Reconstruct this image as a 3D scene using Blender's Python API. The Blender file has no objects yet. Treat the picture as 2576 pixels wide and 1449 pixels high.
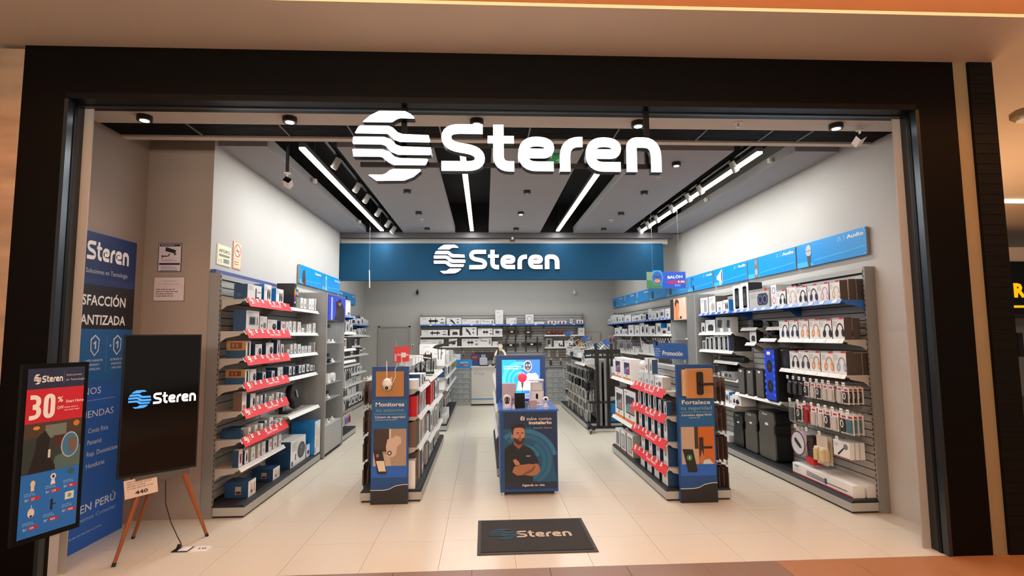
import bpy, math, random
from mathutils import Vector, Matrix
random.seed(7)
SC = bpy.context.scene
COL = SC.collection
PI = math.pi
# ------------------------------------------------------------------ camera
cam_d = bpy.data.cameras.new('camera'); cam_d.sensor_width = 36; cam_d.lens = 1354.84/2576*36
cam_d.clip_start = 0.05; cam_d.clip_end = 100
cam = bpy.data.objects.new('camera', cam_d); COL.objects.link(cam)
def _basis(p, y, r):
    cy, sy, cp, sp = math.cos(y), math.sin(y), math.cos(p), math.sin(p)
    F = Vector((sy*cp, cy*cp, sp)); R = Vector((cy, -sy, 0)); U = R.cross(F)
    c, s = math.cos(r), math.sin(r)
    return c*R+s*U, -s*R+c*U, F
_R, _U, _F = _basis(0.08846, 0.05125, 0) if 0 else _basis(0.0884645, 0.0512513, -0.0083315)
cam.matrix_world = Matrix(((_R.x, _U.x, -_F.x, 2.1635), (_R.y, _U.y, -_F.y, -4.8991), (_R.z, _U.z, -_F.z, 1.7797), (0, 0, 0, 1)))
SC.camera = cam
# ------------------------------------------------------------------ view, world, large lights
SC.view_settings.view_transform = 'Standard'; SC.view_settings.look = 'None'
SC.view_settings.gamma = 1; SC.view_settings.use_curve_mapping = False
SC.view_settings.exposure = 0.0
SC.cycles.use_denoising = True
SC.cycles.max_bounces = 8; SC.cycles.diffuse_bounces = 4; SC.cycles.glossy_bounces = 3
SC.cycles.transparent_max_bounces = 12; SC.cycles.transmission_bounces = 6
SC.cycles.sample_clamp_indirect = 4.0; SC.cycles.caustics_reflective = False; SC.cycles.caustics_refractive = False
W = bpy.data.worlds.new('world'); SC.world = W; W.use_nodes = True
W.node_tree.nodes['Background'].inputs[0].default_value = (1.0, 0.84, 0.70, 1)
W.node_tree.nodes['Background'].inputs[1].default_value = 0.30
def area(name, loc, size, energy, color=(1, 1, 1), rot=(0, 0, 0), parent=None, spread=None):
    l = bpy.data.lights.new(name, 'AREA'); l.shape = 'RECTANGLE'; l.size, l.size_y = size
    l.energy = energy; l.color = color
    if spread: l.spread = spread
    o = bpy.data.objects.new(name, l); COL.objects.link(o); o.location = loc; o.rotation_euler = rot
    if parent: o.parent = parent
    return o
WARM = (1.0, 0.62, 0.34)
COOL = (0.97, 0.985, 1.0)
# mall concourse lighting: warm cove, ceiling panels and one added uplight outside the shop
area('cove_lamp', (3.6, -1.75, 4.38), (11.0, 0.25), 230, (1.0, .64, .38), (PI, 0, 0))
area('concourse_lamp', (1.5, -6.0, 4.4), (7.0, 2.5), 110, (1.0, 0.84, 0.68))
area('far_cove_lamp', (2.0, -8.6, 3.2), (9.0, 0.5), 440, (1.0, 0.85, 0.70), (PI/2+0.45, 0, 0))
area('unseen_corridor_fill', (8.8, 3.8, 0.9), (1.6, 6.0), 230, (1.0, .60, .32), (PI, 0, 0))  # added uplight without a fixture, unseen behind the right pier, brightens the corridor ceiling
area('corridor_lamp', (9.5, 1.5, 4.05), (2.0, 4.0), 60, WARM)

# ------------------------------------------------------------------ materials
def s2l(c):
    return c/12.92 if c <= 0.04045 else ((c+0.055)/1.055)**2.4
def hexc(h):
    return tuple(s2l(int(h[i:i+2], 16)/255) for i in (0, 2, 4))+(1,)
MATS = {}
def mat(name, col='ffffff', rough=0.5, metal=0.0, emit=0.0, noise=0.06, scale=18.0, bump=0.0, spec=0.5, alpha=None, stretch=None, ecol=None):
    if name in MATS: return MATS[name]
    m = bpy.data.materials.new(name); m.use_nodes = True
    nt = m.node_tree; b = nt.nodes['Principled BSDF']
    c = hexc(col)
    b.inputs['Roughness'].default_value = rough; b.inputs['Metallic'].default_value = metal
    b.inputs['Specular IOR Level'].default_value = spec
    if noise or bump:
        tc = nt.nodes.new('ShaderNodeTexCoord'); n = nt.nodes.new('ShaderNodeTexNoise')
        n.inputs['Scale'].default_value = scale; n.inputs['Detail'].default_value = 3
        if stretch:
            mp = nt.nodes.new('ShaderNodeMapping'); mp.inputs['Scale'].default_value = stretch
            nt.links.new(tc.outputs['Object'], mp.inputs[0]); nt.links.new(mp.outputs[0], n.inputs[0])
        else:
            nt.links.new(tc.outputs['Object'], n.inputs[0])
        mx = nt.nodes.new('ShaderNodeMix'); mx.data_type = 'RGBA'
        mx.inputs[6].default_value = tuple(max(0, x*(1-noise)) for x in c[:3])+(1,)
        mx.inputs[7].default_value = tuple(min(1, x*(1+noise)) for x in c[:3])+(1,)
        nt.links.new(n.outputs[0], mx.inputs[0]); nt.links.new(mx.outputs[2], b.inputs['Base Color'])
        if bump:
            bp = nt.nodes.new('ShaderNodeBump'); bp.inputs['Strength'].default_value = bump; bp.inputs['Distance'].default_value = 0.004
            nt.links.new(n.outputs[0], bp.inputs['Height']); nt.links.new(bp.outputs[0], b.inputs['Normal'])
    else:
        b.inputs['Base Color'].default_value = c
    if emit:
        b.inputs['Emission Color'].default_value = hexc(ecol) if ecol else c
        b.inputs['Emission Strength'].default_value = emit
    if alpha is not None:
        b.inputs['Alpha'].default_value = alpha
    MATS[name] = m
    return m
def glass(name, col='dfeee8', alpha=0.18, rough=0.03):
    return mat(name, col, rough, 0, noise=0, alpha=alpha)
def H(c, rough=0.45):            # a printed ink or plain plastic by colour
    return mat('ink_'+c+('' if rough == 0.45 else '_%d' % int(rough*100)), c, rough, noise=0.04, scale=30)
mat('wall_paint', 'b9b7b1', 0.7, noise=0.02, scale=3, bump=0.08)
mat('recess_shade_paint', '988a80', 0.75, noise=0.02, scale=3, bump=0.08)  # wall paint with the shade of the entrance recess put into its colour
mat('white_paint', 'd6d2c9', 0.65, noise=0.02, scale=4)
mat('soffit_paint', 'd0bfac', 0.8, noise=0.03, scale=2, bump=0.05)
mat('upper_plaster', 'e2b890', 0.8, noise=0.03, scale=2)
mat('dark_panel', '080402', 0.5, noise=0.3, scale=4, spec=0.1, stretch=(1, 1, 6))
mat('dark_rib', '0c0704', 0.6, noise=0.4, scale=6, bump=0.4, spec=0.15, stretch=(0.4, 0.4, 12))
mat('black_steel', '474d52', 0.28, 0.85, noise=0.1, scale=5)
mat('black_frame', '040405', 0.4, 0.0, noise=0.1, spec=0.2)
mat('reveal_paint', 'a39d97', .65, noise=.02, scale=4)
mat('cream_stone', '8c7656', 0.35, noise=0.08, scale=5, bump=0.05)
mat('marble', 'a88c74', 0.1, noise=0.5, scale=2.6, stretch=(1, 1, 3))
mat('shop_tile', 'd5ccba', 0.22, noise=0.03, scale=30)
mat('grout', '8f867a', 0.8, noise=0.1)
mat('mall_tile', '83644f', 0.4, noise=0.12, scale=25)
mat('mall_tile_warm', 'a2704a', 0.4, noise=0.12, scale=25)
mat('cloud_paint', '9b9b9e', 0.8, noise=0.02, scale=4)
mat('plenum_black', '17171c', 0.85, noise=0.1)
mat('grille_black', '0e0e10', 0.5, noise=0.1)
mat('beam_grey', '4c4c50', .6, noise=.05)
mat('led', 'fff8e6', 0.5, emit=7, noise=0)
mat('led_small', 'ffffff', 0.5, emit=16, noise=0)
mat('sign_lit', 'ffffff', 0.5, emit=1.35, noise=0.0, ecol='f8f9fc')
mat('sign_lit2', 'ffffff', 0.5, emit=1.15, noise=0.0, ecol='fbf6f2')
mat('rack_grey', '8b8a88', 0.45, 0.25, noise=0.04)
mat('rack_light', 'a9a8a5', 0.45, 0.1, noise=0.04)
mat('slat_grey', 'aba9a5', 0.5, noise=0.04, scale=8)
mat('slot_dark', '2b2a29', 0.8, noise=0.1)
mat('shelf_white', 'd8d5cf', 0.45, noise=0.03)
mat('shelf_under', 'aaa69f', 0.5, noise=0.03)
mat('shelf_blue', '2f5fa8', 0.4, noise=0.05)
mat('deck_black', '16161a', 0.55, noise=0.15)
mat('tag_white', 'f2f0ec', 0.4, noise=0.02)
mat('promo_red', 'dc2b36', 0.4, noise=0.04)
mat('sign_blue', '128fd8', 0.35, noise=0.03, scale=5)
mat('sign_blue_light', '45b2ea', 0.35, noise=0.03)
mat('fascia_blue', '0b3c58', 0.6, noise=0.05, scale=3, spec=.15)
mat('panel_navy', '124484', 0.45, noise=0.05, scale=6)
mat('carton_white', 'ecebe9', 0.45, noise=0.025)
mat('carton_navy', '1c4167', 0.45, noise=0.06)
mat('carton_blue', '1a7cc4', 0.4, noise=0.05)
mat('carton_brown', '4a3f38', 0.6, noise=0.08)
mat('carton_grey', 'b9b6b2', 0.5, noise=0.05)
mat('carton_black', '17161a', 0.4, noise=0.1)
mat('kraft', 'b98a52', 0.7, noise=0.1)
mat('black_plastic', '101012', 0.4, noise=0.15)
mat('grille_cloth', '55524d', 0.85, noise=0.2, scale=120, bump=0.4)
mat('metal_rod', 'c9c8c6', 0.3, 0.8, noise=0.05)
mat('white_plastic', 'e9e4df', 0.35, noise=0.02)
mat('wood', '8f4c22', 0.45, noise=0.25, scale=8, stretch=(6, 6, 0.7), bump=0.1)
mat('mat_fibre', '2a2725', 0.95, noise=0.6, scale=160, bump=1.0)
mat('mat_edge', '3a3838', 0.8, noise=0.2)
mat('screen_black', '050506', 0.08, noise=0)
mat('clear', 'e8f0f2', 0.05, noise=0, alpha=0.25)
mat('caja_panel', 'd2cfc7', 0.4, noise=0.03)
mat('door_paint', 'a5a39e', 0.6, noise=0.02)
mat('red_plastic', 'c01820', 0.25, noise=0.05)
mat('brown_card', '6b5246', 0.6, noise=0.1)

# ------------------------------------------------------------------ mesh builder
_TXT = {}
def _text_geo(s, bold):
    k = (s, bold)
    if k not in _TXT:
        cu = bpy.data.curves.new('lettering', 'FONT'); cu.body = s; cu.size = 1; cu.resolution_u = 2; cu.offset = bold
        ob = bpy.data.objects.new('lettering', cu)
        me = bpy.data.meshes.new_from_object(ob)
        vs = [(v.co.x, v.co.y) for v in me.vertices]; fs = [tuple(p.vertices) for p in me.polygons]
        bpy.data.objects.remove(ob); bpy.data.meshes.remove(me); bpy.data.curves.remove(cu)
        xs = [v[0] for v in vs] or [0, 1]; ys = [v[1] for v in vs] or [0, 1]
        _TXT[k] = (vs, fs, min(xs), max(xs), min(ys), max(ys))
    return _TXT[k]
class MB:
    def __init__(s):
        s.v = []; s.f = []; s.m = []; s.mats = []; s.M = None
    def _mi(s, m):
        m = MATS[m] if isinstance(m, str) else m
        if m not in s.mats: s.mats.append(m)
        return s.mats.index(m)
    def add(s, vs, fs, m):
        i0 = len(s.v); k = s._mi(m)
        s.v += [tuple(s.M @ Vector(v)) if s.M else tuple(v) for v in vs]
        s.f += [tuple(i0+i for i in f) for f in fs]; s.m += [k]*len(fs)
        return s
    def box(s, x0, y0, z0, x1, y1, z1, m, faces=None):
        if x0 > x1: x0, x1 = x1, x0
        if y0 > y1: y0, y1 = y1, y0
        if z0 > z1: z0, z1 = z1, z0
        vs = [(x0, y0, z0), (x1, y0, z0), (x1, y1, z0), (x0, y1, z0), (x0, y0, z1), (x1, y0, z1), (x1, y1, z1), (x0, y1, z1)]
        fs = [(0, 3, 2, 1), (4, 5, 6, 7), (0, 1, 5, 4), (1, 2, 6, 5), (2, 3, 7, 6), (3, 0, 4, 7)]   # bottom top front right back left
        if faces:
            for i, f in enumerate(fs): s.add(vs, [f], faces.get(i, m))
            return s
        return s.add(vs, fs, m)
    def cbox(s, x0, y0, z0, x1, y1, z1, c, m, axis='z'):
        """box whose four edges along the axis are chamfered by c"""
        def oct_(a0, b0, a1, b1): return [(a0+c, b0), (a1-c, b0), (a1, b0+c), (a1, b1-c), (a1-c, b1), (a0+c, b1), (a0, b1-c), (a0, b0+c)]
        if axis == 'z': P = oct_(x0, y0, x1, y1); lo = [(a, b, z0) for a, b in P]; hi = [(a, b, z1) for a, b in P]
        elif axis == 'y': P = oct_(x0, z0, x1, z1); lo = [(a, y1, b) for a, b in P]; hi = [(a, y0, b) for a, b in P]
        else: P = oct_(y0, z0, y1, z1); lo = [(x0, a, b) for a, b in P]; hi = [(x1, a, b) for a, b in P]
        n = 8
        return s.add(lo+hi, [tuple(range(n-1, -1, -1)), tuple(range(n, 2*n))]+[(i, (i+1) % n, n+(i+1) % n, n+i) for i in range(n)], m)
    def poly(s, pts, y, m, t=0.0):
        """polygon in the local xz plane facing -y; t = thickness behind"""
        a = sum(pts[i][0]*pts[(i+1) % len(pts)][1]-pts[(i+1) % len(pts)][0]*pts[i][1] for i in range(len(pts)))
        if a < 0: pts = pts[::-1]
        n = len(pts); fr = [(p[0], y, p[1]) for p in pts]
        if not t: return s.add(fr, [tuple(range(n))], m)
        bk = [(p[0], y+t, p[1]) for p in pts]
        return s.add(fr+bk, [tuple(range(n)), tuple(range(2*n-1, n-1, -1))]+[(i, n+i, n+(i+1) % n, (i+1) % n) for i in range(n)], m)
    def rect(s, x0, z0, x1, z1, y, m, t=0.0): return s.poly([(x0, z0), (x1, z0), (x1, z1), (x0, z1)], y, m, t)
    def ell(s, cx, cz, rx, rz, y, m, t=0.0, n=16, a=0.0):
        ca, sa = math.cos(a), math.sin(a)
        return s.poly([(cx+rx*math.cos(k*2*PI/n)*ca-rz*math.sin(k*2*PI/n)*sa, cz+rx*math.cos(k*2*PI/n)*sa+rz*math.sin(k*2*PI/n)*ca) for k in range(n)], y, m, t)
    def ring(s, cx, cz, rx, rz, w, y, m, a0=0, a1=360, n=20, t=0.0):
        full = a1-a0 >= 360; k = n if full else n+1
        A = [math.radians(a0+(a1-a0)*i/n) for i in range(k)]
        o = [(cx+rx*math.cos(a), y, cz+rz*math.sin(a)) for a in A]; i_ = [(cx+(rx-w)*math.cos(a), y, cz+(rz-w)*math.sin(a)) for a in A]
        fs = [(j, (j+1) % k, k+(j+1) % k, k+j) for j in range(k if full else k-1)]
        return s.add(o+i_, [f[::-1] for f in fs], m)
    def cyl(s, p0, p1, r0, m, r1=None, n=12, caps=True):
        r1 = r0 if r1 is None else r1
        p0 = Vector(p0); p1 = Vector(p1); d = (p1-p0).normalized()
        a = d.orthogonal().normalized(); b = d.cross(a)
        vs = [tuple(p0+(a*math.cos(k*2*PI/n)+b*math.sin(k*2*PI/n))*r0) for k in range(n)]+[tuple(p1+(a*math.cos(k*2*PI/n)+b*math.sin(k*2*PI/n))*r1) for k in range(n)]
        fs = [(i, (i+1) % n, n+(i+1) % n, n+i) for i in range(n)]
        if caps: fs += [tuple(range(n-1, -1, -1)), tuple(range(n, 2*n))]
        return s.add(vs, fs, m)
    def tube(s, pts, r, m, n=8):
        for i in range(len(pts)-1): s.cyl(pts[i], pts[i+1], r, m, n=n)
        return s
    def lathe(s, prof, c, m, n=20, axis='z'):
        vs = []; L = len(prof)
        for k in range(n):
            a = k*2*PI/n
            for r, z in prof:
                p = (r*math.cos(a), r*math.sin(a), z)
                if axis == 'y': p = (p[0], p[2], -p[1])
                if axis == 'x': p = (p[2], p[0], p[1])
                vs.append((c[0]+p[0], c[1]+p[1], c[2]+p[2]))
        fs = [(k*L+j, ((k+1) % n)*L+j, ((k+1) % n)*L+j+1, k*L+j+1) for k in range(n) for j in range(L-1)]
        return s.add(vs, fs, m)
    def sphere(s, c, r, m, n=14, sx=1, sy=1, sz=1):
        h = n//2; prof = [(math.sin(PI*j/h), -math.cos(PI*j/h)) for j in range(h+1)]
        vs = []; L = h+1
        for k in range(n):
            a = k*2*PI/n
            for q, z in prof: vs.append((c[0]+r*sx*q*math.cos(a), c[1]+r*sy*q*math.sin(a), c[2]+r*sz*z))
        return s.add(vs, [(k*L+j, ((k+1) % n)*L+j, ((k+1) % n)*L+j+1, k*L+j+1) for k in range(n) for j in range(h)], m)
    def text(s, t, x, z, size, y, m, al='l', bold=0.0, width=None, t3=0.0, shear=0.0, rot=0.0):
        vs, fs, x0, x1, y0, y1 = _text_geo(t, bold)
        k = size; kx = size
        if width: kx = width/(x1-x0)
        w = (x1-x0)*kx; ox = {'l': 0, 'c': -w/2, 'r': -w}[al]
        P = [(ox+(vx-x0)*kx, vy*k) for vx, vy in vs]
        c, sn = math.cos(rot), math.sin(rot)
        P = [(x+px*c-pz*sn, z+px*sn+pz*c) for px, pz in P]
        return s.add([(p[0], y, p[1]) for p in P], fs, m)
    def build(s, name, parent=None, loc=None, rot=None, smooth=False):
        o = bpy.data.objects.new(name, s.mesh(name, smooth)); COL.objects.link(o)
        if parent: o.parent = parent
        if loc is not None: o.location = loc
        if rot is not None: o.rotation_euler = (0, 0, rot) if not isinstance(rot, tuple) else rot
        return o
    def mesh(s, name, smooth=False):
        me = bpy.data.meshes.new(name); me.from_pydata(s.v, [], s.f)
        for m in s.mats: me.materials.append(m)
        me.polygons.foreach_set('material_index', s.m)
        if smooth: me.polygons.foreach_set('use_smooth', [True]*len(s.f))
        me.update(); return me
LABELS = {}
def tag(o, label, cat, group=None, kind=None):
    o['label'] = label; o['category'] = cat
    if group: o['group'] = group
    if kind: o['kind'] = kind
    LABELS.setdefault(label, []).append(o.name)
    return o
def thing(name, label, cat, loc=(0, 0, 0), rot=0, group=None):
    o = bpy.data.objects.new(name, None); COL.objects.link(o); o.empty_display_size = 0.1
    o.location = loc; o.rotation_euler = (0, 0, rot) if not isinstance(rot, tuple) else rot
    return tag(o, label, cat, group)
def struct(name, mb, parent=None, loc=None, rot=None):
    o = mb.build(name, parent, loc, rot)
    if not parent: o['kind'] = 'structure'
    return o
def inst(name, me, parent=None, loc=(0, 0, 0), rot=0, label=None):
    o = bpy.data.objects.new(name, me); COL.objects.link(o); o.location = loc
    o.rotation_euler = (0, 0, rot) if not isinstance(rot, tuple) else rot
    if parent: o.parent = parent
    if label: o['label'] = label
    return o
ORD = ['first', 'second', 'third', 'fourth', 'fifth', 'sixth', 'seventh', 'eighth', 'ninth', 'tenth', 'eleventh', 'twelfth', 'thirteenth', 'fourteenth', 'fifteenth', 'sixteenth', 'seventeenth', 'eighteenth', 'nineteenth', 'twentieth']
FL, FR = PI/2, -PI/2       # facing +X (left wall units), facing -X (right wall units)

# ------------------------------------------------------------------ brand mark and lettering (drawn in the units of the lit sign)
EMB = [[(147,182),(200,135),(262,102),(445,102),(485,122),(512,148),(510,157),(410,155),(385,165),(360,182),(345,187),(150,187)],
 [(93,265),(115,222),(130,212),(330,212),(360,225),(395,260),(430,272),(615,278),(627,325),(620,332),(410,330),(370,315),(335,282),(320,272),(95,270)],
 [(77,340),(80,298),(90,294),(300,294),(345,310),(385,350),(420,363),(630,368),(636,395),(634,420),(625,425),(400,425),(350,405),(310,360),(280,350),(85,350)],
 [(77,390),(82,384),(290,386),(335,400),(375,438),(410,448),(605,452),(612,460),(600,490),(590,500),(370,500),(330,480),(290,445),(270,440),(85,440)],
 [(192,575),(200,570),(290,570),(315,560),(340,538),(365,528),(555,528),(562,540),(510,585),(445,612),(250,616)]]
def rpath(pts, rad):
    out = [Vector(pts[0])]
    for i in range(1, len(pts)-1):
        p0, p1, p2 = Vector(pts[i-1]), Vector(pts[i]), Vector(pts[i+1]); r = rad[i-1]
        a = p1+(p0-p1).normalized()*min(r, (p0-p1).length*.5 if i > 1 else (p0-p1).length); b = p1+(p2-p1).normalized()*min(r, (p2-p1).length*.5 if i < len(pts)-2 else (p2-p1).length)
        for k in range(7):
            t = k/6; out.append(a*(1-t)**2*1.0+p1*2*t*(1-t)+b*t*t)
    out.append(Vector(pts[-1])); return out
def ribbon(P, w):
    L = []; R = []
    for i, p in enumerate(P):
        d = (P[min(i+1, len(P)-1)]-P[max(i-1, 0)]); d = d.normalized() if d.length else Vector((1, 0))
        n = Vector((-d.y, d.x)); L.append(p+n*w/2); R.append(p-n*w/2)
    return L, R
LET = [([(1002,230),(741,230),(741,352),(981,392),(981,503),(706,503)], [92,100,100,92], 72),
 ([(1115,195),(1115,503),(1228,503)], [80], 76), ([(1037,306),(1227,306)], [], 56),
 ([(1513,501),(1293,501),(1293,317),(1482,317),(1482,406),(1298,406)], [95,95,95,45], 72),
 ([(1597,538),(1597,317),(1726,317)], [110], 76),
 ([(2003,501),(1783,501),(1783,317),(1972,317),(1972,406),(1788,406)], [95,95,95,45], 72),
 ([(2085,538),(2085,317),(2266,317),(2266,538)], [45,110], 78)]
def brand(mb, x, z, height, y, m_emb, m_let, t=0.0, emblem=True, letters=True):
    """x,z = lower-left corner; height = height of the round mark"""
    k = height/516.0; x0 = 75 if emblem else 705
    def T(u, v): return (x+(u-x0)*k, z+(618-v)*k)
    if emblem:
        for P in EMB: mb.poly([T(*p) for p in P], y, m_emb, t)
    if letters:
        for n_, (pts, rad, w) in enumerate(LET):
            L, R = ribbon(rpath(pts, rad), w)
            n = len(L); A = [T(p.x, p.y) for p in L]; B = [T(p.x, p.y) for p in R]
            yy = y-(0.0004 if n_ == 2 else 0)
            vs = [(p[0], yy, p[1]) for p in A+B]; fs = [(i, n+i, n+i+1, i+1) for i in range(n-1)]
            if t:
                vs += [(p[0], y+t, p[1]) for p in A+B]
                fs += [(i, i+1, 2*n+i+1, 2*n+i) for i in range(n-1)]+[(n+i+1, n+i, 3*n+i, 3*n+i+1) for i in range(n-1)]
                fs += [(2*n+i+1, 3*n+i+1, 3*n+i, 2*n+i) for i in range(n-1)]
                fs += [(0, 2*n, 3*n, n), (n-1, 2*n-1, 4*n-1, 3*n-1)]
            mb.add(vs, fs, m_let)
    return mb
def thirty(mb, x, z, h, y, m):
    """bold rounded figures 30"""
    w = h*.17; r = h*.3
    for pts, rad in (([(.05, .90), (.5, .90), (.5, .52), (.2, .52)], [.22, .2]), ([(.2, .50), (.53, .50), (.53, .10), (.03, .10)], [.22, .24]), ([(.90, .5), (.90, .90), (1.28, .90), (1.28, .10), (.90, .10), (.90, .5)], [.2, .2, .2, .2])):
        L, R = ribbon(rpath([(x+a*h*.66, z+b*h) for a, b in pts], [q*h for q in rad]), w); n = len(L)
        y -= .0004; mb.add([(p.x, y, p.y) for p in L+R], [(i, n+i, n+i+1, i+1) for i in range(n-1)], m)
    return mb
def lines(mb, x, z, w, n, pitch, y, m, h=None, seed=1):
    """rows of illegibly small print"""
    r = random.Random(seed)
    for i in range(n):
        zz = z-i*pitch; xx = x; end = x+w*(0.7+0.3*r.random())
        while xx < end-0.001:
            L = min((0.6+1.6*r.random())*pitch, end-xx); mb.rect(xx, zz-(h or pitch*0.42), xx+L, zz, y, m); xx += L+pitch*0.3
    return mb
# ================================================================== SETTING
m = MB(); m.box(-1.8, -0.6, -0.04, 6.6, 12.0, -0.004, 'grout'); floor = struct('floor', m)
m = MB(); m.box(-0.2985, -0.2985, -0.02, 0.2985, 0.2985, 0, 'shop_tile', {2: 'shop_tile'}); tme = m.mesh('tile')
for i in range(-3, 11):
    for j in range(-1, 19):
        inst('tile', tme, floor, (i*0.6+0.3, j*0.6+0.3, 0), [0, PI/2, PI][(i*3+j) % 3])
m = MB(); m.box(-4.0, -9.0, -0.04, 20.0, -0.601, -0.004, 'grout').box(6.6, -0.601, -0.04, 20.0, 14.0, -0.001, 'mall_tile_warm'); fl2 = struct('floor', m)
for nm in ('mall_tile', 'mall_tile_warm'):
    m = MB(); m.box(-0.2985, -0.2985, -0.02, 0.2985, 0.2985, 0, nm); globals()['me_'+nm] = m.mesh('tile')
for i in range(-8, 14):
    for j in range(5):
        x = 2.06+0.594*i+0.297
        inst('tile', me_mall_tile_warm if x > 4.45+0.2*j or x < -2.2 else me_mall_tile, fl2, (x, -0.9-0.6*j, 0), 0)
def wall(name, x0, y0, x1, y1, z1=4.45, z0=0, mt='wall_paint'):
    m = MB(); m.box(x0, y0, z0, x1, y1, z1, mt); return struct(name, m)
wall('wall_left', -1.62, 0.76, -0.66, 5.66)
wall('wall_left', -1.62, -0.44, -1.32, 0.76, mt='recess_shade_paint')
wall('wall_left', -1.32, 0.756, -0.662, 0.762, 3.9, mt='recess_shade_paint')  # thin facing added to give the return wall its painted shade
wall('wall_left', -1.62, 5.66, -1.47, 11.6)
wall('wall_right', 6.17, -0.44, 6.56, 11.6)
wall('wall_back', -1.62, 11.6, 6.56, 11.75)
wall('ceiling', -0.66, 0.40, 6.17, 5.8, 4.5, 4.42, 'plenum_black')
wall('ceiling', -1.62, 5.8, 6.56, 11.75, 3.98, 3.90, 'wall_paint')
for x0, x1 in ((-0.66, -0.15), (0.58, 1.59), (2.25, 3.27), (3.94, 4.96), (5.66, 6.17)):
    m = MB(); m.box(x0, 0.83, 3.82, x1, 5.66, 3.94, 'cloud_paint'); struct('ceiling', m)
wall('trim_1', -1.62, 0.40, 6.17, 0.48, 4.45, 3.88, 'plenum_black')        # bulkhead above the grille
wall('trim_2', -1.32, 0.32, 6.17, 0.40, 3.90, 3.72, 'white_paint')
wall('trim_3', -0.66, 5.66, 5.98, 5.80, 3.83, 3.72, 'beam_grey')
m = MB(); m.box(-0.66, 5.70, 3.83, 6.17, 5.80, 4.42, 'plenum_black').box(-0.66, 5.80, 3.62, 5.90, 5.88, 4.42, 'wall_paint'); struct('trim_4', m)
m = MB(); m.box(-1.32, -0.44, 3.73, 6.17, 0.0, 3.80, 'white_paint'); struct('ceiling', m)
# black linear grille in the front soffit
m = MB(); m.box(-1.32, 0.0, 3.80, 6.17, 0.32, 3.86, 'plenum_black'); g = struct('trim_5', m)
m = MB()
for k in range(10): m.box(-1.32, 0.012+k*0.031, 3.735, 6.17, 0.020+k*0.031, 3.80, 'grille_black')
o = m.build('grille_slats', g); o['kind'] = 'stuff'
m = MB(); m.box(-0.006, 0, 3.728, 0.006, 0.32, 3.80, 'rack_grey'); me = m.mesh('divider')
for x in (-0.55, 0.28, 0.9, 1.75, 2.6, 3.45, 4.3, 4.95, 5.35): inst('divider', me, g, (x, 0, 0))
# door in the back wall, its frame and the intercom beside it
m = MB()
m.box(-1.04, 11.56, 0, -0.99, 11.6, 2.10, 'door_paint').box(-0.13, 11.56, 0, -0.08, 11.6, 2.10, 'door_paint').box(-1.04, 11.56, 2.06, -0.08, 11.6, 2.11, 'door_paint')
dr = struct('door_1', m)
m = MB(); m.box(-0.99, 11.585, 0.01, -0.13, 11.6, 2.06, 'door_paint'); m.build('door_leaf', dr)
m = MB(); m.cyl((-0.22, 11.57, 1.0), (-0.32, 11.55, 1.0), 0.012, 'metal_rod'); m.build('door_handle', dr)
# shopfront portal
m = MB(); m.box(-1.47, -0.62, 3.72, 6.22, -0.40, 4.11, 'dark_panel'); struct('trim_6', m)
m = MB(); m.box(-1.47, -0.62, 0, -1.125, -0.38, 3.72, 'dark_panel'); struct('trim_7', m)
m = MB(); m.box(5.86, -0.62, 0, 6.22, -0.38, 3.72, 'dark_panel'); struct('trim_8', m)
m = MB(); m.box(-1.13, -0.625, 3.675, 5.865, -0.39, 3.725, 'black_frame').box(-1.11, -0.50, 3.665, 5.85, -0.47, 3.68, 'black_steel'); struct('trim_9', m)
m = MB(); m.box(-1.14, -0.625, 0, -1.11, -0.45, 3.68, 'black_steel').box(-1.112, -0.56, 0, -1.104, -0.53, 3.68, 'black_frame'); struct('trim_10', m)
m = MB(); m.box(5.85, -0.625, 0, 5.88, -0.45, 3.68, 'black_steel').box(5.844, -0.56, 0, 5.852, -0.53, 3.68, 'black_frame'); struct('trim_11', m)
m = MB(); m.box(-1.34, -0.45, 0, -1.04, -0.438, 3.74, 'reveal_paint'); struct('trim_12', m)
m = MB(); m.box(5.78, -0.45, 0, 6.20, -0.438, 3.74, 'reveal_paint'); struct('trim_13', m)
m = MB(); m.box(6.22, -0.61, 0, 6.35, -0.4, 4.11, 'cream_stone'); struct('trim_14', m)
m = MB(); m.box(6.35, -0.63, 0, 6.57, 12.0, 4.11, 'dark_rib', {1: 'dark_rib'})
for k in range(46): m.box(6.352, -0.634, 0.04+k*0.088, 6.567, -0.628, 0.122+k*0.088, 'dark_rib')
struct('wall_right', m)
m = MB(); m.box(-1.68, -0.62, 0, -1.47, -0.38, 4.08, 'marble'); struct('trim_15', m)
m = MB(); m.box(-3.6, -0.80, 0, -1.66, -0.62, 4.02, 'cream_stone'); struct('wall_left', m)
# mall ceiling: soffit with a lit cove pocket above it
m = MB(); m.box(-4.0, -1.28, 4.11, 20, -0.38, 4.135, 'soffit_paint').box(6.59, -0.38, 4.11, 20, 14, 4.135, 'soffit_paint'); struct('ceiling', m)
m = MB(); m.box(-4.0, -9.0, 4.52, 20, -0.38, 4.6, 'upper_plaster').box(-4.0, -0.42, 4.17, 20, -0.38, 4.55, 'upper_plaster'); struct('ceiling', m)
m = MB(); m.cyl((7.95, 0.35, 4.11), (7.95, 0.35, 4.05), 0.16, 'cream_stone', n=8).cyl((7.95, 0.35, 4.05), (7.95, 0.35, 4.02), 0.11, 'tag_white', n=16)
tag(m.build('smoke_detector'), 'round cream fixture on the mall ceiling at the right edge', 'detector')
m = MB(); m.box(11.3, 4.02, 4.07, 14.0, 4.10, 4.11, 'led'); tag(m.build('strip_light'), 'thin glowing line of light in the mall ceiling at right', 'light')
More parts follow.
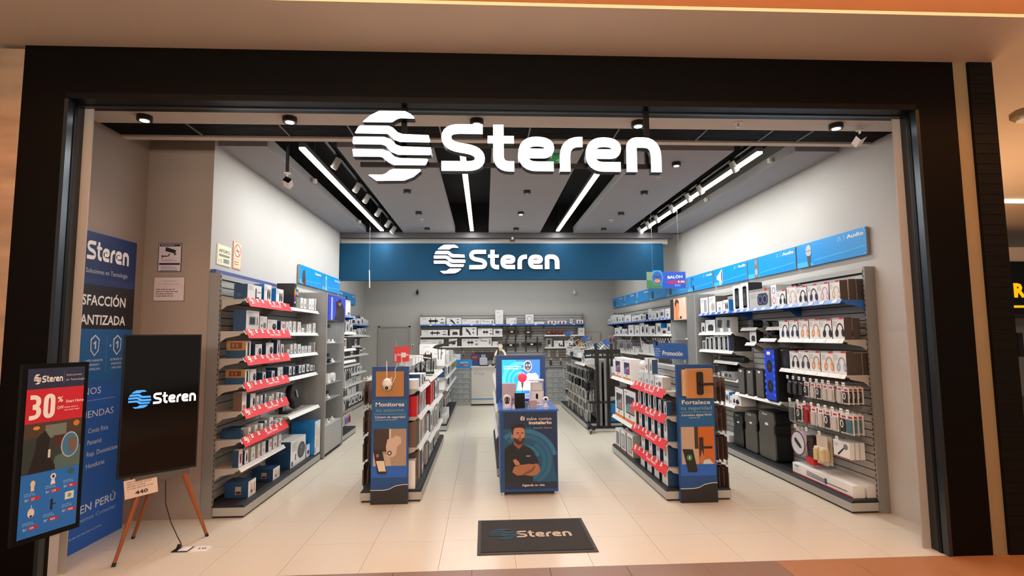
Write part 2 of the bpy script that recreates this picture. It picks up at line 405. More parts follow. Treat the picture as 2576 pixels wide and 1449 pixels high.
# neighbouring shop across the concourse, seen past the right pier
m = MB(); m.box(10.5, 6.2, 3.30, 20, 6.6, 3.62, 'soffit_paint').box(10.5, 6.15, 2.15, 20, 6.6, 3.30, 'black_frame').box(10.5, 6.15, 0, 12.0, 6.6, 2.15, 'black_frame').box(12.0, 9.5, 0, 20, 9.6, 2.15, 'wall_paint').box(12, 6.6, 2.15, 20, 9.6, 2.2, 'black_frame')
nb = struct('wall_back', m)
m = MB(); m.M = Matrix.Translation((13.57, 6.12, 2.53)); mat('yellow_lit', 'f0b400', 0.5, emit=0.95, noise=0); m.text('R', 0, 0, 0.40, 0, 'yellow_lit', bold=0.05).text('E', -0.36, 0, 0.40, 0, 'yellow_lit', bold=0.05).rect(-0.9, -0.24, 1.4, -0.19, 0, 'yellow_lit'); m.build('lit_lettering', nb)
m = MB()
for i in range(9):
    x = 13.2+i*0.16; c = ['8d8a86', '4a2a2e', 'c9b7b0', '2a2a30', '6d5550'][i % 5]
    m.box(x, 7.0, 1.2, x+0.12, 7.1, 1.85-0.05*(i % 3), H(c, 0.8))
    m.box(x, 7.2, 0.2, x+0.12, 7.4, 0.8, H(['3a3a40', 'b8b4ae', '553034'][i % 3], 0.8))
o = tag(m.build('clothing'), 'rail of dim clothes inside the shop under the yellow letter', 'clothes', kind='stuff')

# ================================================================== CEILING FIXTURES
def spot_light(x, y, z, lit, label, r=0.055, energy=14):
    t = thing('ceiling_spotlight', label, 'light', (x, y, z), 0, 'surface spotlights on the ceiling')
    m = MB(); m.cyl((0, 0, 0), (0, 0, -0.045), r, 'black_plastic', n=18); m.build('housing', t)
    m = MB(); m.cyl((0, 0, -0.0455), (0, 0, -0.047), r*0.6, 'led_small' if lit else 'rack_light', n=14); m.build('lens', t)
    if lit:
        l = bpy.data.lights.new('lamp', 'SPOT'); l.energy = energy; l.spot_size = 1.6; l.spot_blend = 0.7; l.shadow_soft_size = 0.04; l.color = (1, 0.97, 0.93)
        lo = bpy.data.objects.new('lamp', l); COL.objects.link(lo); lo.parent = t; lo.location = (0, 0, -0.06)
for k, x in enumerate((-0.81, 0.44, 2.10, 3.58, 5.46)):
    spot_light(x, -0.165, 3.73, True, ORD[k]+' from left of the five lit spotlights above the shop entrance', 0.062)
k = 0
for c, x in (('left', 1.09), ('middle', 2.77), ('right', 4.45)):
    for r, y in (('nearest', 2.54), ('second nearest', 3.86), ('farthest', 5.18)):
        spot_light(x, y, 3.82, (c, r) == ('middle', 'second nearest'), ('lit' if (c, r) == ('middle', 'second nearest') else 'unlit')+' black puck spotlight, '+r+' on the '+c+' ceiling panel', 0.052, 8)
spot_light(4.45, 1.25, 3.82, True, 'lit black puck spotlight beside the last letter of the glowing sign', 0.052, 8)
for k, (x, e) in enumerate(((0.17, 62), (1.92, 56), (3.62, 56), (5.32, 62))):
    t = thing('linear_light', ORD[k]+' from left of the four long glowing ceiling light strips', 'light', (x, 3.4, 3.86), 0, 'long light strips in the ceiling')
    m = MB(); m.box(-0.035, -2.45, 0.0, 0.035, 2.20, 0.05, 'rack_grey'); m.build('housing', t)
    m = MB(); m.box(-0.033, -2.44, -0.022, 0.033, 2.19, 0.0, 'led'); m.build('diffuser', t)
    for yy in (-2.0, 0, 2.0): MB().cyl((0, yy, 0.05), (0, yy, 0.56), 0.003, 'metal_rod', n=5).build('suspension_wire', t)
    area('lamp', (0, -0.12, -0.03), (0.07, 4.5), e*1.25, COOL, (0, 0, 0), t)
# lighting tracks with spotlights
for sgn, x, lst, nm in ((1, 0.42, (1.45, 2.5, 3.1, 4.0, 4.9, 5.5, 6.15-0.7), 'left'), (-1, 5.235, (1.45, 2.5, 2.95, 3.66, 4.45, 4.97, 5.5), 'right')):
    m = MB(); m.box(x-0.018, 0.9, 3.93, x+0.018, 5.6, 3.96, 'black_plastic').cyl((x, 1.2, 3.96), (x, 1.2, 4.42), .004, 'metal_rod', n=5).cyl((x, 5.2, 3.96), (x, 5.2, 4.42), .004, 'metal_rod', n=5); tag(m.build('lighting_track'), 'black lighting track beside the %s long ceiling strip' % ('leftmost' if sgn > 0 else 'rightmost'), 'track')
    for k, y in enumerate(lst):
        t = thing('track_spotlight', ORD[k]+' nearest track spotlight on the '+nm+' black ceiling track', 'light', (x, y, 3.93), 0, 'spotlights on the '+nm+' track')
        d = Vector((-0.55*sgn, 0.25, -0.8)).normalized()
        m = MB(); m.cyl((0, 0, 0), (0, 0, -0.06), 0.012, 'white_plastic').box(-0.02, -0.03, -0.02, 0.02, 0.03, 0, 'black_plastic'); m.build('bracket', t)
        p = Vector((0, 0, -0.07)); m = MB(); m.cyl(p-d*0.05, p+d*0.09, 0.036, 'rack_light', r1=0.042, n=14); m.build('head', t, smooth=False)
        m = MB(); m.cyl(p+d*0.0905, p+d*0.092, 0.036, 'led_small', n=14); m.build('lens', t)
        l = bpy.data.lights.new('lamp', 'SPOT'); l.energy = 13; l.spot_size = 1.5; l.spot_blend = 0.9; l.shadow_soft_size = 0.05; l.color = (1, 0.98, 0.95)
        lo = bpy.data.objects.new('lamp', l); COL.objects.link(lo); lo.parent = t; lo.location = p+d*0.1; lo.rotation_euler = d.to_track_quat('-Z', 'Y').to_euler()
# far half of the shop beyond the blue fascia
area('rear_ceiling_lamp', (2.4, 8.6, 3.88), (6.0, 0.5), 115, COOL)
area('rear_ceiling_lamp', (2.4, 10.2, 3.88), (5.0, 0.3), 32, COOL)
def ceiling_camera(x, y, z, drop, label, flip=1):
    t = thing('security_camera', label, 'camera', (x, y, z))
    if drop > 0.1:
        m = MB(); m.cyl((0, 0, 4.42-z), (0, 0, -drop), 0.017, 'black_plastic', n=10); m.build('drop_pole', t)
    m = MB(); m.cyl((0, 0, -drop), (0, 0, -drop-0.012), 0.035, 'white_plastic', n=14).tube([(0, 0, -drop), (0, 0, -drop-0.05), (0.02*flip, 0.0, -drop-0.07)], 0.01, 'white_plastic'); m.build('bracket', t)
    m = MB(); m.M = Matrix.Translation((0.01*flip, 0, -drop-0.10)) @ Matrix.Rotation(0.5*flip, 4, 'Y') @ Matrix.Rotation(-0.4, 4, 'X'); m.box(-0.035, -0.05, -0.03, 0.035, 0.06, 0.03, 'white_plastic', {2: 'screen_black'}); m.build('camera_body', t)
ceiling_camera(0.15, 0.60, 3.86, 0.40, 'small white camera on a black drop pole left of the glowing sign')
ceiling_camera(5.72, -0.12, 3.73, 0.03, 'small white camera under the soffit at the right end', -1)
for k, (x, y, z, l) in enumerate(((-0.15, 2.3, 3.9, 'left ceiling panel'), (-0.15, 4.9, 3.9, 'far end of the left ceiling panel'), (5.66, 1.3, 3.9, 'near end of the right ceiling panel'), (5.66, 3.2, 3.9, 'middle of the right ceiling panel'))):
    t = thing('motion_sensor', 'tiny white sensor fixed to the '+l, 'sensor', (x, y, z)); s_ = 1 if x < 3 else -1
    m = MB(); m.cyl((0, 0, -0.03), (0.05*s_, 0, -0.03), 0.01, 'white_plastic').cbox(0.04*s_-0.02, -0.03, -0.055, 0.04*s_+0.03, 0.03, -0.005, 0.01, 'white_plastic'); m.build('body', t)
def sprinkler(x, y, z, label):
    m = MB(); m.cyl((x, y, z), (x, y, z-0.006), 0.04, 'white_plastic', n=18).cyl((x, y, z-0.006), (x, y, z-0.04), 0.009, 'metal_rod').cyl((x, y, z-0.04), (x, y, z-0.043), 0.02, 'metal_rod', n=12)
    tag(m.build('sprinkler'), label, 'sprinkler')
sprinkler(4.52, -0.17, 3.73, 'small sprinkler head in the front soffit right of the sign')
sprinkler(4.43, 1.85, 3.82, 'tiny sprinkler on the right middle ceiling panel, near end')
sprinkler(1.08, 4.41, 3.82, 'tiny sprinkler on the left middle ceiling panel, far end')
sprinkler(4.42, 4.45, 3.82, 'tiny sprinkler on the right middle ceiling panel, far end')
# green exit sign behind the lit letters
t = thing('exit_sign', 'green exit sign hanging behind the glowing letters', 'sign', (2.90, 0.78, 3.76))
m = MB(); mat('exit_green', '1f7a45', 0.4, emit=0.25, noise=0); m.box(-0.16, 0, -0.11, 0.16, 0.012, 0, 'exit_green').poly([(0.04, -0.09), (0.13, -0.09), (0.13, -0.02), (0.10, -0.055)], -0.002, H('9fd8b4')); m.build('sign_plate', t)
m = MB(); m.cyl((-0.12, 0.006, 0), (-0.12, 0.006, 0.10), 0.003, 'metal_rod', n=5).cyl((0.12, 0.006, 0), (0.12, 0.006, 0.10), 0.003, 'metal_rod', n=5); m.build('hanger', t)

# ================================================================== BRAND SIGNS
t = thing('storefront_sign', 'large glowing white brand sign hung across the shop entrance', 'sign', (1.103, -0.585, 3.025))
m = MB(); brand(m, 0, 0, 0.585, -0.035, 'sign_lit', 'sign_lit', 0.004, letters=False); m.build('lit_emblem', t)
m = MB(); brand(m, 0, 0, 0.585, -0.035, 'sign_lit', 'sign_lit', 0.004, emblem=False)
for i, v in enumerate(m.v): m.v[i] = (v[0]+(705-75)*0.585/516, v[1], v[2])
m.build('lit_lettering', t)
m = MB(); brand(m, 0, 0, 0.585, -0.030, 'black_frame', 'black_frame', 0.07); 
m2 = MB()
for i, v in enumerate(m.v): m.v[i] = (v[0], v[1], v[2]-0.004)
m.build('channel_body', t)
m = MB(); m.box(0.05, 0.04, 0.145, 2.52, 0.065, 0.182, 'black_frame').box(0.05, 0.04, 0.315, 2.52, 0.065, 0.345, 'black_frame')
for x in (0.40, 2.44): m.box(x-0.022, 0.05, 0.15, x+0.022, 0.08, 0.652, 'black_frame')
m.build('hanging_frame', t)
t = thing('fascia_board', 'wide blue board hung across the shop ceiling at the back', 'board', (-0.68, 5.70, 2.88))
m = MB(); m.box(0, 0, 0, 6.45, 0.10, 0.735, 'fascia_blue', {3: 'wall_paint', 5: 'wall_paint'}); m.build('board', t)
area('lamp', (3.2, -0.05, 0.80), (6.2, 0.03), 1.8, (0.75, 0.88, 1.0), (-0.25, 0, 0), t)
t = thing('fascia_sign', 'white lit brand sign on the blue fascia board', 'sign', (1.165, 5.69, 3.005))
m = MB(); brand(m, 0, 0, 0.575, -0.03, 'sign_lit2', 'sign_lit2', 0.004, letters=False); m.build('lit_emblem', t)
m = MB(); brand(m, 0, 0, 0.575, -0.03, 'sign_lit2', 'sign_lit2', 0.004, emblem=False)
for i, v in enumerate(m.v): m.v[i] = (v[0]+(705-75)*0.575/516, v[1], v[2])
m.build('lit_lettering', t)
m = MB(); brand(m, -0.002, -0.004, 0.578, -0.025, H('7a2a30'), H('8a5a60'), 0.03); m.build('channel_body', t)
t = thing('fire_alarm', 'small dark red alarm device under the beam above the fascia', 'alarm', (2.72, 5.60, 3.72))
m = MB(); m.cyl((0, 0, 0), (0, 0, -0.05), 0.02, 'white_plastic').poly([(-0.06, -0.05), (0.06, -0.05), (0.045, -0.085), (-0.045, -0.085)], -0.03, H('6a2c26'), 0.06); m.build('body', t)
for x, z in ((0.13, 2.9), (4.93, 2.88)):
    t = thing('wall_camera', 'tiny camera high on the back wall, '+('left' if x < 2 else 'right')+' side', 'camera', (x, 11.6, z+0.3))
    m = MB(); m.tube([(0, 0, 0), (0, -0.08, 0), (0, -0.10, -0.05)], 0.012, 'black_plastic' if x < 2 else 'white_plastic').sphere((0, -0.11, -0.09), 0.045, 'black_plastic' if x < 2 else 'white_plastic', sz=1.4); m.build('body', t)
# hanging white cord at left
m = MB(); m.cyl((0.02, 5.2, 4.42), (0.02, 5.2, 3.02), 0.0025, 'metal_rod', n=5).cyl((0.02, 5.2, 3.02), (0.03, 5.2, 2.69), 0.009, 'white_plastic', n=8)
tag(m.build('hanging_sign_cord'), 'thin white cord hanging in front of the blue fascia at left', 'cord')
# ================================================================== PRODUCT CARTONS
# style: front, side, description, depth
HPC = {'beige': 'c9b39a', 'pink': 'c3a6a4', 'navy': '1d2440', 'black': '1b1a1e', 'tan': 'c58f68', 'grey': '8f9aa6', 'charcoal': '3b3b42', 'thin': '241f22'}
STY = {
 'tripod': ('carton_white', 'carton_navy', 'white box picturing a black tripod', .14), 'ovals': ('carton_white', 'carton_blue', 'white box picturing two black devices', .12),
 'oval': ('carton_white', 'carton_navy', 'white box with round black device', .12), 'game': ('carton_black', 'carton_black', 'tall black box with a colourful print', .22),
 'slim': ('carton_white', 'carton_grey', 'slim white carton', .08), 'tv': ('carton_white', 'carton_navy', 'white box picturing a screen', .13),
 'plug': ('carton_white', 'carton_grey', 'white box picturing a small gadget', .10), 'red': ('carton_white', 'carton_navy', 'white box with a red picture', .08),
 'strip': ('carton_white', 'kraft', 'white box with an orange side', .2), 'phone': ('carton_white', 'carton_navy', 'white box picturing a black handset', .07),
 'pink': ('carton_white', 'brown_card', 'white box with a brown side', .09), 'navy': ('carton_navy', 'carton_navy', 'navy box', .2),
 'redphone': ('carton_white', 'carton_navy', 'white box picturing a red handset', .06), 'bulb': ('carton_white', 'carton_navy', 'navy and white lamp box', .24),
 'fan': ('carton_white', 'carton_navy', 'large box picturing a black disc', .30), 'fanw': ('carton_white', 'carton_blue', 'large blue box', .32),
 'bowl': ('carton_white', 'carton_blue', 'small box picturing a bowl', .16), 'ring': ('carton_white', 'carton_grey', 'white box with two coloured rings', .2),
 'boom': ('carton_grey', 'carton_grey', 'grey box picturing a twin speaker', .22), 'spk': ('carton_white', 'carton_black', 'white box picturing an upright speaker', .2),
 'disc': ('carton_white', 'carton_brown', 'white box picturing a pale disc', .2), 'tall': ('carton_white', 'carton_grey', 'white box picturing a grey tower', .2),
 'cube': ('carton_white', 'carton_black', 'white box picturing a dark cube', .2), 'blister': ('clear', 'carton_grey', 'clear blister pack', .1),
 'bluebox': ('carton_black', 'carton_black', 'black box with a blue stripe', .3), 'dark': ('carton_black', 'carton_black', 'dark glossy speaker box', .2),
 'cam': ('carton_white', 'carton_white', 'white box picturing a black camera', .22), 'white': ('carton_white', 'carton_white', 'plain white box', .16),
 'mon': ('carton_white', 'carton_white', 'orange edged monitor box', .14), 'mon2': ('carton_white', 'brown_card', 'large orange edged monitor box', .14),
 'frame': ('carton_white', 'carton_grey', 'orange edged tablet box', .1), 'cam2': ('carton_white', 'carton_navy', 'white box picturing a white camera', .2),
 'mount': ('carton_white', 'carton_white', 'long white box picturing a bracket', .2), 'arm': ('carton_white', 'carton_white', 'white box picturing a black arm', .2),
 'flat': ('carton_white', 'carton_white', 'long white box with faint print', .2), 'flat2': ('carton_white', 'carton_white', 'white box picturing a slim bar', .2),
 'ringlight': ('carton_white', 'carton_white', 'white box picturing a ring light', .2), 'red2': ('carton_white', 'carton_white', 'low white box with two red pictures', .15),
 'router': ('carton_white', 'carton_white', 'white box picturing a white ring', .2), 'phone2': ('carton_white', 'carton_grey', 'white box picturing a red handset', .18),
 'carton': ('kraft', 'kraft', 'brown cardboard box', .25), 'lilac': ('carton_white', 'carton_white', 'pale lilac box', .18), 'disc2': ('carton_white', 'carton_white', 'tall white box', .25),
 'lens': ('brown_card', 'brown_card', 'brown box picturing a round lens', .3), 'book': ('brown_card', 'carton_white', 'upright box like a book', .22), 'redbox': ('red_plastic', 'red_plastic', 'glossy red box', .18),
}
for k_, c_ in HPC.items(): STY['hp:'+k_] = ('carton_white', 'carton_brown', 'white box picturing '+{'thin': 'slim black', 'black': 'black', 'tan': 'tan', 'grey': 'blue grey'}.get(k_, k_)+' headphones', .085)
def headphones(mb, cx, cz, r, c, y):
    mb.ring(cx, cz, r*0.72, r, r*0.18, y, H(c), 5, 175, 14)
    for s_, k in ((-1, 1.0), (1, 0.92)):
        mb.ell(cx+s_*r*0.62, cz-r*0.28, r*0.33, r*0.52, y-0.0006, H(c), n=14, a=s_*0.15)
        mb.ell(cx+s_*r*0.55, cz-r*0.28, r*0.18, r*0.34, y-0.0012, H('%02x%02x%02x' % tuple(min(255, int(int(c[i:i+2], 16)*1.25+12)) for i in (0, 2, 4))), n=10, a=s_*0.15)
def art(mb, w, h, st, seed=1):
    y = -0.0012; K = H('19181b'); G_ = H('a8a6a4'); x0 = -w/2; G2 = H('77787c')
    def L(n=3, fx=.08, fz=.9, fw=.35, p=.07): lines(mb, x0+w*fx, h*fz, w*fw, n, h*p, y, G_, seed=seed)
    if st.startswith('hp:'):
        mb.rect(x0+w*.62, h*.92, x0+w*.96, h*1.0, y, H('d02a33')); mb.rect(x0, h*.92, x0+w*.62, h, y, H('b9b5b2')); L(5, fz=.84, fw=.3, p=.05)
        headphones(mb, w*.14, h*.40, min(w*.42, h*.37), HPC[st[3:]], y-.0006); mb.rect(x0, 0, x0+w, h*.025, y, H('c3262f'))
    elif st == 'tripod':
        L(4); mb.rect(w*.05, h*.2, w*.13, h*.8, y, K); mb.rect(w*.05, h*.18, w*.32, h*.26, y, K); mb.rect(w*.2, h*.55, w*.42, h*.62, y, G2)
    elif st in ('ovals',):
        L(4); mb.ell(w*.02, h*.48, w*.1, h*.3, y, K).ell(w*.27, h*.48, w*.1, h*.3, y, K).ell(w*.27, h*.6, w*.05, h*.1, y-.0006, G2)
    elif st == 'oval': L(3); mb.ell(w*.2, h*.42, w*.2, h*.27, y, K).ell(w*.2, h*.5, w*.08, h*.08, y-.0006, G2)
    elif st == 'game':
        for cx, cz, rx, rz, c in ((0, .62, .3, .13, 'f08a20'), (.05, .75, .22, .1, '3aa84c'), (-.1, .45, .26, .1, 'c43a2a'), (.1, .35, .2, .12, '6a48b0'), (0, .2, .2, .05, 'e8e4f0')): mb.ell(cx*w, cz*h, rx*w, rz*h, y-rz*.002, H(c))
        mb.rect(x0, h*.93, x0+w, h, y, H('3a2850'))
    elif st == 'tv': L(4, fz=.93, fw=.5, p=.05); mb.rect(-w*.28, h*.3, w*.2, h*.72, y, H('7d8188')).rect(-w*.22, h*.36, w*.14, h*.66, y-.0006, H('2d3138')).rect(w*.3, h*.3, w*.38, h*.7, y, G2).rect(x0+w*.08, h*.06, w*.3, h*.1, y, K)
    elif st == 'plug': L(3); mb.ell(w*.15, h*.4, w*.2, h*.2, y, G2).rect(-w*.3, h*.3, -w*.16, h*.46, y, K)
    elif st == 'red': L(3); mb.ell(w*.12, h*.55, w*.26, h*.2, y, H('c42f33')).ell(w*.12, h*.55, w*.1, h*.09, y-.0006, H('f2e6e2'))
    elif st == 'strip': mb.rect(-w*.16, h*.12, w*.16, h*.88, y, K).rect(x0, h*.92, x0+w, h*.98, y, G_)
    elif st == 'phone': L(2); mb.ell(w*.06, h*.45, w*.2, h*.32, y, K, n=10).rect(-w*.02, h*.5, w*.14, h*.66, y-.0006, G2)
    elif st == 'redphone': mb.rect(-w*.22, h*.2, w*.24, h*.75, y, H('b82a30')).rect(-w*.1, h*.35, w*.12, h*.6, y-.0006, K)
    elif st == 'phone2': L(5, fw=.45); mb.rect(w*.05, h*.12, w*.2, h*.62, y, H('5c1c20')).ell(w*.34, h*.2, w*.13, h*.14, y, K)
    elif st in ('slim', 'lilac'):
        mb.rect(-w*.3, h*.72, w*.3, h*.75, y, G_).rect(-w*.3, h*.62, w*.1, h*.64, y, G_).rect(-w*.18, h*.16, w*.2, h*.5, y, H('bfc0c4' if st == 'slim' else 'b6aed6'))
        mb.rect(-w*.08, h*.2, w*.12, h*.45, y-.0006, H(('8e9096', '35373d', 'b98a52')[seed % 3]))
    elif st == 'pink': L(6, fw=.8); mb.rect(-w*.3, h*.1, w*.3, h*.3, y, H('d9876b'))
    elif st == 'bulb': L(2, fw=.5); mb.rect(-w*.25, h*.15, w*.1, h*.75, y, H('d8b9ac')).ell(-w*.08, h*.3, w*.12, h*.1, y-.0006, H('8a2a28')).rect(w*.2, h*.2, w*.36, h*.8, y, G_)
    elif st in ('fan', 'fanw'):
        c = H('3a3b3f') if st == 'fan' else H('d8c9b0'); mb.ell(w*.2, h*.48, w*.26, h*.32, y, c, n=26).ell(w*.2, h*.48, w*.2, h*.25, y-.0006, H('4c4d52') if st == 'fan' else H('e6dac4'), n=26).ell(w*.2, h*.6, w*.03, h*.09, y-.0012, H('8d9096')); L(7, fz=.9, fw=.38, p=.05)
        mb.rect(-w*.2, h*.2, -w*.15, h*.45, y, K).rect(-w*.44, h*.05, -w*.34, h*.22, y, H('2b3a78'))
    elif st == 'bowl': L(2); mb.ell(w*.05, h*.42, w*.3, h*.14, y, G2).ell(w*.05, h*.36, w*.22, h*.14, y-.0006, K)
    elif st == 'ring': mb.ring(0, h*.74, w*.3, h*.15, w*.08, y, H('5b6fc4')).ring(0, h*.28, w*.3, h*.15, w*.08, y, H('c4506a')).rect(-w*.3, h*.48, w*.3, h*.5, y, G_)
    elif st == 'boom':
        mb.rect(x0, h*.88, x0+w, h, y, H('8c8a88')).rect(w*.3, h*.86, w*.42, h, y-.0006, H('d02a33')); L(5, fz=.8, fw=.35, p=.06)
        mb.poly([(-w*.02, h*.15), (w*.36, h*.15), (w*.44, h*.28), (w*.44, h*.6), (w*.36, h*.75), (0, h*.75), (-w*.07, h*.6), (-w*.07, h*.28)], y, H('34343d'))
        for cx in (w*.07, w*.29): mb.ring(cx, h*.44, w*.1, h*.21, w*.02, y-.0006, H('7076b8')).ell(cx, h*.44, w*.065, h*.14, y-.0006, H('191920'))
    elif st == 'spk':
        mb.rect(-w*.24, h*.1, w*.26, h*.84, y, K).ell(w*.01, h*.84, w*.25, h*.05, y, K).ell(w*.01, h*.1, w*.25, h*.04, y, K).ell(w*.01, h*.52, w*.17, h*.12, y-.0006, H('3c4550')).ell(w*.01, h*.28, w*.17, h*.12, y-.0006, H('3c4550')).rect(x0, 0, x0+w, h*.03, y, H('c3262f'))
    elif st == 'disc': L(3, fw=.6); mb.ell(w*.08, h*.36, w*.3, h*.26, y, H('cfc6bf')).ell(w*.08, h*.36, w*.2, h*.18, y-.0006, H('b8afa8')).rect(x0, 0, x0+w, h*.03, y, H('c3262f'))
    elif st == 'tall': L(3, fw=.4); mb.rect(0, h*.12, w*.32, h*.86, y, H('a7a9ab')).rect(x0, 0, x0+w, h*.03, y, H('c3262f'))
    elif st == 'cube': L(3, fw=.4); mb.poly([(-w*.24, h*.16), (w*.3, h*.16), (w*.3, h*.5), (w*.2, h*.64), (-w*.14, h*.64), (-w*.24, h*.5)], y, K).rect(x0, 0, x0+w, h*.02, y, H('c3262f')).rect(-w*.16, h*.24, w*.2, h*.5, y-.0006, H('35363b'))
    elif st == 'blister': mb.poly([(-w*.3, h*.35), (w*.1, h*.3), (w*.25, h*.8), (-w*.25, h*.85)], y, H('2c2d31')).rect(-w*.05, h*.05, w*.3, h*.3, y, H('e8e6e0')).rect(-w*.12, h*.88, w*.12, h*.92, y, G2)
    elif st == 'bluebox': mb.rect(-w*.36, h*.03, -w*.22, h*.97, y, H('2a45b8')).rect(w*.1, h*.1, w*.13, h*.9, y, H('26262e'))
    elif st == 'dark': mb.rect(-w*.3, h*.12, w*.3, h*.8, y, H('26262a')).rect(-w*.4, h*.9, -w*.15, h*.93, y, G_).rect(-w*.1, h*.2, w*.1, h*.6, y-.0006, H('3c3c42'))
    elif st == 'cam': mb.ell(w*.1, h*.34, w*.2, h*.22, y, K).rect(w*.02, h*.5, w*.18, h*.62, y, K).poly([(-w*.4, h*.2), (-w*.15, h*.2), (-w*.2, h*.6), (-w*.34, h*.6)], y, K).rect(x0, 0, x0+w, h*.04, y, H('c3262f'))
    elif st == 'white': mb.rect(-w*.3, h*.8, w*.1, h*.83, y, G_).rect(-w*.1, h*.5, w*.2, h*.53, y, G_)
    elif st in ('mon', 'mon2', 'frame'):
        if st == 'frame': mb.rect(-w*.36, h*.12, w*.36, h*.86, y, G2).rect(-w*.28, h*.2, w*.28, h*.78, y-.0006, H('a3a8a8' if seed % 2 else '6e7377')).rect(x0, 0, x0+w, h*.05, y, H('e5752c'))
        else:
            mb.rect(x0, 0, x0+w, h*.09, y, H('e5752c')).rect(-w*.34, h*.26, w*.36, h*.82, y, H('20283a')).poly([(-w*.32, h*.3), (w*.1, h*.3), (-w*.05, h*.62), (-w*.32, h*.5)], y-.0006, H('6f6fb0' if seed % 2 else '5f8f98')).poly([(-w*.05, h*.3), (w*.34, h*.3), (w*.34, h*.75), (w*.1, h*.6)], y-.0009, H('a03a58' if seed % 2 else 'b06a55')).poly([(-w*.05, h*.5), (w*.3, h*.55), (w*.1, h*.62)], y-.0012, H('b9a6d8'))
            mb.poly([(-w*.04, h*.24), (w*.0, h*.24), (w*.1, h*.13), (w*.06, h*.13), (-.0, h*.2), (-w*.08, h*.13), (-w*.12, h*.13)], y, K); mb.rect(x0+w*.06, h*.9, x0+w*.3, h*.93, y, H('e5752c'))
    elif st == 'cam2': mb.ell(0, h*.56, w*.2, h*.16, y, H('c3c1be')).ell(0, h*.5, w*.09, h*.06, y-.0006, K).rect(-w*.05, h*.66, w*.05, h*.84, y, H('c3c1be')).rect(-w*.3, h*.1, w*.3, h*.12, y, G_).rect(-w*.3, h*.16, w*.1, h*.18, y, G_)
    elif st == 'mount': L(4, fw=.2); mb.rect(-w*.16, h*.38, w*.2, h*.62, y, K).rect(-w*.1, h*.15, -w*.07, h*.85, y, K).rect(w*.1, h*.15, w*.13, h*.85, y, K).rect(w*.3, h*.15, w*.45, h*.35, y, G2).rect(w*.32, h*.65, w*.42, h*.75, y, K)
    elif st == 'arm': mb.poly([(-w*.28, h*.75), (-w*.2, h*.82), (-w*.05, h*.6), (w*.12, h*.1), (w*.0, h*.1), (-w*.14, h*.45), (-w*.28, h*.45), (-w*.2, h*.6)], y, K).ell(w*.26, h*.35, w*.07, h*.12, y, G2).rect(w*.2, h*.7, w*.34, h*.8, y, K)
    elif st in ('flat', 'flat2'):
        L(4, fw=.22); mb.rect(w*.0, h*.5, w*.2, h*.54, y, G2).rect(w*.28, h*.2, w*.4, h*.6, y, G_).rect(w*.3, h*.65, w*.42, h*.72, y, K)
        if st == 'flat2': mb.rect(-w*.35, h*.56, w*.1, h*.62, y, K).rect(w*.36, h*.3, w*.41, h*.56, y, K)
    elif st == 'ringlight': mb.ring(0, h*.56, w*.32, h*.28, w*.04, y, K).rect(-w*.25, h*.13, w*.25, h*.17, y, K)
    elif st == 'red2':
        for s_ in (-1, 1): mb.rect(s_*w*.2-w*.09, h*.3, s_*w*.2+w*.09, h*.75, y, H('a32a35')).rect(s_*w*.2-w*.07, h*.1, s_*w*.2+w*.07, h*.32, y-.0006, H('333c60'))
    elif st == 'router': mb.ring(-w*.05, h*.55, w*.34, h*.38, w*.07, y, H('9c9a98')).ell(-w*.05, h*.55, w*.1, h*.1, y, K)
    elif st == 'disc2': mb.ell(w*.1, h*.16, w*.26, h*.09, y, H('6b6b69')); mb.rect(x0, h*.9, x0+w, h*.95, y, H('d8a89c'))
    elif st == 'lens': mb.ell(w*.05, h*.45, w*.3, h*.26, y, H('2c2624')).ell(w*.05, h*.45, w*.18, h*.16, y-.0006, H('453c38')).rect(x0, 0, x0+w, h*.06, y, H('2a6aa8'))
    elif st == 'book': mb.rect(-w*.34, h*.08, w*.34, h*.4, y, H('8a766c')).rect(-w*.25, h*.12, w*.1, h*.34, y-.0006, H('5a4840'))
    elif st == 'redbox': mb.rect(-w*.2, h*.1, w*.1, h*.9, y, H('e04a44'))
    elif st == 'carton': mb.rect(-w*.5, h*.8, w*.5, h*.83, y, H('9c7440'))
_CART = {}
def carton_mesh(w, h, d, st, seed):
    k = (round(w, 3), round(h, 3), round(d, 2), st, seed)
    if k not in _CART:
        fr, sd = STY[st][:2]; m = MB(); g = .002
        m.box(-w/2+g, 0, 0, w/2-g, d, h, sd, {2: fr, 1: 'carton_white' if fr == 'carton_white' and st not in ('fanw', 'bulb', 'bowl', 'mon2') else sd, 5: sd})
        if st == 'bulb':      # picture on the long side facing the door
            pass
        a = MB(); art(a, w, h, st, seed)
        if st in ('bulb', 'fanw', 'fan', 'tripod', 'strip', 'navy'):
            a.M = Matrix.Translation((-w/2-.0005, 0, 0)) @ Matrix.Rotation(-PI/2, 4, 'Z')
            if st == 'bulb': a.rect(-d*.55, h*.2, -d*.3, h*.7, 0, H('a99a90')).ell(-d*.42, h*.32, d*.12, h*.1, -.001, H('5c1f1e'))
            elif st == 'strip': a.rect(-d, 0, 0, h*.45, 0, H('2a5578')).rect(-d*.8, h*.55, -d*.2, h*.9, -.001, H('7a4028')).rect(-d*.7, h*.62, -d*.6, h*.84, -.002, H('b07050')).rect(-d*.5, h*.62, -d*.4, h*.84, -.002, H('b07050'))
            elif st == 'fan': a.rect(-d*.85, h*.2, -d*.5, h*.36, 0, H('12314e')); lines(a, -d*.8, h*.8, d*.6, 5, h*.06, 0, H('3f6c92'))
            else: lines(a, -d*.8, h*.4, d*.5, 3, h*.07, 0, H('3f6c92'))
            a.M = None
        _CART[k] = (m.mesh('carton'), a.mesh('printed_picture') if a.v else None)
    return _CART[k]
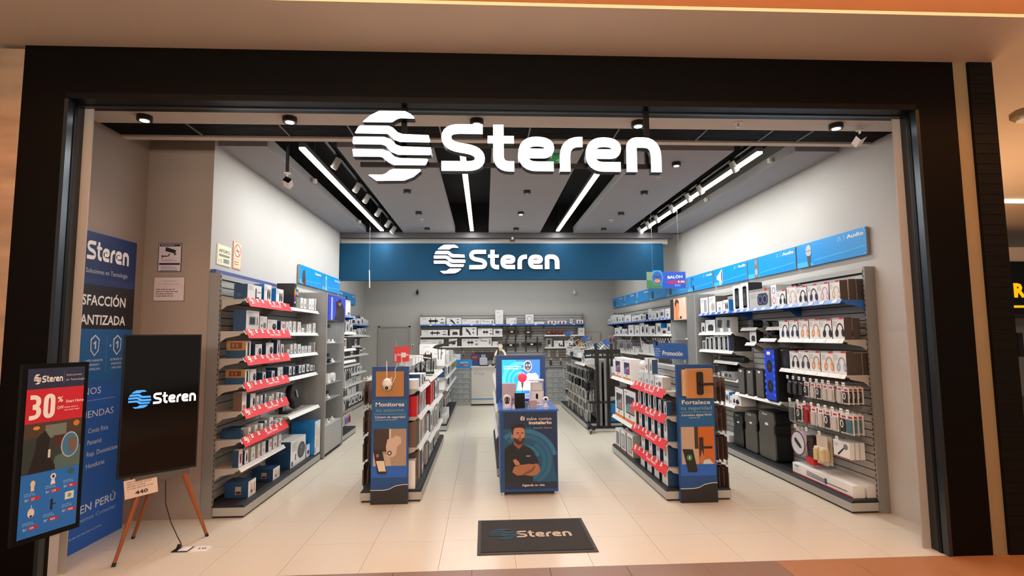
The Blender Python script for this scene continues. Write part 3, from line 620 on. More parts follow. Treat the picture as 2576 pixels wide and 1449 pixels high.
def carton(x, y, z, rot, w, h, st, label, group, d=None, seed=1, tilt=0, name=None):
    me, am = carton_mesh(w, h, d or STY[st][3], st, seed)
    o = inst(name or ('blister_pack' if st == 'blister' else 'product_box'), me, None, (x, y, z), (tilt, 0, rot) if tilt else rot)
    tag(o, label, 'box', group)
    if am: inst('printed_picture', am, o)
    return o

# ================================================================== SHELVING
class Unit:
    """a run of slatwall shelving; side 'L' faces +X, 'R' faces -X, 'B' faces the door"""
    def __init__(s, side, y0, y1, xf, label, depth=.43, H_=2.45, bays=None, slats=True, ends=(1, 1), wname='shelf_unit', pitch=.0805, plinth=True, group=None):
        s.side, s.y0, s.y1, s.xf, s.d, s.H = side, y0, y1, xf, depth, H_
        s.L = y1-y0
        loc, s.rot = {'L': ((xf, y0, 0), FL), 'R': ((xf, y1, 0), FR), 'B': ((y0, xf, 0), 0)}[side]
        s.root = thing(wname, label, 'shelving', loc, s.rot, group)
        d, L = depth, s.L
        m = MB(); m.box(0, d-.03, .08, L, d-.002, H_-.02, 'slot_dark'); m.build('back_panel', s.root)
        bays = [s.lx(b) for b in (bays or [y0, y1])]; bays.sort()
        if slats:
            for b0, b1 in zip(bays[:-1], bays[1:]):
                m = MB(); m.box(.004, d-.042, .004, b1-b0-.004, d-.029, pitch-.006, 'slat_grey'); me = m.mesh('slat')
                k = 0
                M_ = None if slats != 'joined' else MB()
                while .14+(k+1)*pitch < H_-.05:
                    if M_ is None: inst('slat', me, s.root, (b0, 0, .14+k*pitch))
                    else: M_.box(b0+.004, d-.042, .14+k*pitch+.004, b1-.004, d-.029, .14+(k+1)*pitch-.006, 'slat_grey')
                    k += 1
                if M_: M_.build('slat_panel', s.root)['kind'] = 'stuff'
        m = MB(); m.box(-.01, d-.055, H_-.05, L+.01, d, H_, 'rack_light'); m.build('top_rail', s.root)
        for i, b in enumerate(bays):
            e = (i == 0 and ends[0]) or (i == len(bays)-1 and ends[1])
            m = MB()
            if e:
                m.box(b-.016, d-.11, 0, b+.016, d, H_, 'rack_grey')
                for q in range(int(H_/.05)-2): m.box(b-.017, d-.112, .1+q*.05, b-.006, d-.109, .125+q*.05, 'slot_dark')
            else: m.box(b-.008, d-.046, .1, b+.008, d, H_-.02, 'rack_grey')
            m.build('end_post' if e else 'upright', s.root)
        if plinth:
            for b0, b1 in zip(bays[:-1], bays[1:]):
                m = MB(); m.box(b0+.002, .012, .02, b1-.002, d-.04, .10, 'rack_light').box(b0+.01, .03, 0, b1-.01, d-.04, .02, 'slot_dark'); m.build('plinth', s.root)
                m = MB(); m.add([(b0+.002, .03, .125), (b1-.002, .03, .125), (b1-.002, d-.04, .125), (b0+.002, d-.04, .125), (b0+.002, .012, .101), (b1-.002, .012, .101), (b1-.002, d-.04, .101), (b0+.002, d-.04, .101)],
                                [(0, 1, 2, 3), (4, 5, 1, 0), (5, 6, 2, 1), (7, 4, 0, 3), (6, 7, 3, 2), (7, 6, 5, 4)], 'deck_black'); m.build('base_deck', s.root)
    def lx(s, y): return (s.y1-y) if s.side == 'R' else (y-s.y0)
    def fy(s, x): return (x-s.xf)*(1 if s.side in 'RB' else -1)      # local depth of a world plane
    def shelf(s, ya, yb, z, xfront, mt='shelf_white', rail=True, tags=4, strip=None, strip_y=None, slope=0.0, under='shelf_under', hook=False, tagw=.035):
        a, b = sorted((s.lx(ya), s.lx(yb))); f = s.fy(xfront); d = s.d-.044
        sh = MB(); un = under if mt == 'shelf_white' else mt
        sh.add([(a, f, z-slope), (b, f, z-slope), (b, d, z), (a, d, z), (a, f, z-.022-slope), (b, f, z-.022-slope), (b, d, z-.022), (a, d, z-.022)],
               [(0, 1, 2, 3), (4, 7, 6, 5), (0, 4, 5, 1), (1, 5, 6, 2), (3, 7, 4, 0)], un)
        so = sh.build('shelf', s.root)
        for x in (a+.002, b-.006):
            P = [(f+.02, z-.022-slope), (d, z-.022), (d, z-.13), (d-.05, z-.125), (d-.12, z-.07), (f+.04, z-.045-slope)]; n = len(P)
            m = MB(); m.add([(x, p[0], p[1]) for p in P]+[(x+.004, p[0], p[1]) for p in P], [tuple(range(n-1, -1, -1)), tuple(range(n, 2*n))]+[(i, (i+1) % n, n+(i+1) % n, n+i) for i in range(n)], un); m.build('bracket', so)
        if rail:
            m = MB(); zz = z-slope; m.add([(a, f, zz+.008), (b, f, zz+.008), (b, f-.03, zz-.034), (a, f-.03, zz-.034), (a, f+.004, zz+.004), (b, f+.004, zz+.004), (b, f-.026, zz-.038), (a, f-.026, zz-.038)],
                         [(3, 2, 1, 0), (4, 5, 6, 7), (0, 1, 5, 4), (2, 3, 7, 6), (1, 2, 6, 5), (3, 0, 4, 7)], mt); m.build('price_rail', so)
            if tags:
                m = MB(); m.M = Matrix.Translation((0, f, zz+.008)) @ Matrix.Rotation(-.62, 4, 'X'); m.box(-tagw/2, -.004, -.042, tagw/2, -.001, -.006, 'tag_white').rect(-tagw*.3, -.028, tagw*.3, -.018, -.0045, H('9a9896')); me = m.mesh('price_tag')
                r = random.Random(int(z*100)+int(ya*10)); n = tags
                for k in range(n): inst('price_tag', me, so, (a+(b-a)*(k+.5+.25*(r.random()-.5))/n, 0, 0))
        if strip:
            a2, b2 = sorted((s.lx(strip_y[0]), s.lx(strip_y[1]))); Lq = b2-a2
            m = MB(); m.M = Matrix.Translation((a2, f-.004, z-slope+.02)) @ Matrix.Rotation(-.42, 4, 'X')
            m.box(0, -.006, -.105, Lq, -.003, 0, 'promo_red'); thirty(m, Lq*.06, -.075, .06, -.0075, 'tag_white'); m.text('%', Lq*.06+.085, -.035, .026, -.0075, 'tag_white', bold=.03).text('OFF', Lq*.06+.085, -.058, .016, -.0075, 'tag_white', bold=.02)
            m.text(strip, Lq*.47, -.075, .042, -.0075, 'tag_white', bold=.01, width=Lq*.26)
            r = random.Random(int(z*37)+5)
            for k in range(7): xx = Lq*(.03+.13*k+.04*r.random()); m.box(xx, -.010, -.045, xx+.045, -.007, -.005, 'tag_white'); m.rect(xx+.008, -.03, xx+.037, -.018, -.0105, H('9a9896'))
            m.build('promo_strip', so)
        return so
    def place(s, xf, z, items, phrase, group, kw={}):
        """items: (y0, y1, h, style) in world metres, sorted from the doorway"""
        lim = s.y1-.03; items = [(a, min(b, lim), h, st) for a, b, h, st in items if a < lim-.03]
        items = sorted(items, key=lambda t: t[0]); n = {}
        for i, (a, b, h, st) in enumerate(items):
            w = b-a; c = (a+b)/2
            if s.side == 'B': loc = (c, xf, z); 
            else: loc = (xf, c, z)
            frm = 'from left' if s.side == 'B' else 'from doorway'
            d = min(STY[st][3], s.d-.05-s.fy(xf))
            carton(loc[0], loc[1], loc[2]+.001, s.rot, w, h, st, '%s, %s %s, %s' % (STY[st][2], ORD[i], frm, phrase), group, d=d, seed=(i*7+int(z*10)) % 5, **kw)
    def hooks(s, z, xtip, ys, kind, phrase, packs=2, tagc='tag_white', drop=.04, sc=1.0, jit=0):
        """pegs with a price tag at the tip and packs hanging on each"""
        f = s.fy(xtip); d = s.d-.045; L = d-f
        m = MB(); m.cyl((0, d, 0), (0, f, .005), .0025, 'metal_rod', n=5).cyl((0, d, .02), (0, f, .03), .002, 'metal_rod', n=5).box(-.012, d-.004, -.01, .012, d, .03, 'metal_rod'); hm = m.mesh('hook')
        m = MB(); m.box(-.022, f-.006, .002, .022, f-.003, .042, tagc).rect(-.014, .014, .014, .026, f-.0065, H('9a9896')); tm = m.mesh('price_tag')
        for i, yy in enumerate(ys):
            hk = inst('hook', hm, s.root, (s.lx(yy), 0, z)); inst('price_tag', tm, hk)
            k = kind[i % len(kind)]; jr = jit*random.Random(int(z*100)+i*7).random()
            if not k: continue
            for q in range(packs):
                dep = .02+q*.05+jr+(.02 if k in ('mic',) else 0)
                wx = xtip+dep*(1 if s.side == 'R' else -1) if s.side != 'B' else yy
                if s.side == 'B': loc = (yy, xtip+dep, z-drop+.03)
                else: loc = (wx, yy, z-drop+.03)
                row = ORD[i]+(' peg from the left' if s.side == 'B' else ' peg from doorway')
                hang(k, loc, s.rot, (('front ', 'second ', 'third ', 'fourth ', 'fifth ')[q] if packs > 1 else '')+PACK[k][0]+', '+row+', '+phrase, sc)
PACK = {'grey': ('grey blister pack',), 'white': ('white carded pack',), 'whitecable': ('white pack with a dark cable',), 'red': ('red carded pack',), 'black': ('black carded gadget',), 'brown': ('brown backed card',), 'clear': ('clear bagged cable',), 'purple': ('purple and white round pack',), 'redblack': ('red and black cable coil',), 'beige': ('beige pack with two mugs',), 'mic': ('white box picturing a microphone',), 'lilac': ('lilac carded pack',), 'blackbag': ('black bagged part',), 'green': ('pack with a teal remote',)}
_HG = {}
def hang(kind, loc, rot, label, sc=1.0):
    if kind not in _HG:
        c = MB(); b = MB(); w, h = .075, .15
        if kind in ('grey', 'white', 'whitecable', 'red', 'green', 'lilac', 'black', 'clear', 'brown', 'blackbag'):
            if kind == 'brown': w, h = .16, .26
            if kind in ('grey', 'clear', 'blackbag'): w, h = .085, .17
            col = {'grey': 'b0aeac', 'white': 'e9e6e2', 'whitecable': 'ece8e4', 'red': 'c92f32', 'green': 'd9d6d0', 'lilac': 'a99fd0', 'black': '1d1d20', 'clear': 'cfcdc8', 'brown': '6b5246', 'blackbag': '2b2b2d'}[kind]
            c.box(-w/2, 0, -h, w/2, .003, 0, H(col)); c.box(-w*.12, -.001, -.012, w*.12, .004, .008, H(col)) 
            bc = {'grey': '4a4b4f', 'white': 'b9b5b0', 'whitecable': '2a2a2d', 'red': '8c1a1e', 'green': '3f6b74', 'lilac': '6b60a0', 'black': '3a3a3e', 'clear': '8b8884', 'brown': '54403a', 'blackbag': '151517'}[kind]
            b.cbox(-w*.36, -.018, -h*.9, w*.36, -.001, -h*.25, .006, H(bc)); b.rect(-w*.3, -h*.2, w*.3, -h*.1, -.001, H('c4272e' if kind in ('white', 'whitecable', 'green') else '8d8b88'))
            if kind == 'whitecable': b.ring(0, -h*.5, w*.25, h*.2, .008, -.0185, H('e8e6e2'))
            if kind == 'brown': b.rect(-w*.4, -h*.96, w*.4, -h*.9, -.001, H('8d8b88'))
        elif kind == 'purple':
            c.cyl((0, .0, -.14), (0, .045, -.14), .125, H('cfc9d6'), n=24).box(-.02, 0, -.02, .02, .01, .02, H('e8e6e2')); b.cyl((0, -.003, -.14), (0, .0, -.14), .112, H('d9d6dc'), n=24).ring(0, -.14, .122, .122, .014, -.004, H('5a2c50')).poly([(-.06, -.1), (-.03, -.09), (.05, -.15), (.06, -.18), (.03, -.18), (-.05, -.13)], -.005, H('1d1d20'))
        elif kind == 'redblack':
            for k in range(4): c.lathe([(.05, -.006), (.062, 0), (.05, .006)], (0, .012+k*.012, -.13), H('b01f26') if k % 2 else H('1c1a1c'), n=18, axis='y')
            b.box(-.06, 0, -.30, .06, .05, -.235, 'red_plastic').box(-.05, .01, -.235, .05, .04, -.04, H('32181a'))
        elif kind == 'beige':
            c.box(-.08, .0, -.26, .08, .004, 0, H('cdbfae'));
            for x in (-.04, .04): b.cyl((x, -.03, -.22), (x, -.03, -.12), .028, H('c9b98e'), n=12).cyl((x, -.03, -.12), (x, -.03, -.10), .02, H('e4dccd'), n=12)
        elif kind == 'mic':
            c.box(-.13, 0, -.17, .13, .06, 0, 'carton_white', {5: 'carton_white'}); b.poly([(-.07, -.14), (-.05, -.155), (.06, -.06), (.05, -.05)], -.001, H('2a2a2e')).ell(.07, -.05, .035, .03, -.0016, H('7b7b80')).rect(-.13, -.17, .13, -.163, -.001, H('c3262f')); lines(b, -.11, -.03, .08, 3, .012, -.001, H('a8a6a4'))
        _HG[kind] = (c.mesh('card'), b.mesh('product'))
    c, b = _HG[kind]
    o = inst('hanging_pack', c, None, loc, rot); tag(o, label, 'pack', 'packs hanging on pegs'); inst('product', b, o)
    if sc != 1: o.scale = (sc, sc, sc)
    return o

ROWS = dict({'L1a': [(0.9, 1.26, 0.17, 'tripod'), (1.33, 1.54, 0.21, 'ovals'), (1.68, 1.92, 0.19, 'ovals'), (2.28, 2.38, 0.31, 'game'), (2.55, 2.65, 0.14, 'slim'), (2.68, 2.78, 0.14, 'slim'), (2.9, 3.01, 0.15, 'slim'), (3.02, 3.13, 0.16, 'slim'), (3.18, 3.31, 0.17, 'slim')], 'L1b': [(0.89, 1.22, 0.22, 'tv'), (1.24, 1.44, 0.17, 'plug'), (1.45, 1.74, 0.14, 'oval'), (1.86, 2.01, 0.13, 'red'), (2.03, 2.13, 0.13, 'slim'), (2.14, 2.24, 0.14, 'slim'), (2.29, 2.39, 0.14, 'slim'), (2.46, 2.59, 0.14, 'slim'), (2.62, 2.73, 0.06, 'slim'), (2.83, 2.89, 0.11, 'slim'), (2.91, 3.03, 0.12, 'slim'), (3.11, 3.23, 0.14, 'slim'), (3.25, 3.36, 0.15, 'slim')], 'L1c': [(0.91, 1.03, 0.18, 'strip'), (1.14, 1.32, 0.14, 'oval'), (1.43, 1.65, 0.15, 'oval'), (1.76, 1.86, 0.18, 'phone'), (1.88, 1.98, 0.13, 'phone'), (2.1, 2.18, 0.06, 'slim'), (2.21, 2.3, 0.12, 'slim'), (2.34, 2.44, 0.13, 'slim'), (2.48, 2.61, 0.12, 'slim'), (2.64, 2.74, 0.09, 'slim'), (2.76, 2.87, 0.09, 'slim'), (2.91, 3.05, 0.09, 'slim'), (3.19, 3.37, 0.14, 'slim')], 'L1d': [(0.91, 1.02, 0.15, 'strip'), (1.03, 1.19, 0.14, 'oval'), (1.36, 1.45, 0.09, 'phone'), (1.62, 1.71, 0.09, 'phone'), (1.8, 1.97, 0.12, 'tripod'), (2.18, 2.28, 0.11, 'phone'), (2.33, 2.4, 0.1, 'phone'), (2.55, 2.65, 0.1, 'phone'), (2.68, 2.8, 0.1, 'phone'), (2.86, 2.99, 0.1, 'phone'), (3.03, 3.14, 0.08, 'phone'), (3.17, 3.31, 0.07, 'phone')], 'L1e': [(0.86, 0.97, 0.19, 'pink'), (1.06, 1.19, 0.15, 'oval'), (1.22, 1.28, 0.11, 'slim'), (1.33, 1.39, 0.11, 'slim'), (1.44, 1.49, 0.11, 'phone'), (1.57, 1.64, 0.07, 'slim'), (1.65, 1.71, 0.09, 'slim'), (1.79, 1.88, 0.09, 'slim'), (1.92, 2.02, 0.07, 'phone')], 'L1f': [(0.86, 0.92, 0.08, 'navy'), (1.04, 1.1, 0.08, 'slim'), (1.2, 1.27, 0.08, 'slim'), (1.35, 1.43, 0.07, 'slim'), (1.46, 1.53, 0.09, 'phone'), (1.59, 1.71, 0.1, 'plug'), (1.78, 1.87, 0.04, 'slim'), (1.92, 2.04, 0.04, 'slim')], 'L1g': [(0.83, 0.92, 0.17, 'redphone'), (0.97, 1.06, 0.14, 'phone'), (1.13, 1.23, 0.14, 'slim'), (1.3, 1.36, 0.14, 'slim'), (1.41, 1.51, 0.14, 'slim'), (1.59, 1.69, 0.13, 'red'), (1.73, 1.85, 0.14, 'slim'), (1.9, 1.99, 0.13, 'slim')], 'L1base': [(1.0, 1.19, 0.16, 'bulb'), (1.66, 1.87, 0.13, 'bulb'), (2.21, 2.84, 0.33, 'fan'), (2.86, 3.14, 0.16, 'bowl'), (3.32, 3.71, 0.32, 'fanw')], 'R1a': [(0.51, 0.68, 0.21, 'hp:beige'), (0.69, 0.89, 0.21, 'hp:pink'), (0.89, 1.08, 0.21, 'hp:navy'), (1.09, 1.3, 0.21, 'hp:black'), (1.3, 1.5, 0.23, 'hp:beige'), (1.52, 1.73, 0.2, 'hp:black'), (1.73, 1.86, 0.28, 'ring'), (1.91, 2.44, 0.26, 'boom'), (2.45, 2.68, 0.38, 'spk'), (2.68, 2.93, 0.37, 'spk'), (3.08, 3.28, 0.18, 'ovals'), (3.29, 3.51, 0.17, 'slim'), (3.54, 3.8, 0.27, 'disc'), (3.84, 4.21, 0.27, 'tall')], 'R1b': [(0.48, 0.67, 0.23, 'hp:black'), (0.68, 0.89, 0.22, 'hp:black'), (0.89, 1.08, 0.23, 'hp:tan'), (1.09, 1.29, 0.23, 'hp:tan'), (1.3, 1.49, 0.23, 'hp:navy'), (1.5, 1.71, 0.23, 'hp:navy')], 'R1bc': [(3.01, 3.22, 0.23, 'blister'), (3.24, 3.57, 0.24, 'blister'), (3.59, 3.97, 0.21, 'cube'), (3.99, 4.28, 0.17, 'cube')], 'R1cc': [(2.96, 3.14, 0.25, 'bluebox'), (3.14, 3.3, 0.25, 'spk'), (3.31, 3.46, 0.24, 'spk'), (3.47, 3.66, 0.24, 'spk'), (3.67, 3.82, 0.22, 'spk'), (3.83, 3.99, 0.21, 'spk'), (4.0, 4.12, 0.15, 'spk'), (4.13, 4.23, 0.13, 'spk')], 'R1c': [(0.48, 0.68, 0.24, 'hp:grey'), (0.68, 0.9, 0.23, 'hp:tan'), (0.91, 1.11, 0.23, 'hp:tan'), (1.11, 1.32, 0.23, 'hp:charcoal'), (1.32, 1.51, 0.22, 'hp:thin'), (1.52, 1.72, 0.24, 'dark')], 'R1low': [(2.82, 3.1, 0.15, 'cam'), (3.1, 3.18, 0.12, 'slim'), (3.2, 3.38, 0.17, 'ovals'), (3.39, 3.63, 0.17, 'disc'), (3.64, 3.76, 0.14, 'slim')], 'R1base': [(1.97, 2.46, 0.65, 'pa'), (2.45, 2.85, 0.57, 'pa'), (2.84, 3.24, 0.5, 'pa'), (3.42, 3.71, 0.07, 'white')], 'G2a': [(1.18, 1.48, 0.12, 'plug'), (1.5, 1.67, 0.13, 'plug'), (1.67, 1.91, 0.13, 'plug'), (1.92, 2.13, 0.14, 'plug')], 'G2m': [(2.43, 2.87, 0.28, 'mon'), (3.0, 3.44, 0.28, 'mon')], 'G2n': [(2.25, 2.97, 0.47, 'mon2'), (2.98, 3.51, 0.43, 'mon2')], 'G2o': [(2.43, 2.93, 0.3, 'frame'), (2.95, 3.29, 0.26, 'frame'), (3.32, 3.69, 0.25, 'frame')], 'G2b': [(1.08, 1.17, 0.12, 'phone'), (1.22, 1.32, 0.12, 'phone'), (1.42, 1.55, 0.12, 'phone'), (1.64, 1.75, 0.12, 'phone'), (1.91, 2.01, 0.13, 'phone'), (2.08, 2.21, 0.14, 'phone')], 'G2c': [(1.07, 1.18, 0.17, 'cam2'), (1.3, 1.41, 0.16, 'cam2'), (1.53, 1.66, 0.16, 'cam2'), (1.77, 1.91, 0.15, 'cam2'), (2.06, 2.2, 0.14, 'cam2')], 'Ba': [(0.25, 1.0, 0.23, 'mount'), (1.03, 1.47, 0.2, 'arm'), (1.48, 2.03, 0.16, 'flat'), (2.04, 2.45, 0.15, 'flat2'), (2.48, 2.72, 0.43, 'white'), (2.81, 3.12, 0.19, 'flat')], 'Ba2': [(3.39, 3.63, 0.29, 'ringlight'), (3.64, 3.95, 0.07, 'white'), (4.05, 4.32, 0.1, 'red2'), (4.35, 4.62, 0.1, 'red2'), (4.72, 4.81, 0.14, 'red'), (4.93, 5.17, 0.12, 'red2')], 'Bb': [(0.29, 1.07, 0.18, 'mount'), (1.13, 1.42, 0.19, 'cube'), (1.5, 1.93, 0.26, 'arm'), (1.96, 2.4, 0.21, 'mount'), (2.42, 2.69, 0.2, 'tv')], 'Bb2': [(4.06, 4.15, 0.14, 'redthing'), (4.2, 4.3, 0.13, 'redthing'), (4.4, 4.48, 0.15, 'redthing'), (4.98, 5.16, 0.21, 'router')], 'Bc': [(0.26, 0.95, 0.21, 'flat'), (1.1, 1.35, 0.23, 'bowl'), (1.48, 1.98, 0.22, 'mount'), (1.98, 2.37, 0.26, 'flat2'), (2.39, 2.56, 0.13, 'flat')], 'Bc2': [(4.0, 4.18, 0.26, 'blister'), (4.23, 4.5, 0.19, 'phone2'), (4.55, 4.81, 0.19, 'phone2'), (4.96, 5.15, 0.18, 'carton')], 'R2a': [(5.68, 5.98, 0.19, 'slim'), (6.01, 6.34, 0.19, 'tv'), (6.35, 6.65, 0.18, 'phone'), (6.66, 6.85, 0.19, 'slim'), (6.86, 7.12, 0.24, 'slim'), (7.3, 7.47, 0.14, 'phone'), (7.49, 7.78, 0.16, 'phone'), (7.79, 8.48, 0.14, 'plug'), (8.57, 9.21, 0.18, 'lilac'), (9.25, 9.53, 0.2, 'phone'), (9.55, 9.82, 0.22, 'slim'), (9.84, 10.17, 0.23, 'phone'), (10.19, 10.43, 0.24, 'slim'), (10.45, 10.75, 0.23, 'slim'), (10.78, 11.15, 0.14, 'plug')], 'R2b': [(5.66, 5.89, 0.22, 'tv'), (5.9, 6.26, 0.13, 'cube'), (6.27, 6.62, 0.24, 'ovals'), (6.67, 7.1, 0.19, 'oval'), (7.12, 7.44, 0.23, 'phone'), (7.46, 7.83, 0.28, 'oval'), (7.87, 8.24, 0.23, 'slim'), (8.36, 8.85, 0.25, 'lilac'), (8.94, 9.2, 0.15, 'phone'), (9.23, 9.48, 0.16, 'slim'), (9.5, 9.81, 0.22, 'oval'), (9.83, 10.31, 0.2, 'slim')], 'L3a': [(7.65, 8.17, 0.29, 'disc2'), (8.19, 8.81, 0.36, 'disc2')], 'L3b': [(7.8, 8.45, 0.15, 'phone'), (8.5, 9.03, 0.17, 'cube'), (9.06, 9.5, 0.16, 'cube'), (9.52, 9.9, 0.21, 'phone'), (9.93, 10.15, 0.17, 'slim'), (10.18, 10.59, 0.14, 'slim')]})
# ---- left wall, unit next to the doorway
L1 = Unit('L', .76, 3.26, -.22, 'tall grey slatwall shelving unit on the left wall nearest the doorway', .43, 2.45, [.76, 2.0, 3.24])
for z, z2, key, ph in ((2.18, 2.16, 'L1a', 'top shelf'), (1.85, 1.84, 'L1b', 'second shelf'), (1.57, 1.56, 'L1c', 'third shelf'), (1.30, 1.27, 'L1d', 'fourth shelf'), (1.03, None, 'L1e', 'fifth shelf'), (.75, None, 'L1f', 'sixth shelf'), (.47, None, 'L1g', 'seventh shelf')):
    L1.shelf(.78, 1.99, z, -.31, tags=5 if key == 'L1g' else 2, strip='Smart Home' if key != 'L1g' else None, strip_y=(.80, 2.02))
    if z2: L1.shelf(2.01, 3.22, z2, -.31, tags=6)
    L1.place(-.335, z, ROWS[key], ph+', left wall unit', 'boxes on the left wall unit')
L1.shelf(2.01, 3.22, .80, -.27, tags=2)
L1.place(-.30, .125, ROWS['L1base'][:2]+[(2.22, 2.80, .33, 'fan'), (2.83, 2.98, .17, 'bowl')], 'floor deck, left wall unit', 'boxes on the floor deck of the left unit')
carton(-.24, 3.125, .127, FL, .25, .46, 'fanw', 'large blue box at the far end of the left unit floor deck', 'boxes on the floor deck of the left unit', d=.33)
for yy, zz, dd in ((1.0, .75, .2), (1.12, .75, .24)):
    carton(-.42, yy, zz+.001, FL, .10, .085, 'navy', 'navy box lying behind the slim cartons, sixth shelf, %s, left wall unit' % ('nearest the doorway' if yy < 1.1 else 'second from doorway'), None, d=.15)
# round black robot vacuum and its dock on the low shelf
t = thing('robot_vacuum', 'round black robot vacuum leaning on the low white shelf, left wall unit', 'vacuum', (-.42, 2.62, .985), (0, 0, 0))
m = MB(); m.M = Matrix.Rotation(PI/2-.25, 4, 'Y'); m.lathe([(0, -.04), (.155, -.04), (.165, -.02), (.165, .02), (.155, .04), (0, .045)], (0, 0, 0), 'black_plastic', n=30); m.build('body', t)
m = MB(); m.M = Matrix.Rotation(PI/2-.25, 4, 'Y'); m.cyl((-.03, 0, .045), (-.03, 0, .055), .04, H('2c2c30'), n=18).box(-.08, -.02, .046, .02, .02, .058, H('8d9096')); m.build('sensor_bar', t)
t = thing('charging_dock', 'black charging dock in front of the robot vacuum', 'dock', (-.36, 2.33, .80), FL)
m = MB(); m.cbox(-.07, 0, 0, .07, .10, .02, .01, 'black_plastic').box(-.06, .08, 0, .06, .12, .16, 'black_plastic').rect(-.03, .04, .03, .10, .079, H('8d9096')); m.build('body', t)

# ---- right wall, unit next to the doorway
R1 = Unit('R', .42, 4.18, 5.77, 'long tall slatwall shelving unit on the right wall nearest the doorway', .40, 2.46, [.42, 1.67, 2.92, 4.17])
for ya, yb in ((.44, 1.66), (1.68, 2.90), (2.93, 4.15)): R1.shelf(ya, yb, 2.12, 5.83, 'shelf_blue', tags=6, tagw=.07)
R1.place(5.86, 2.12, ROWS['R1a'], 'blue top shelf, right unit', 'boxes on the blue top shelf at right')
R1.shelf(.44, 1.66, 1.71, 5.83, tags=6); R1.place(5.86, 1.71, ROWS['R1b'], 'second shelf, right unit', 'headphone boxes on the second shelf at right')
R1.shelf(.44, 1.66, 1.35, 5.83, tags=6); R1.place(5.86, 1.35, ROWS['R1c'], 'third shelf, right unit', 'boxes on the third shelf at right')
R1.shelf(2.93, 4.15, 1.80, 5.83, tags=4); R1.place(5.86, 1.80, ROWS['R1bc'], 'second far shelf, right unit', 'boxes on the second far shelf at right')
R1.shelf(2.93, 4.15, 1.52, 5.83, tags=4); R1.place(5.86, 1.52, ROWS['R1cc'], 'third far shelf, right unit', 'boxes on the third far shelf at right')
R1.shelf(2.93, 4.15, .73, 5.83, tags=4); R1.place(5.86, .73, ROWS['R1low'], 'low far shelf, right unit', 'boxes on the low far shelf at right')
R1.shelf(1.68, 2.90, .93, 5.83, tags=5); R1.shelf(2.93, 4.15, 1.10, 5.90, tags=1)
# headphone boxes stand two deep beside the first one
for z, n, yy, st, nm in ((2.121, 2, .595, 'hp:beige', 'blue top shelf'), (1.711, 1, .575, 'hp:black', 'second shelf'), (1.351, 2, .58, 'hp:grey', 'third shelf')):
    for k in range(n):
        carton(5.948+.087*k, yy, z, FR, .19, .22, st, 'brown sided box %s behind the nearest headphone box, %s at right' % (('directly', 'two')[k], nm), 'headphone boxes standing behind others', d=.083)
R1.hooks(1.235, 5.83, [.50, .60, .74, .84, .95, 1.06, 1.18, 1.28, 1.40, 1.52][::1], ['whitecable', 'white', 'white', 'white', 'whitecable', 'white', 'whitecable', 'black', 'black', 'black'], 'upper pegs, right unit', packs=4, sc=1.15)
R1.hooks(.965, 5.83, [.46, .56, .70, .82, .94, 1.07, 1.20, 1.34, 1.50], ['green', 'whitecable', 'white', 'whitecable', 'white', 'white', 'red', 'whitecable', 'grey'], 'middle pegs, right unit', packs=3, sc=1.35)
R1.hooks(.66, 5.86, [1.0, 1.24, 1.46], ['beige', 'redblack', 'purple'], 'lowest pegs, right unit', packs=2, sc=1.2)
R1.hooks(.66, 5.86, [.70], ['mic'], 'lowest row, right unit', packs=3)
# parlante boxes on the deck
def pa_speaker(x, y, w, h, d, label, z=.126, grille='grille_cloth'):
    t = thing('pa_speaker', label, 'speaker', (x, y, z), FR, 'black loudspeakers on the floor deck')
    P = [(-w*.44, 0), (w*.44, 0), (w*.5, h*.04), (w*.5, h*.5), (w*.43, h*.56), (w*.43, h*.72), (w*.5, h*.78), (w*.46, h*.95), (w*.36, h), (-w*.36, h), (-w*.46, h*.95), (-w*.5, h*.78), (-w*.43, h*.72), (-w*.43, h*.56), (-w*.5, h*.5), (-w*.5, h*.04)]
    m = MB(); m.poly(P, .02, 'black_plastic', t=d-.02); m.build('cabinet', t)
    Q = [(p[0]*.93, h*.03+p[1]*.94) for p in P]; m = MB(); m.poly(Q, 0, grille, t=.02); m.build('grille', t)
    m = MB(); m.rect(-w*.2, h*.9, -w*.13, h*.94, -.002, H('b8b8b8')).rect(-w*.11, h*.905, w*.08, h*.93, -.002, H('b8b8b8')); m.build('badge', t)
    m = MB(); m.box(-w*.06, -.003, h*.70, w*.12, -.001, h*.75, 'tag_white'); m.build('price_tag', t)
pa_speaker(5.89, 2.20, .44, .64, .22, 'largest black loudspeaker standing on the right floor deck')
pa_speaker(5.90, 2.65, .36, .56, .20, 'middle sized black loudspeaker, second of three on the right floor deck')
pa_speaker(5.90, 3.03, .33, .49, .20, 'smallest black loudspeaker, farthest of three on the right floor deck', grille='black_plastic')
carton(5.90, 3.55, .126, FR, .40, .10, 'white', 'low white box behind the loudspeakers on the right floor deck', None, d=.18)
for k, (x0, nm) in enumerate(((5.85, 'front'), (6.0, 'rear'))):
    t = thing('stand_box', 'long white box for a speaker stand, '+nm+' of two on right deck', 'box', (x0, 1.02, .126), FR, 'long white stand boxes')
    m = MB(); m.box(-.53+.0, 0, 0, .53, .125, .12, 'carton_white'); m.build('carton', t)
    if k == 0:
        m = MB(); m.rect(-.53, 0, .53, .012, -.001, H('c3262f')).rect(-.49, .085, -.40, .1, -.001, H('6c7078'))
        for q in range(3): m.poly([(-.25, .088-.02*q), (.1, .07-.015*q), (.1, .062-.015*q), (-.25, .080-.02*q)], -.001, H('2a2a2e'))
        m.rect(.08, .025, .12, .085, -.0016, H('2a4a78')).rect(.12, .04, .45, .048, -.001, H('2a2a2e')); lines(m, -.49, .07, .12, 3, .012, -.001, H('b3b1ae')); m.build('printed_picture', t)
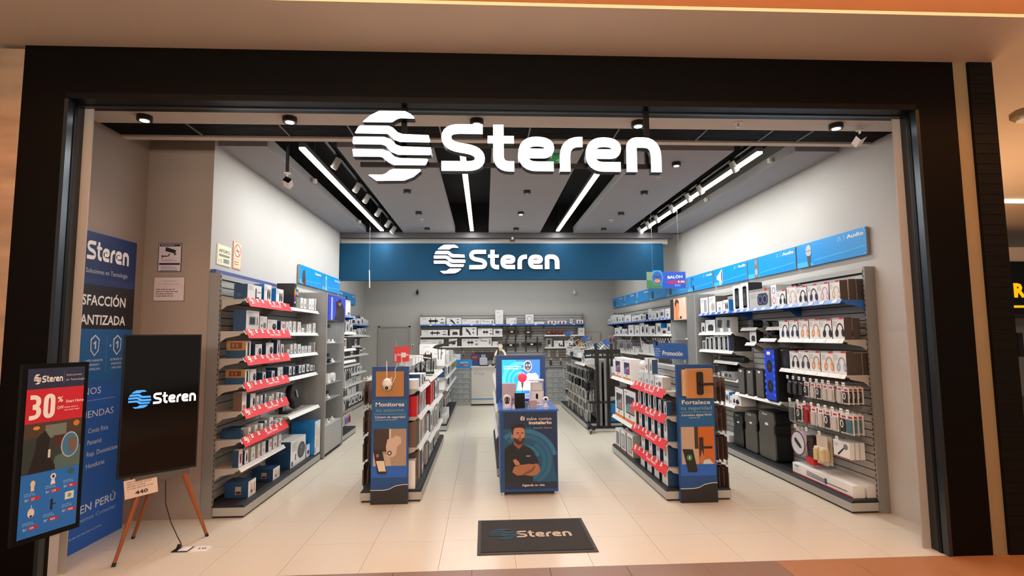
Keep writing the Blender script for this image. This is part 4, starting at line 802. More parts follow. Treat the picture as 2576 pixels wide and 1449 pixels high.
# tower loudspeakers on the middle shelf
def tower_speaker(x, y, w, h, d, z, front, label, lit=False):
    t = thing('tower_speaker', label, 'speaker', (x, y, z), FR)
    m = MB(); m.cbox(-w/2, 0, 0, w/2, d, h, .02, 'black_plastic'); m.build('cabinet', t)
    m = MB()
    if lit:
        m.box(-w*.46, -.012, h*.02, w*.46, 0, h*.98, mat('blue_shell', '1b3fc0', .35, noise=.35, scale=14, emit=.12))
        for q in (.28, .66): m.ell(0, h*q, w*.27, w*.34, -.0135, H('14141a'), n=20).ring(0, h*q, w*.31, w*.38, .008, -.0135, H('3f6be0')).ell(0, h*q, w*.1, w*.12, -.015, H('3a3a44'))
        for s_ in (-1, 1):
            for q in range(7): m.box(s_*w*.42-.008, -.02, h*(.1+.12*q), s_*w*.42+.008, -.012, h*(.15+.12*q), mat('blue_glow', '3b62f0', .3, emit=.6, noise=0))
        m.box(-w*.2, -.016, h*.88, w*.1, -.012, h*.94, 'tag_white')
    else:
        m.box(-w*.42, -.008, h*.04, w*.42, 0, h*.96, 'grille_cloth' if front else 'black_plastic').box(-w*.14, -.011, h*.86, w*.12, -.009, h*.93, 'tag_white')
    m.build('front_grille', t)
tower_speaker(5.80, 1.85, .25, .66, .22, .93, 1, 'blue lit party speaker standing on the middle shelf at right', True)
tower_speaker(5.82, 2.69, .20, .36, .22, .93, 1, 'black tower speaker farthest from the doorway on the middle shelf')
tower_speaker(5.82, 2.44, .20, .36, .22, .93, 1, 'black tower speaker in the middle of the middle shelf')
tower_speaker(5.82, 2.17, .22, .38, .22, .93, 1, 'black tower speaker right behind the blue party speaker')
# small display shelves with single devices
def peg_shelf(y, z, w, label=None):
    so = R1.shelf(y-w/2, y+w/2, z, 5.90, rail=True, tags=1); return so
for y, z, w in ((2.55, 1.86, .45), (1.90, 1.86, .34), (2.52, 1.65, .28), (2.05, 1.71, .40)): peg_shelf(y, z, w)
def round_speaker(x, y, z, r, label):
    t = thing('cylinder_speaker', label, 'speaker', (x, y, z), FR)
    m = MB(); m.cyl((-r*.0, -.0, r), (0, .14, r), r, 'black_plastic', n=20); m.build('cabinet', t)
    m = MB(); m.ring(0, r, r*.8, r*.8, r*.2, -.002, H('5a5a60')).ell(0, r, r*.5, r*.5, -.003, H('26262a')).ell(0, r, r*.2, r*.2, -.005, H('8a8a90')); m.build('cone', t)
round_speaker(5.92, 2.52, 1.862, .055, 'small black round speaker on the upper display shelf, far one')
round_speaker(5.92, 2.13, 1.80, .075, 'larger black round speaker on a display shelf, middle bay at right')
carton(5.93, 1.90, 1.862, FR, .2, .07, 'dark', 'small black device on the upper display shelf nearest the doorway', None, d=.12)
carton(5.92, 2.50, 1.652, FR, .19, .16, 'cube', 'small white box alone on the lower display shelf, right unit', None, d=.1)
t = thing('speaker_bundle', 'black clustered device on the lower display shelf at right', 'speaker', (5.94, 2.05, 1.712), FR)
m = MB(); m.cbox(-.13, 0, 0, .13, .12, .05, .02, 'black_plastic').sphere((0, .05, .09), .055, 'black_plastic').cyl((-.06, .0, .03), (-.06, -.02, .03), .03, H('3a3a40')); m.build('body', t)
t = thing('soundbar', 'long black soundbar lying in the far bay of the right unit', 'speaker', (5.90, 3.2, 1.36), FR)
m = MB(); m.cyl((-.4, .06, .04), (.4, .06, .04), .04, 'black_plastic', n=14).box(-.38, .02, 0, .38, .1, .03, 'black_plastic'); m.build('body', t)
R1.shelf(2.93, 3.75, 1.355, 5.90, tags=1)
carton(5.92, 3.60, 1.102, FR, .46, .19, 'dark', 'large black box on the deep shelf, far bay of the right unit', None, d=.2)
t = thing('amplifier', 'grey amplifier on the deep shelf, far bay of the right unit', 'amplifier', (5.86, 3.22, 1.102), FR)
m = MB(); m.box(-.22, 0, 0, .22, .24, .10, 'rack_light').box(-.2, -.004, .01, .2, 0, .09, 'rack_grey').cyl((.1, -.012, .05), (.1, 0, .05), .02, 'black_plastic').rect(-.15, .03, .0, .07, -.0045, H('3a3a3e')); m.build('body', t)

# ---- display towers
def tower(side, y0, y1, x0, x1, label, top, art_fn, near=0):
    """x0 = open front plane, x1 = wall"""
    rot = FL if side == 'L' else FR; W_ = y1-y0; D = abs(x1-x0)
    t = thing('display_tower', label, 'display cabinet', (x0, y0 if side == 'L' else y1, 0), rot)
    for x in (0, W_-.05):
        m = MB(); m.box(x, 0, .02, x+.05, D, top, 'rack_grey').box(x+.015, -.004, .02, x+.035, 0, top, 'rack_light'); m.build('side_panel', t)
    if near: MB().box(W_-near, 0, .05, W_-.05, .03, top, 'rack_grey').build('front_stile', t)
    m = MB(); m.box(.05, D-.03, .4, W_-.05, D, top, 'rack_light'); m.build('back_panel', t)
    m = MB(); m.box(.05, .01, .05, W_-.05, D-.03, .45, 'rack_light').box(.05, .03, 0, W_-.05, D-.05, .05, 'slot_dark'); m.build('base_cabinet', t)
    m = MB(); m.box(.05, .01, 2.05, W_-.05, D-.03, top, 'rack_grey'); m.build('head_box', t)
    m = MB(); m.M = Matrix.Translation((.05, 0, 2.05)); art_fn(m, W_-.1-max(0, near-.05), top-2.05-.02); m.build('backlit_picture', t)
    for z in (1.69, 1.38, 1.07, .83):
        m = MB(); m.box(.055, .03, z-.008, W_-.055, D-.04, z, 'clear'); m.build('glass_shelf', t)
    l = area('lamp', (W_/2, D*.4, 2.04), (W_*.6, .1), 2.2, COOL, (0, 0, 0), t)
    return t
def art_l(m, w, h):
    mat('photo_blue', '2a3aa8', .4, emit=.5, noise=.3, scale=6)
    m.box(0, -.02, 0, w, 0, h, 'photo_blue').rect(w*.12, 0, w*.2, h*.9, -.021, mat('photo_light', '8ca6ff', .4, emit=.7, noise=.1)).poly([(w*.3, 0), (w*.42, h*.3), (w*.4, h*.75), (w*.62, h*.85), (w*.8, h*.7), (w*.92, h*.5), (w*.95, 0)], -.0215, mat('photo_dark', '14121c', .4, noise=.2)).ell(w*.62, h*.72, w*.09, h*.11, -.022, mat('photo_skin', '9a6a58', .4, emit=.15, noise=.1)).ell(w*.62, h*.82, w*.1, h*.08, -.0225, 'photo_dark').poly([(w*.34, h*.1), (w*.5, h*.2), (w*.6, h*.5), (w*.52, h*.5), (w*.4, h*.28)], -.022, mat('photo_red', '4a1e30', .4, noise=.2))
def art_r(m, w, h):
    m.box(0, -.02, 0, w, 0, h, mat('photo_cream', 'dbb79e', .4, emit=.35, noise=.15, scale=5)).rect(0, 0, w*.24, h, -.021, H('25211f')).poly([(w*.3, 0), (w*.24, h*.55), (w*.34, h), (w*.5, h), (w*.62, h*.6), (w*.55, h*.2), (w*.6, 0)], -.0215, mat('photo_skin2', 'd9885c', .4, emit=.25, noise=.2, scale=9)).ell(w*.46, h*.78, w*.14, h*.18, -.022, H('4a2416')).ell(w*.5, h*.66, w*.09, h*.14, -.0225, 'photo_skin2').poly([(w*.75, h), (w*.86, h), (w, h*.55), (w, h*.75), (w*.95, h)], -.022, H('f3ece6')).ell(w*.7, h*.1, w*.06, h*.07, -.022, H('33180f'))
tl = tower('L', 3.30, 4.36, -.20, -.66, 'grey display tower with blue backlit picture on the left wall', 2.45, art_l)
tr = tower('R', 4.22, 5.47, 5.80, 6.17, 'grey display tower with an orange toned picture on the right wall', 2.47, art_r, .42)
k = 0
for y, z, st in ((3.80, 1.69, 'w'), (4.02, 1.69, 'w'), (3.80, 1.38, 'k'), (4.02, 1.38, 'w'), (3.80, 1.07, 'W'), (4.06, 1.07, 'W'), (3.80, .83, 'w'), (3.80, .451, 'w'), (4.08, .451, 'w')):
    lab = '%s on the %s of the left display tower, %s' % ({'w': 'small white gadget', 'k': 'small black gadget', 'W': 'white box gadget'}[st], {1.69: 'top glass shelf', 1.38: 'second glass shelf', 1.07: 'third glass shelf', .83: 'lowest glass shelf', .451: 'cabinet top'}[z], 'nearer' if y < 3.9 else 'farther')
    t = thing('demo_gadget', lab, 'gadget', (-.27, y, z), FL)
    m = MB(); c = 'black_plastic' if st == 'k' else 'white_plastic'
    if st == 'W': m.cbox(-.06, 0, 0, .06, .06, .14, .012, c) if y < 3.9 else m.cyl((0, 0, .07), (0, .06, .07), .07, c, n=18)
    else: m.cbox(-.05, 0, 0, .05, .07, .025, .01, c).cyl((0, .03, .025), (0, .03, .06), .018, c)
    m.build('body', t); m = MB(); m.cyl((0, -.001, .05), (0, .01, .05), .008, 'screen_black'); m.build('lens', t)
for y, z, w in ((3.62, 1.95, 0), (3.62, 1.50, 0), (3.66, .93, 0)):
    t = thing('clip_lamp', 'black clip on device inside the left display tower, '+('highest' if z > 1.9 else 'middle' if z > 1 else 'lowest'), 'gadget', (-.27, 3.50, z), FL)
    m = MB(); m.tube([(0, 0.05, 0), (.10, .05, .04), (.20, .02, .0)], .012, 'black_plastic').cbox(.15, 0, -.02, .27, .05, .03, .01, 'black_plastic'); m.build('body', t)
t = thing('display_gadget', 'white tall gadget on a glass shelf of the right display tower', 'gadget', (5.86, 4.80, 1.69), FR)
m = MB(); m.cbox(-.1, 0, 0, .1, .1, .02, .01, 'white_plastic').cbox(-.05, .03, .02, .05, .09, .26, .012, 'white_plastic').poly([(-.08, .26), (.08, .26), (.05, .31), (-.05, .31)], .03, 'white_plastic', t=.05); m.build('body', t)

# ---- left wall beyond the tower
L2 = Unit('L', 4.38, 5.52, -.24, 'slatwall shelving unit on the left wall just beyond the display tower', .42, 2.40, [4.38, 5.52], slats='joined', ends=(0, 1))
L2.shelf(4.42, 5.40, 2.16, -.27, 'shelf_blue', tags=3)
for z in (1.86, 1.57, 1.36): L2.shelf(4.42, 5.42, z, -.27, tags=4)
L2.place(-.30, 2.16, [(4.50, 4.80, .28, 'disc2'), (4.84, 5.14, .28, 'disc2')], 'blue top shelf beyond left tower', 'boxes beyond the left display tower')
L2.place(-.30, 1.86, [(4.5, 4.75, .2, 'oval'), (4.8, 5.05, .2, 'phone'), (5.08, 5.34, .16, 'cube')], 'second shelf beyond left tower', 'boxes beyond the left display tower')
L2.place(-.30, 1.57, [(4.48, 4.9, .19, 'mon'), (4.95, 5.3, .2, 'dark')], 'third shelf beyond left tower', 'boxes beyond the left display tower')
for z, ks, nm in ((1.18, ['whitecable', 'black', 'white', 'grey', 'black', 'whitecable'], 'upper'), (.90, ['white', 'grey', 'black', 'whitecable', 'white'], 'middle'), (.66, ['black', 'whitecable', 'white', 'grey', 'black'], 'lower'), (.40, ['white', 'lilac', 'white', 'lilac', 'lilac', 'red'], 'lowest')):
    L2.hooks(z, -.27, [4.46+.14*i for i in range(len(ks))], ks, nm+' pegs beyond left tower', packs=1)
L3 = Unit('L', 6.9, 10.5, -1.04, 'far slatwall shelving unit in the recess of the left wall', .42, 2.40, [6.9, 8.1, 9.3, 10.5], slats='joined')
L3.shelf(7.0, 10.45, 2.10, -1.07, 'shelf_blue', tags=8)
for z, b in ((1.82, 10.45), (1.56, 9.3), (1.33, 10.3), (1.11, 9.3), (.88, 10.1), (.64, 9.7), (.38, 9.3)): L3.shelf(7.0, b, z, -1.07, tags=8)
L3.place(-1.11, 2.10, ROWS['L3b']+[(7.1, 7.7, .16, 'cube')], 'blue shelf, far left unit', 'boxes on the far left unit')
rr = random.Random(3)
def fill(unit, xf, z, ya, yb, phrase, group, styles, hmin=.12, hmax=.2, wmin=.14, wmax=.3, gap=.03):
    it = []; y = ya
    while True:
        w = rr.uniform(wmin, wmax)
        if y+w > yb: break
        it.append((round(y, 2), round(y+w, 2), round(rr.uniform(hmin, hmax), 2), rr.choice(styles))); y += w+gap+rr.random()*.05
    unit.place(xf, z, it[:20], phrase, group)
fill(L3, -1.11, 1.82, 7.4, 10.3, 'second shelf, far left unit', 'boxes on the far left unit', ['slim', 'oval', 'slim', 'plug', 'cube', 'phone'])
fill(L3, -1.11, 1.56, 7.4, 9.2, 'third shelf, far left unit', 'boxes on the far left unit', ['phone', 'dark', 'slim', 'cube', 'mon'])
fill(L3, -1.11, 1.33, 7.6, 10.2, 'fourth shelf, far left unit', 'boxes on the far left unit', ['dark', 'dark', 'cube', 'ovals'], .1, .16)
fill(L3, -1.11, .88, 7.9, 10.0, 'fifth shelf, far left unit', 'boxes on the far left unit', ['oval', 'white', 'plug', 'oval'], .13, .2)
fill(L3, -1.11, .64, 8.0, 9.7, 'sixth shelf, far left unit', 'boxes on the far left unit', ['oval', 'ringlight', 'router', 'white'], .12, .18)
fill(L3, -1.11, .38, 7.6, 9.2, 'seventh shelf, far left unit', 'boxes on the far left unit', ['router', 'oval', 'white'], .12, .18)
fill(L3, -1.09, .125, 8.2, 10.0, 'floor deck, far left unit', 'boxes on the far left unit', ['cam', 'white', 'tv', 'cube'], .18, .22, .25, .4)
L3.hooks(1.08, -1.07, [7.5+.15*i for i in range(9)], ['whitecable', 'grey', 'black', 'white'], 'pegs of the far left unit', packs=1)

# ---- right wall beyond the tower
R2 = Unit('R', 5.5, 11.2, 5.78, 'long slatwall shelving unit on the right wall beyond the display tower', .39, 2.45, [5.5, 6.7, 7.9, 9.1, 10.3, 11.2], slats='joined')
for a, b in ((5.5, 6.7), (6.7, 7.9), (7.9, 9.1), (9.1, 10.3), (10.3, 11.2)):
    R2.shelf(a+.01, b-.01, 2.11, 5.83, 'shelf_blue', tags=5, tagw=.05)
    if a < 10: R2.shelf(a+.01, b-.01, 1.78, 5.83, tags=0)
R2.place(5.86, 2.11, ROWS['R2a'], 'blue shelf, far right unit', 'boxes on the far right unit')
R2.place(5.86, 1.78, ROWS['R2b'], 'second shelf, far right unit', 'boxes on the far right unit')
R2.hooks(1.72, 5.84, [10.3+.14*i for i in range(6)], ['lilac', 'red', 'clear', 'lilac', 'red', 'clear'], 'top pegs at the far end at right', packs=1)
R2.hooks(1.66, 5.84, [5.62+.16*i for i in range(8)], ['whitecable', 'white', 'black', 'whitecable', 'white'], 'pegs beside the right tower', packs=1)
R2.hooks(1.60, 5.84, [8.6+.15*i for i in range(10)], ['clear', 'lilac', 'grey', 'clear', 'clear'], 'upper pegs of the far right unit', packs=1)
R2.shelf(7.9, 9.09, 1.33, 5.83, tags=3); R2.shelf(6.3, 7.89, 1.36, 5.83, tags=3); R2.shelf(9.11, 10.29, 1.33, 5.83, tags=3)
R2.place(5.88, 1.36, [(6.6, 7.1, .2, 'white'), (7.2, 7.7, .2, 'white')], 'third shelf, far right unit', 'boxes on the far right unit')
fill(R2, 5.88, 1.33, 8.0, 10.2, 'third far shelf, far right unit', 'boxes on the far right unit', ['plug', 'white', 'slim'], .12, .2, .2, .4)
for q, (z, ks) in enumerate(((1.15, ['grey', 'clear', 'whitecable']), (.85, ['clear', 'grey', 'black']), (.55, ['grey', 'clear', 'white']))):
    R2.hooks(z, 5.84, [5.7+.2*i for i in range(10)], ks, ('upper', 'middle', 'lower')[q]+' low pegs, far right unit', packs=1)
t = thing('camera_stabiliser', 'long black and white pole device on the far right wall', 'tripod', (5.86, 7.6, 1.42), FR)
m = MB(); m.cyl((-.5, .1, .30), (.35, .05, .12), .02, 'black_plastic').cyl((-.5, .08, .25), (.1, .03, .12), .012, 'white_plastic').cyl((-.05, .0, .0), (-.3, .03, .35), .012, 'white_plastic').cyl((0, .05, .15), (0, .05, -.03), .02, 'black_plastic'); m.build('pole', t)
t = thing('tripod_light', 'slanted white tube light leaning on the far right shelf', 'light', (5.86, 8.9, 1.34), FR)
m = MB(); m.cyl((-.25, .02, 0), (.05, .1, .42), .014, 'white_plastic').cyl((.03, .09, .38), (.09, .1, .46), .03, 'white_plastic'); m.build('tube', t)

# ---- back wall
BW = Unit('B', .26, 5.16, 11.16, 'wide slatwall shelving unit along the back wall behind the counter', .42, 2.45, [.26, 1.47, 2.70, 3.95, 5.16], slats='joined', plinth=False)
BW.side = 'B'
for a, b in ((.26, 1.47), (1.47, 2.70), (2.70, 3.95), (3.95, 5.16)): BW.shelf(a+.003, b-.003, 2.12, 11.19, 'shelf_blue', tags=2, tagw=.06)
for a, b in ((.26, 1.47), (1.47, 2.70), (3.95, 5.16)):
    BW.shelf(a+.003, b-.003, 1.79, 11.19, tags=0); BW.shelf(a+.003, b-.003, 1.48 if a < 3 else 1.43, 11.19, tags=0)
BW.place(11.22, 2.12, ROWS['Ba']+ROWS['Ba2'], 'blue shelf, back wall', 'boxes on the back wall')
BW.place(11.22, 1.79, ROWS['Bb'], 'second shelf, back wall', 'boxes on the back wall')
BW.place(11.22, 1.48, ROWS['Bc'], 'third shelf, back wall', 'boxes on the back wall')
carton(5.07, 11.22, 1.791, 0, .18, .21, 'router', 'white box picturing a ring, second shelf at the right end, back wall', None)
for k, (x, c) in enumerate(((4.10, 'b5552c'), (4.25, 'a02028'), (4.44, 'c01828'))):
    t = thing('red_gadget', '%s of three red gadgets on the second back wall shelf' % ('left', 'middle', 'right')[k], 'gadget', (x, 11.24, 1.791))
    m = MB(); m.sphere((0, .06, .07), .06, H(c)).cbox(-.06, 0, 0, .06, .12, .04, .01, 'black_plastic'); m.build('body', t)
BW.place(11.22, 1.43, ROWS['Bc2'], 'right part third shelf, back wall', 'boxes on the back wall')
# television wall brackets hung on the slats
def tv_bracket(x, z, w, h, label, plate=True):
    t = thing('tv_bracket', label, 'bracket', (x, 11.42, z), 0, 'black television brackets on the back wall')
    m = MB(); m.box(-w/2, 0, -.05, w/2, .04, .05, 'black_plastic').box(-w*.3, -.01, -.03, w*.3, 0, .03, 'black_frame'); m.build('wall_plate', t)
    for s_ in (-.28, .28):
        m = MB(); m.box(w*s_-.02, -.04, -h/2, w*s_+.02, 0, h/2, 'black_plastic'); m.build('arm', t)
    m = MB(); m.box(-.04, -.045, -.02, .04, -.042, .02, 'tag_white'); m.build('price_tag', t)
tv_bracket(2.98, 1.90, .44, .46, 'black television bracket, upper left of four on the back wall')
tv_bracket(3.48, 1.88, .24, .36, 'compact black television bracket, upper right on the back wall')
tv_bracket(2.95, 1.50, .50, .42, 'black television bracket, lower left on the back wall')
tv_bracket(3.58, 1.52, .62, .46, 'wide black television bracket, lower right on the back wall')
BW.hooks(1.30, 11.35, [1.25+.28*i for i in range(5)]+[4.1, 4.35, 4.65], ['white', 'grey', 'red', 'grey', 'white', 'white', 'white', 'clear'], 'upper pegs on back wall', packs=1)
BW.hooks(1.05, 11.35, [4.15, 4.45, 4.75], ['black', 'grey', 'black'], 'lower pegs on back wall', packs=1)
m = MB(); m.box(-.04, 11.57, 1.44, .03, 11.6, 1.56, 'white_plastic').box(-.02, 11.565, 1.46, .01, 11.57, 1.52, 'black_plastic'); tag(m.build('intercom'), 'small white and black intercom beside the back door', 'intercom')
m = MB(); m.box(5.22, 11.55, 1.38, 5.72, 11.6, 1.88, 'door_paint').box(5.25, 11.545, 1.41, 5.69, 11.55, 1.85, 'wall_paint').box(5.40, 11.54, 1.62, 5.44, 11.545, 1.74, 'rack_grey'); tag(m.build('electrical_panel'), 'pale grey electrical panel on the back wall at right', 'panel')
# ================================================================== FREE STANDING FIXTURES
def rootM(o): return Matrix.Translation(o.location) @ o.rotation_euler.to_matrix().to_4x4()
def merge(u1, u2):
    """the second face of a double sided gondola joins the first one's Empty"""
    M = rootM(u1.root).inverted() @ rootM(u2.root)
    for ch in [o for o in bpy.data.objects if o.parent == u2.root]:
        ch.parent = u1.root; ch.matrix_basis = M @ (Matrix.Translation(ch.location) @ ch.rotation_euler.to_matrix().to_4x4())
    LABELS.pop(u2.root['label'], None); bpy.data.objects.remove(u2.root); u2.root = None
# ---- island left of the centre
A = Unit('L', 1.16, 4.46, 1.48, 'low double sided island shelf left of the centre aisle', .33, 1.40, [1.16, 2.24, 3.34, 4.46], wname='island_shelf')
B = Unit('R', 1.16, 4.46, .80, 'x1', .35, 1.40, [1.16, 2.24, 3.34, 4.46], slats='joined')
for b0, b1, zs in ((1.17, 2.23, (1.20, .90, .57)), (2.25, 3.33, (1.22, .84, .44)), (3.35, 4.43, (1.22, .82, .40))):
    for z in zs: A.shelf(b0, b1, z, 1.43, tags=5)
A.place(1.41, 1.20, [(1.18, 1.42, .10, 'white'), (1.5, 1.72, .14, 'tripod'), (1.8, 2.1, .12, 'cube')], 'top shelf of left island', 'boxes on the left island')
A.place(1.41, .90, [(1.18, 1.36, .22, 'redbox'), (1.44, 1.52, .26, 'red'), (1.56, 1.64, .26, 'redphone'), (1.68, 1.76, .26, 'red'), (1.82, 1.92, .26, 'slim'), (1.98, 2.1, .24, 'red')], 'second shelf of left island', 'boxes on the left island')
A.place(1.41, .57, [(1.17, 1.42, .29, 'lens'), (1.47, 1.55, .26, 'slim'), (1.58, 1.66, .27, 'book'), (1.70, 1.78, .27, 'slim'), (1.84, 1.92, .25, 'slim'), (1.98, 2.12, .26, 'book')], 'third shelf of left island', 'boxes on the left island')
A.place(1.40, .125, [(1.19, 1.31, .30, 'book'), (1.36, 1.52, .36, 'lens'), (1.58, 1.70, .40, 'book'), (1.80, 1.98, .36, 'tv')], 'deck near end of left island', 'boxes on the left island')
A.place(1.41, .84, [(2.72, 2.94, .31, 'redbox'), (3.0, 3.24, .31, 'redbox')], 'second shelf middle of left island', 'boxes on the left island')
A.place(1.41, .44, [(2.32, 2.42, .3, 'slim'), (2.5, 2.6, .3, 'book'), (2.7, 2.98, .34, 'tv'), (3.05, 3.25, .3, 'frame')], 'third shelf middle of left island', 'boxes on the left island')
A.place(1.40, .125, [(2.3, 2.55, .25, 'frame'), (2.65, 2.9, .28, 'tv'), (3.0, 3.25, .26, 'frame')], 'deck middle of left island', 'boxes on the left island')
A.place(1.41, .82, [(3.4, 3.7, .28, 'tv'), (3.8, 4.1, .28, 'frame')], 'second shelf far end of left island', 'boxes on the left island')
A.place(1.41, .40, [(3.42, 3.7, .3, 'frame'), (3.8, 4.12, .34, 'frame')], 'third shelf far end of left island', 'boxes on the left island')
A.place(1.40, .125, [(3.4, 3.62, .22, 'tv'), (3.7, 3.95, .22, 'frame'), (4.05, 4.32, .22, 'frame')], 'deck far end of left island', 'boxes on the left island')
for q, (z, n) in enumerate(((1.27, 3), (.94, 2), (.64, 3), (.35, 3))):
    B.hooks(z, .77, [1.50+.17*i for i in range(n)], ['brown'], ('top', 'second', 'third', 'lowest')[q]+' pegs, left side of left island', packs=2)
merge(A, B)
# ---- island right of the centre
A2 = Unit('R', .96, 3.42, 4.09, 'low double sided island shelf right of the centre aisle', .37, 1.40, [.96, 2.20, 3.42], wname='island_shelf')
B2 = Unit('L', .96, 3.42, 4.83, 'x2', .37, 1.40, [.96, 2.20, 3.42], slats='joined')
for z in (1.155, .885, .605, .335): A2.shelf(.97, 2.19, z, 4.15, tags=0, strip='Smart Home', strip_y=(.98, 2.30))
for z in (1.15, .57): A2.shelf(2.21, 3.40, z, 4.13, tags=4)
A2.place(4.17, 1.155, [(1.17, 1.45, .14, 'plug'), (1.48, 1.66, .14, 'plug'), (1.68, 1.88, .14, 'plug'), (1.92, 2.12, .14, 'plug')], 'top shelf of right island', 'boxes on the right island')
A2.place(4.17, .885, [(1.06, 1.16, .15, 'phone'), (1.24, 1.34, .15, 'phone'), (1.42, 1.53, .2, 'phone'), (1.62, 1.74, .21, 'phone'), (1.84, 1.95, .2, 'phone'), (2.04, 2.16, .2, 'phone')], 'second shelf of right island', 'boxes on the right island')
A2.place(4.17, .605, [(1.06, 1.18, .23, 'cam2'), (1.29, 1.40, .23, 'cam2'), (1.51, 1.64, .23, 'cam2'), (1.76, 1.90, .23, 'cam2'), (2.02, 2.16, .23, 'cam2')], 'third shelf of right island', 'boxes on the right island')
A2.place(4.17, .335, [(1.06, 1.22, .23, 'cam2'), (1.34, 1.48, .23, 'cam2'), (1.62, 1.76, .23, 'cam2'), (1.92, 2.08, .23, 'cam2')], 'fourth shelf of right island', 'boxes on the right island')
A2.place(4.16, .125, [(1.06, 1.26, .18, 'cam2'), (1.36, 1.54, .18, 'cam2'), (1.64, 1.82, .18, 'cam2'), (1.92, 2.10, .18, 'cam2')], 'deck near end of right island', 'boxes on the right island')
A2.place(4.16, 1.15, [(2.46, 2.88, .29, 'mon'), (2.98, 3.38, .29, 'mon')], 'top shelf far end of right island', 'monitor boxes on the right island')
A2.place(4.16, .57, [(2.25, 2.86, .44, 'mon2'), (2.90, 3.40, .42, 'mon2')], 'lower shelf far end of right island', 'monitor boxes on the right island')
A2.place(4.15, .125, [(2.42, 2.72, .29, 'frame'), (2.80, 3.06, .27, 'frame'), (3.12, 3.38, .25, 'frame')], 'deck far end of right island', 'tablet boxes on the right island')
for q, z in enumerate((1.30, .98, .66, .33)):
    B2.hooks(z, 4.85, [1.12+.12*i for i in range(2)], ['brown'], ('top', 'second', 'third', 'lowest')[q]+' pegs, right side of right island', packs=3)
merge(A2, B2)
t = thing('acrylic_riser', 'clear acrylic riser on top of the right island', 'stand', (4.26, 1.75, 1.30), 0)
m = MB(); m.box(-.10, -.30, 0, .10, .35, .006, 'clear').box(-.10, -.30, -.135, -.094, .35, 0, 'clear'); m.build('shelf', t)
t = thing('round_camera', 'round white device on the acrylic riser, right island', 'camera', (4.22, 2.02, 1.307), 0)
m = MB(); m.sphere((0, 0, .08), .065, 'white_plastic').sphere((.03, -.02, .11), .05, 'white_plastic').cyl((0, 0, 0), (0, 0, .03), .05, 'white_plastic', n=16); m.build('body', t)
carton(4.18, 1.80, 1.308, FR, .14, .18, 'plug', 'white and blue box on the acrylic riser, right island', None)
carton(4.18, 1.62, 1.308, FR, .10, .17, 'phone', 'upright box picturing a handset on the acrylic riser, right island', None)

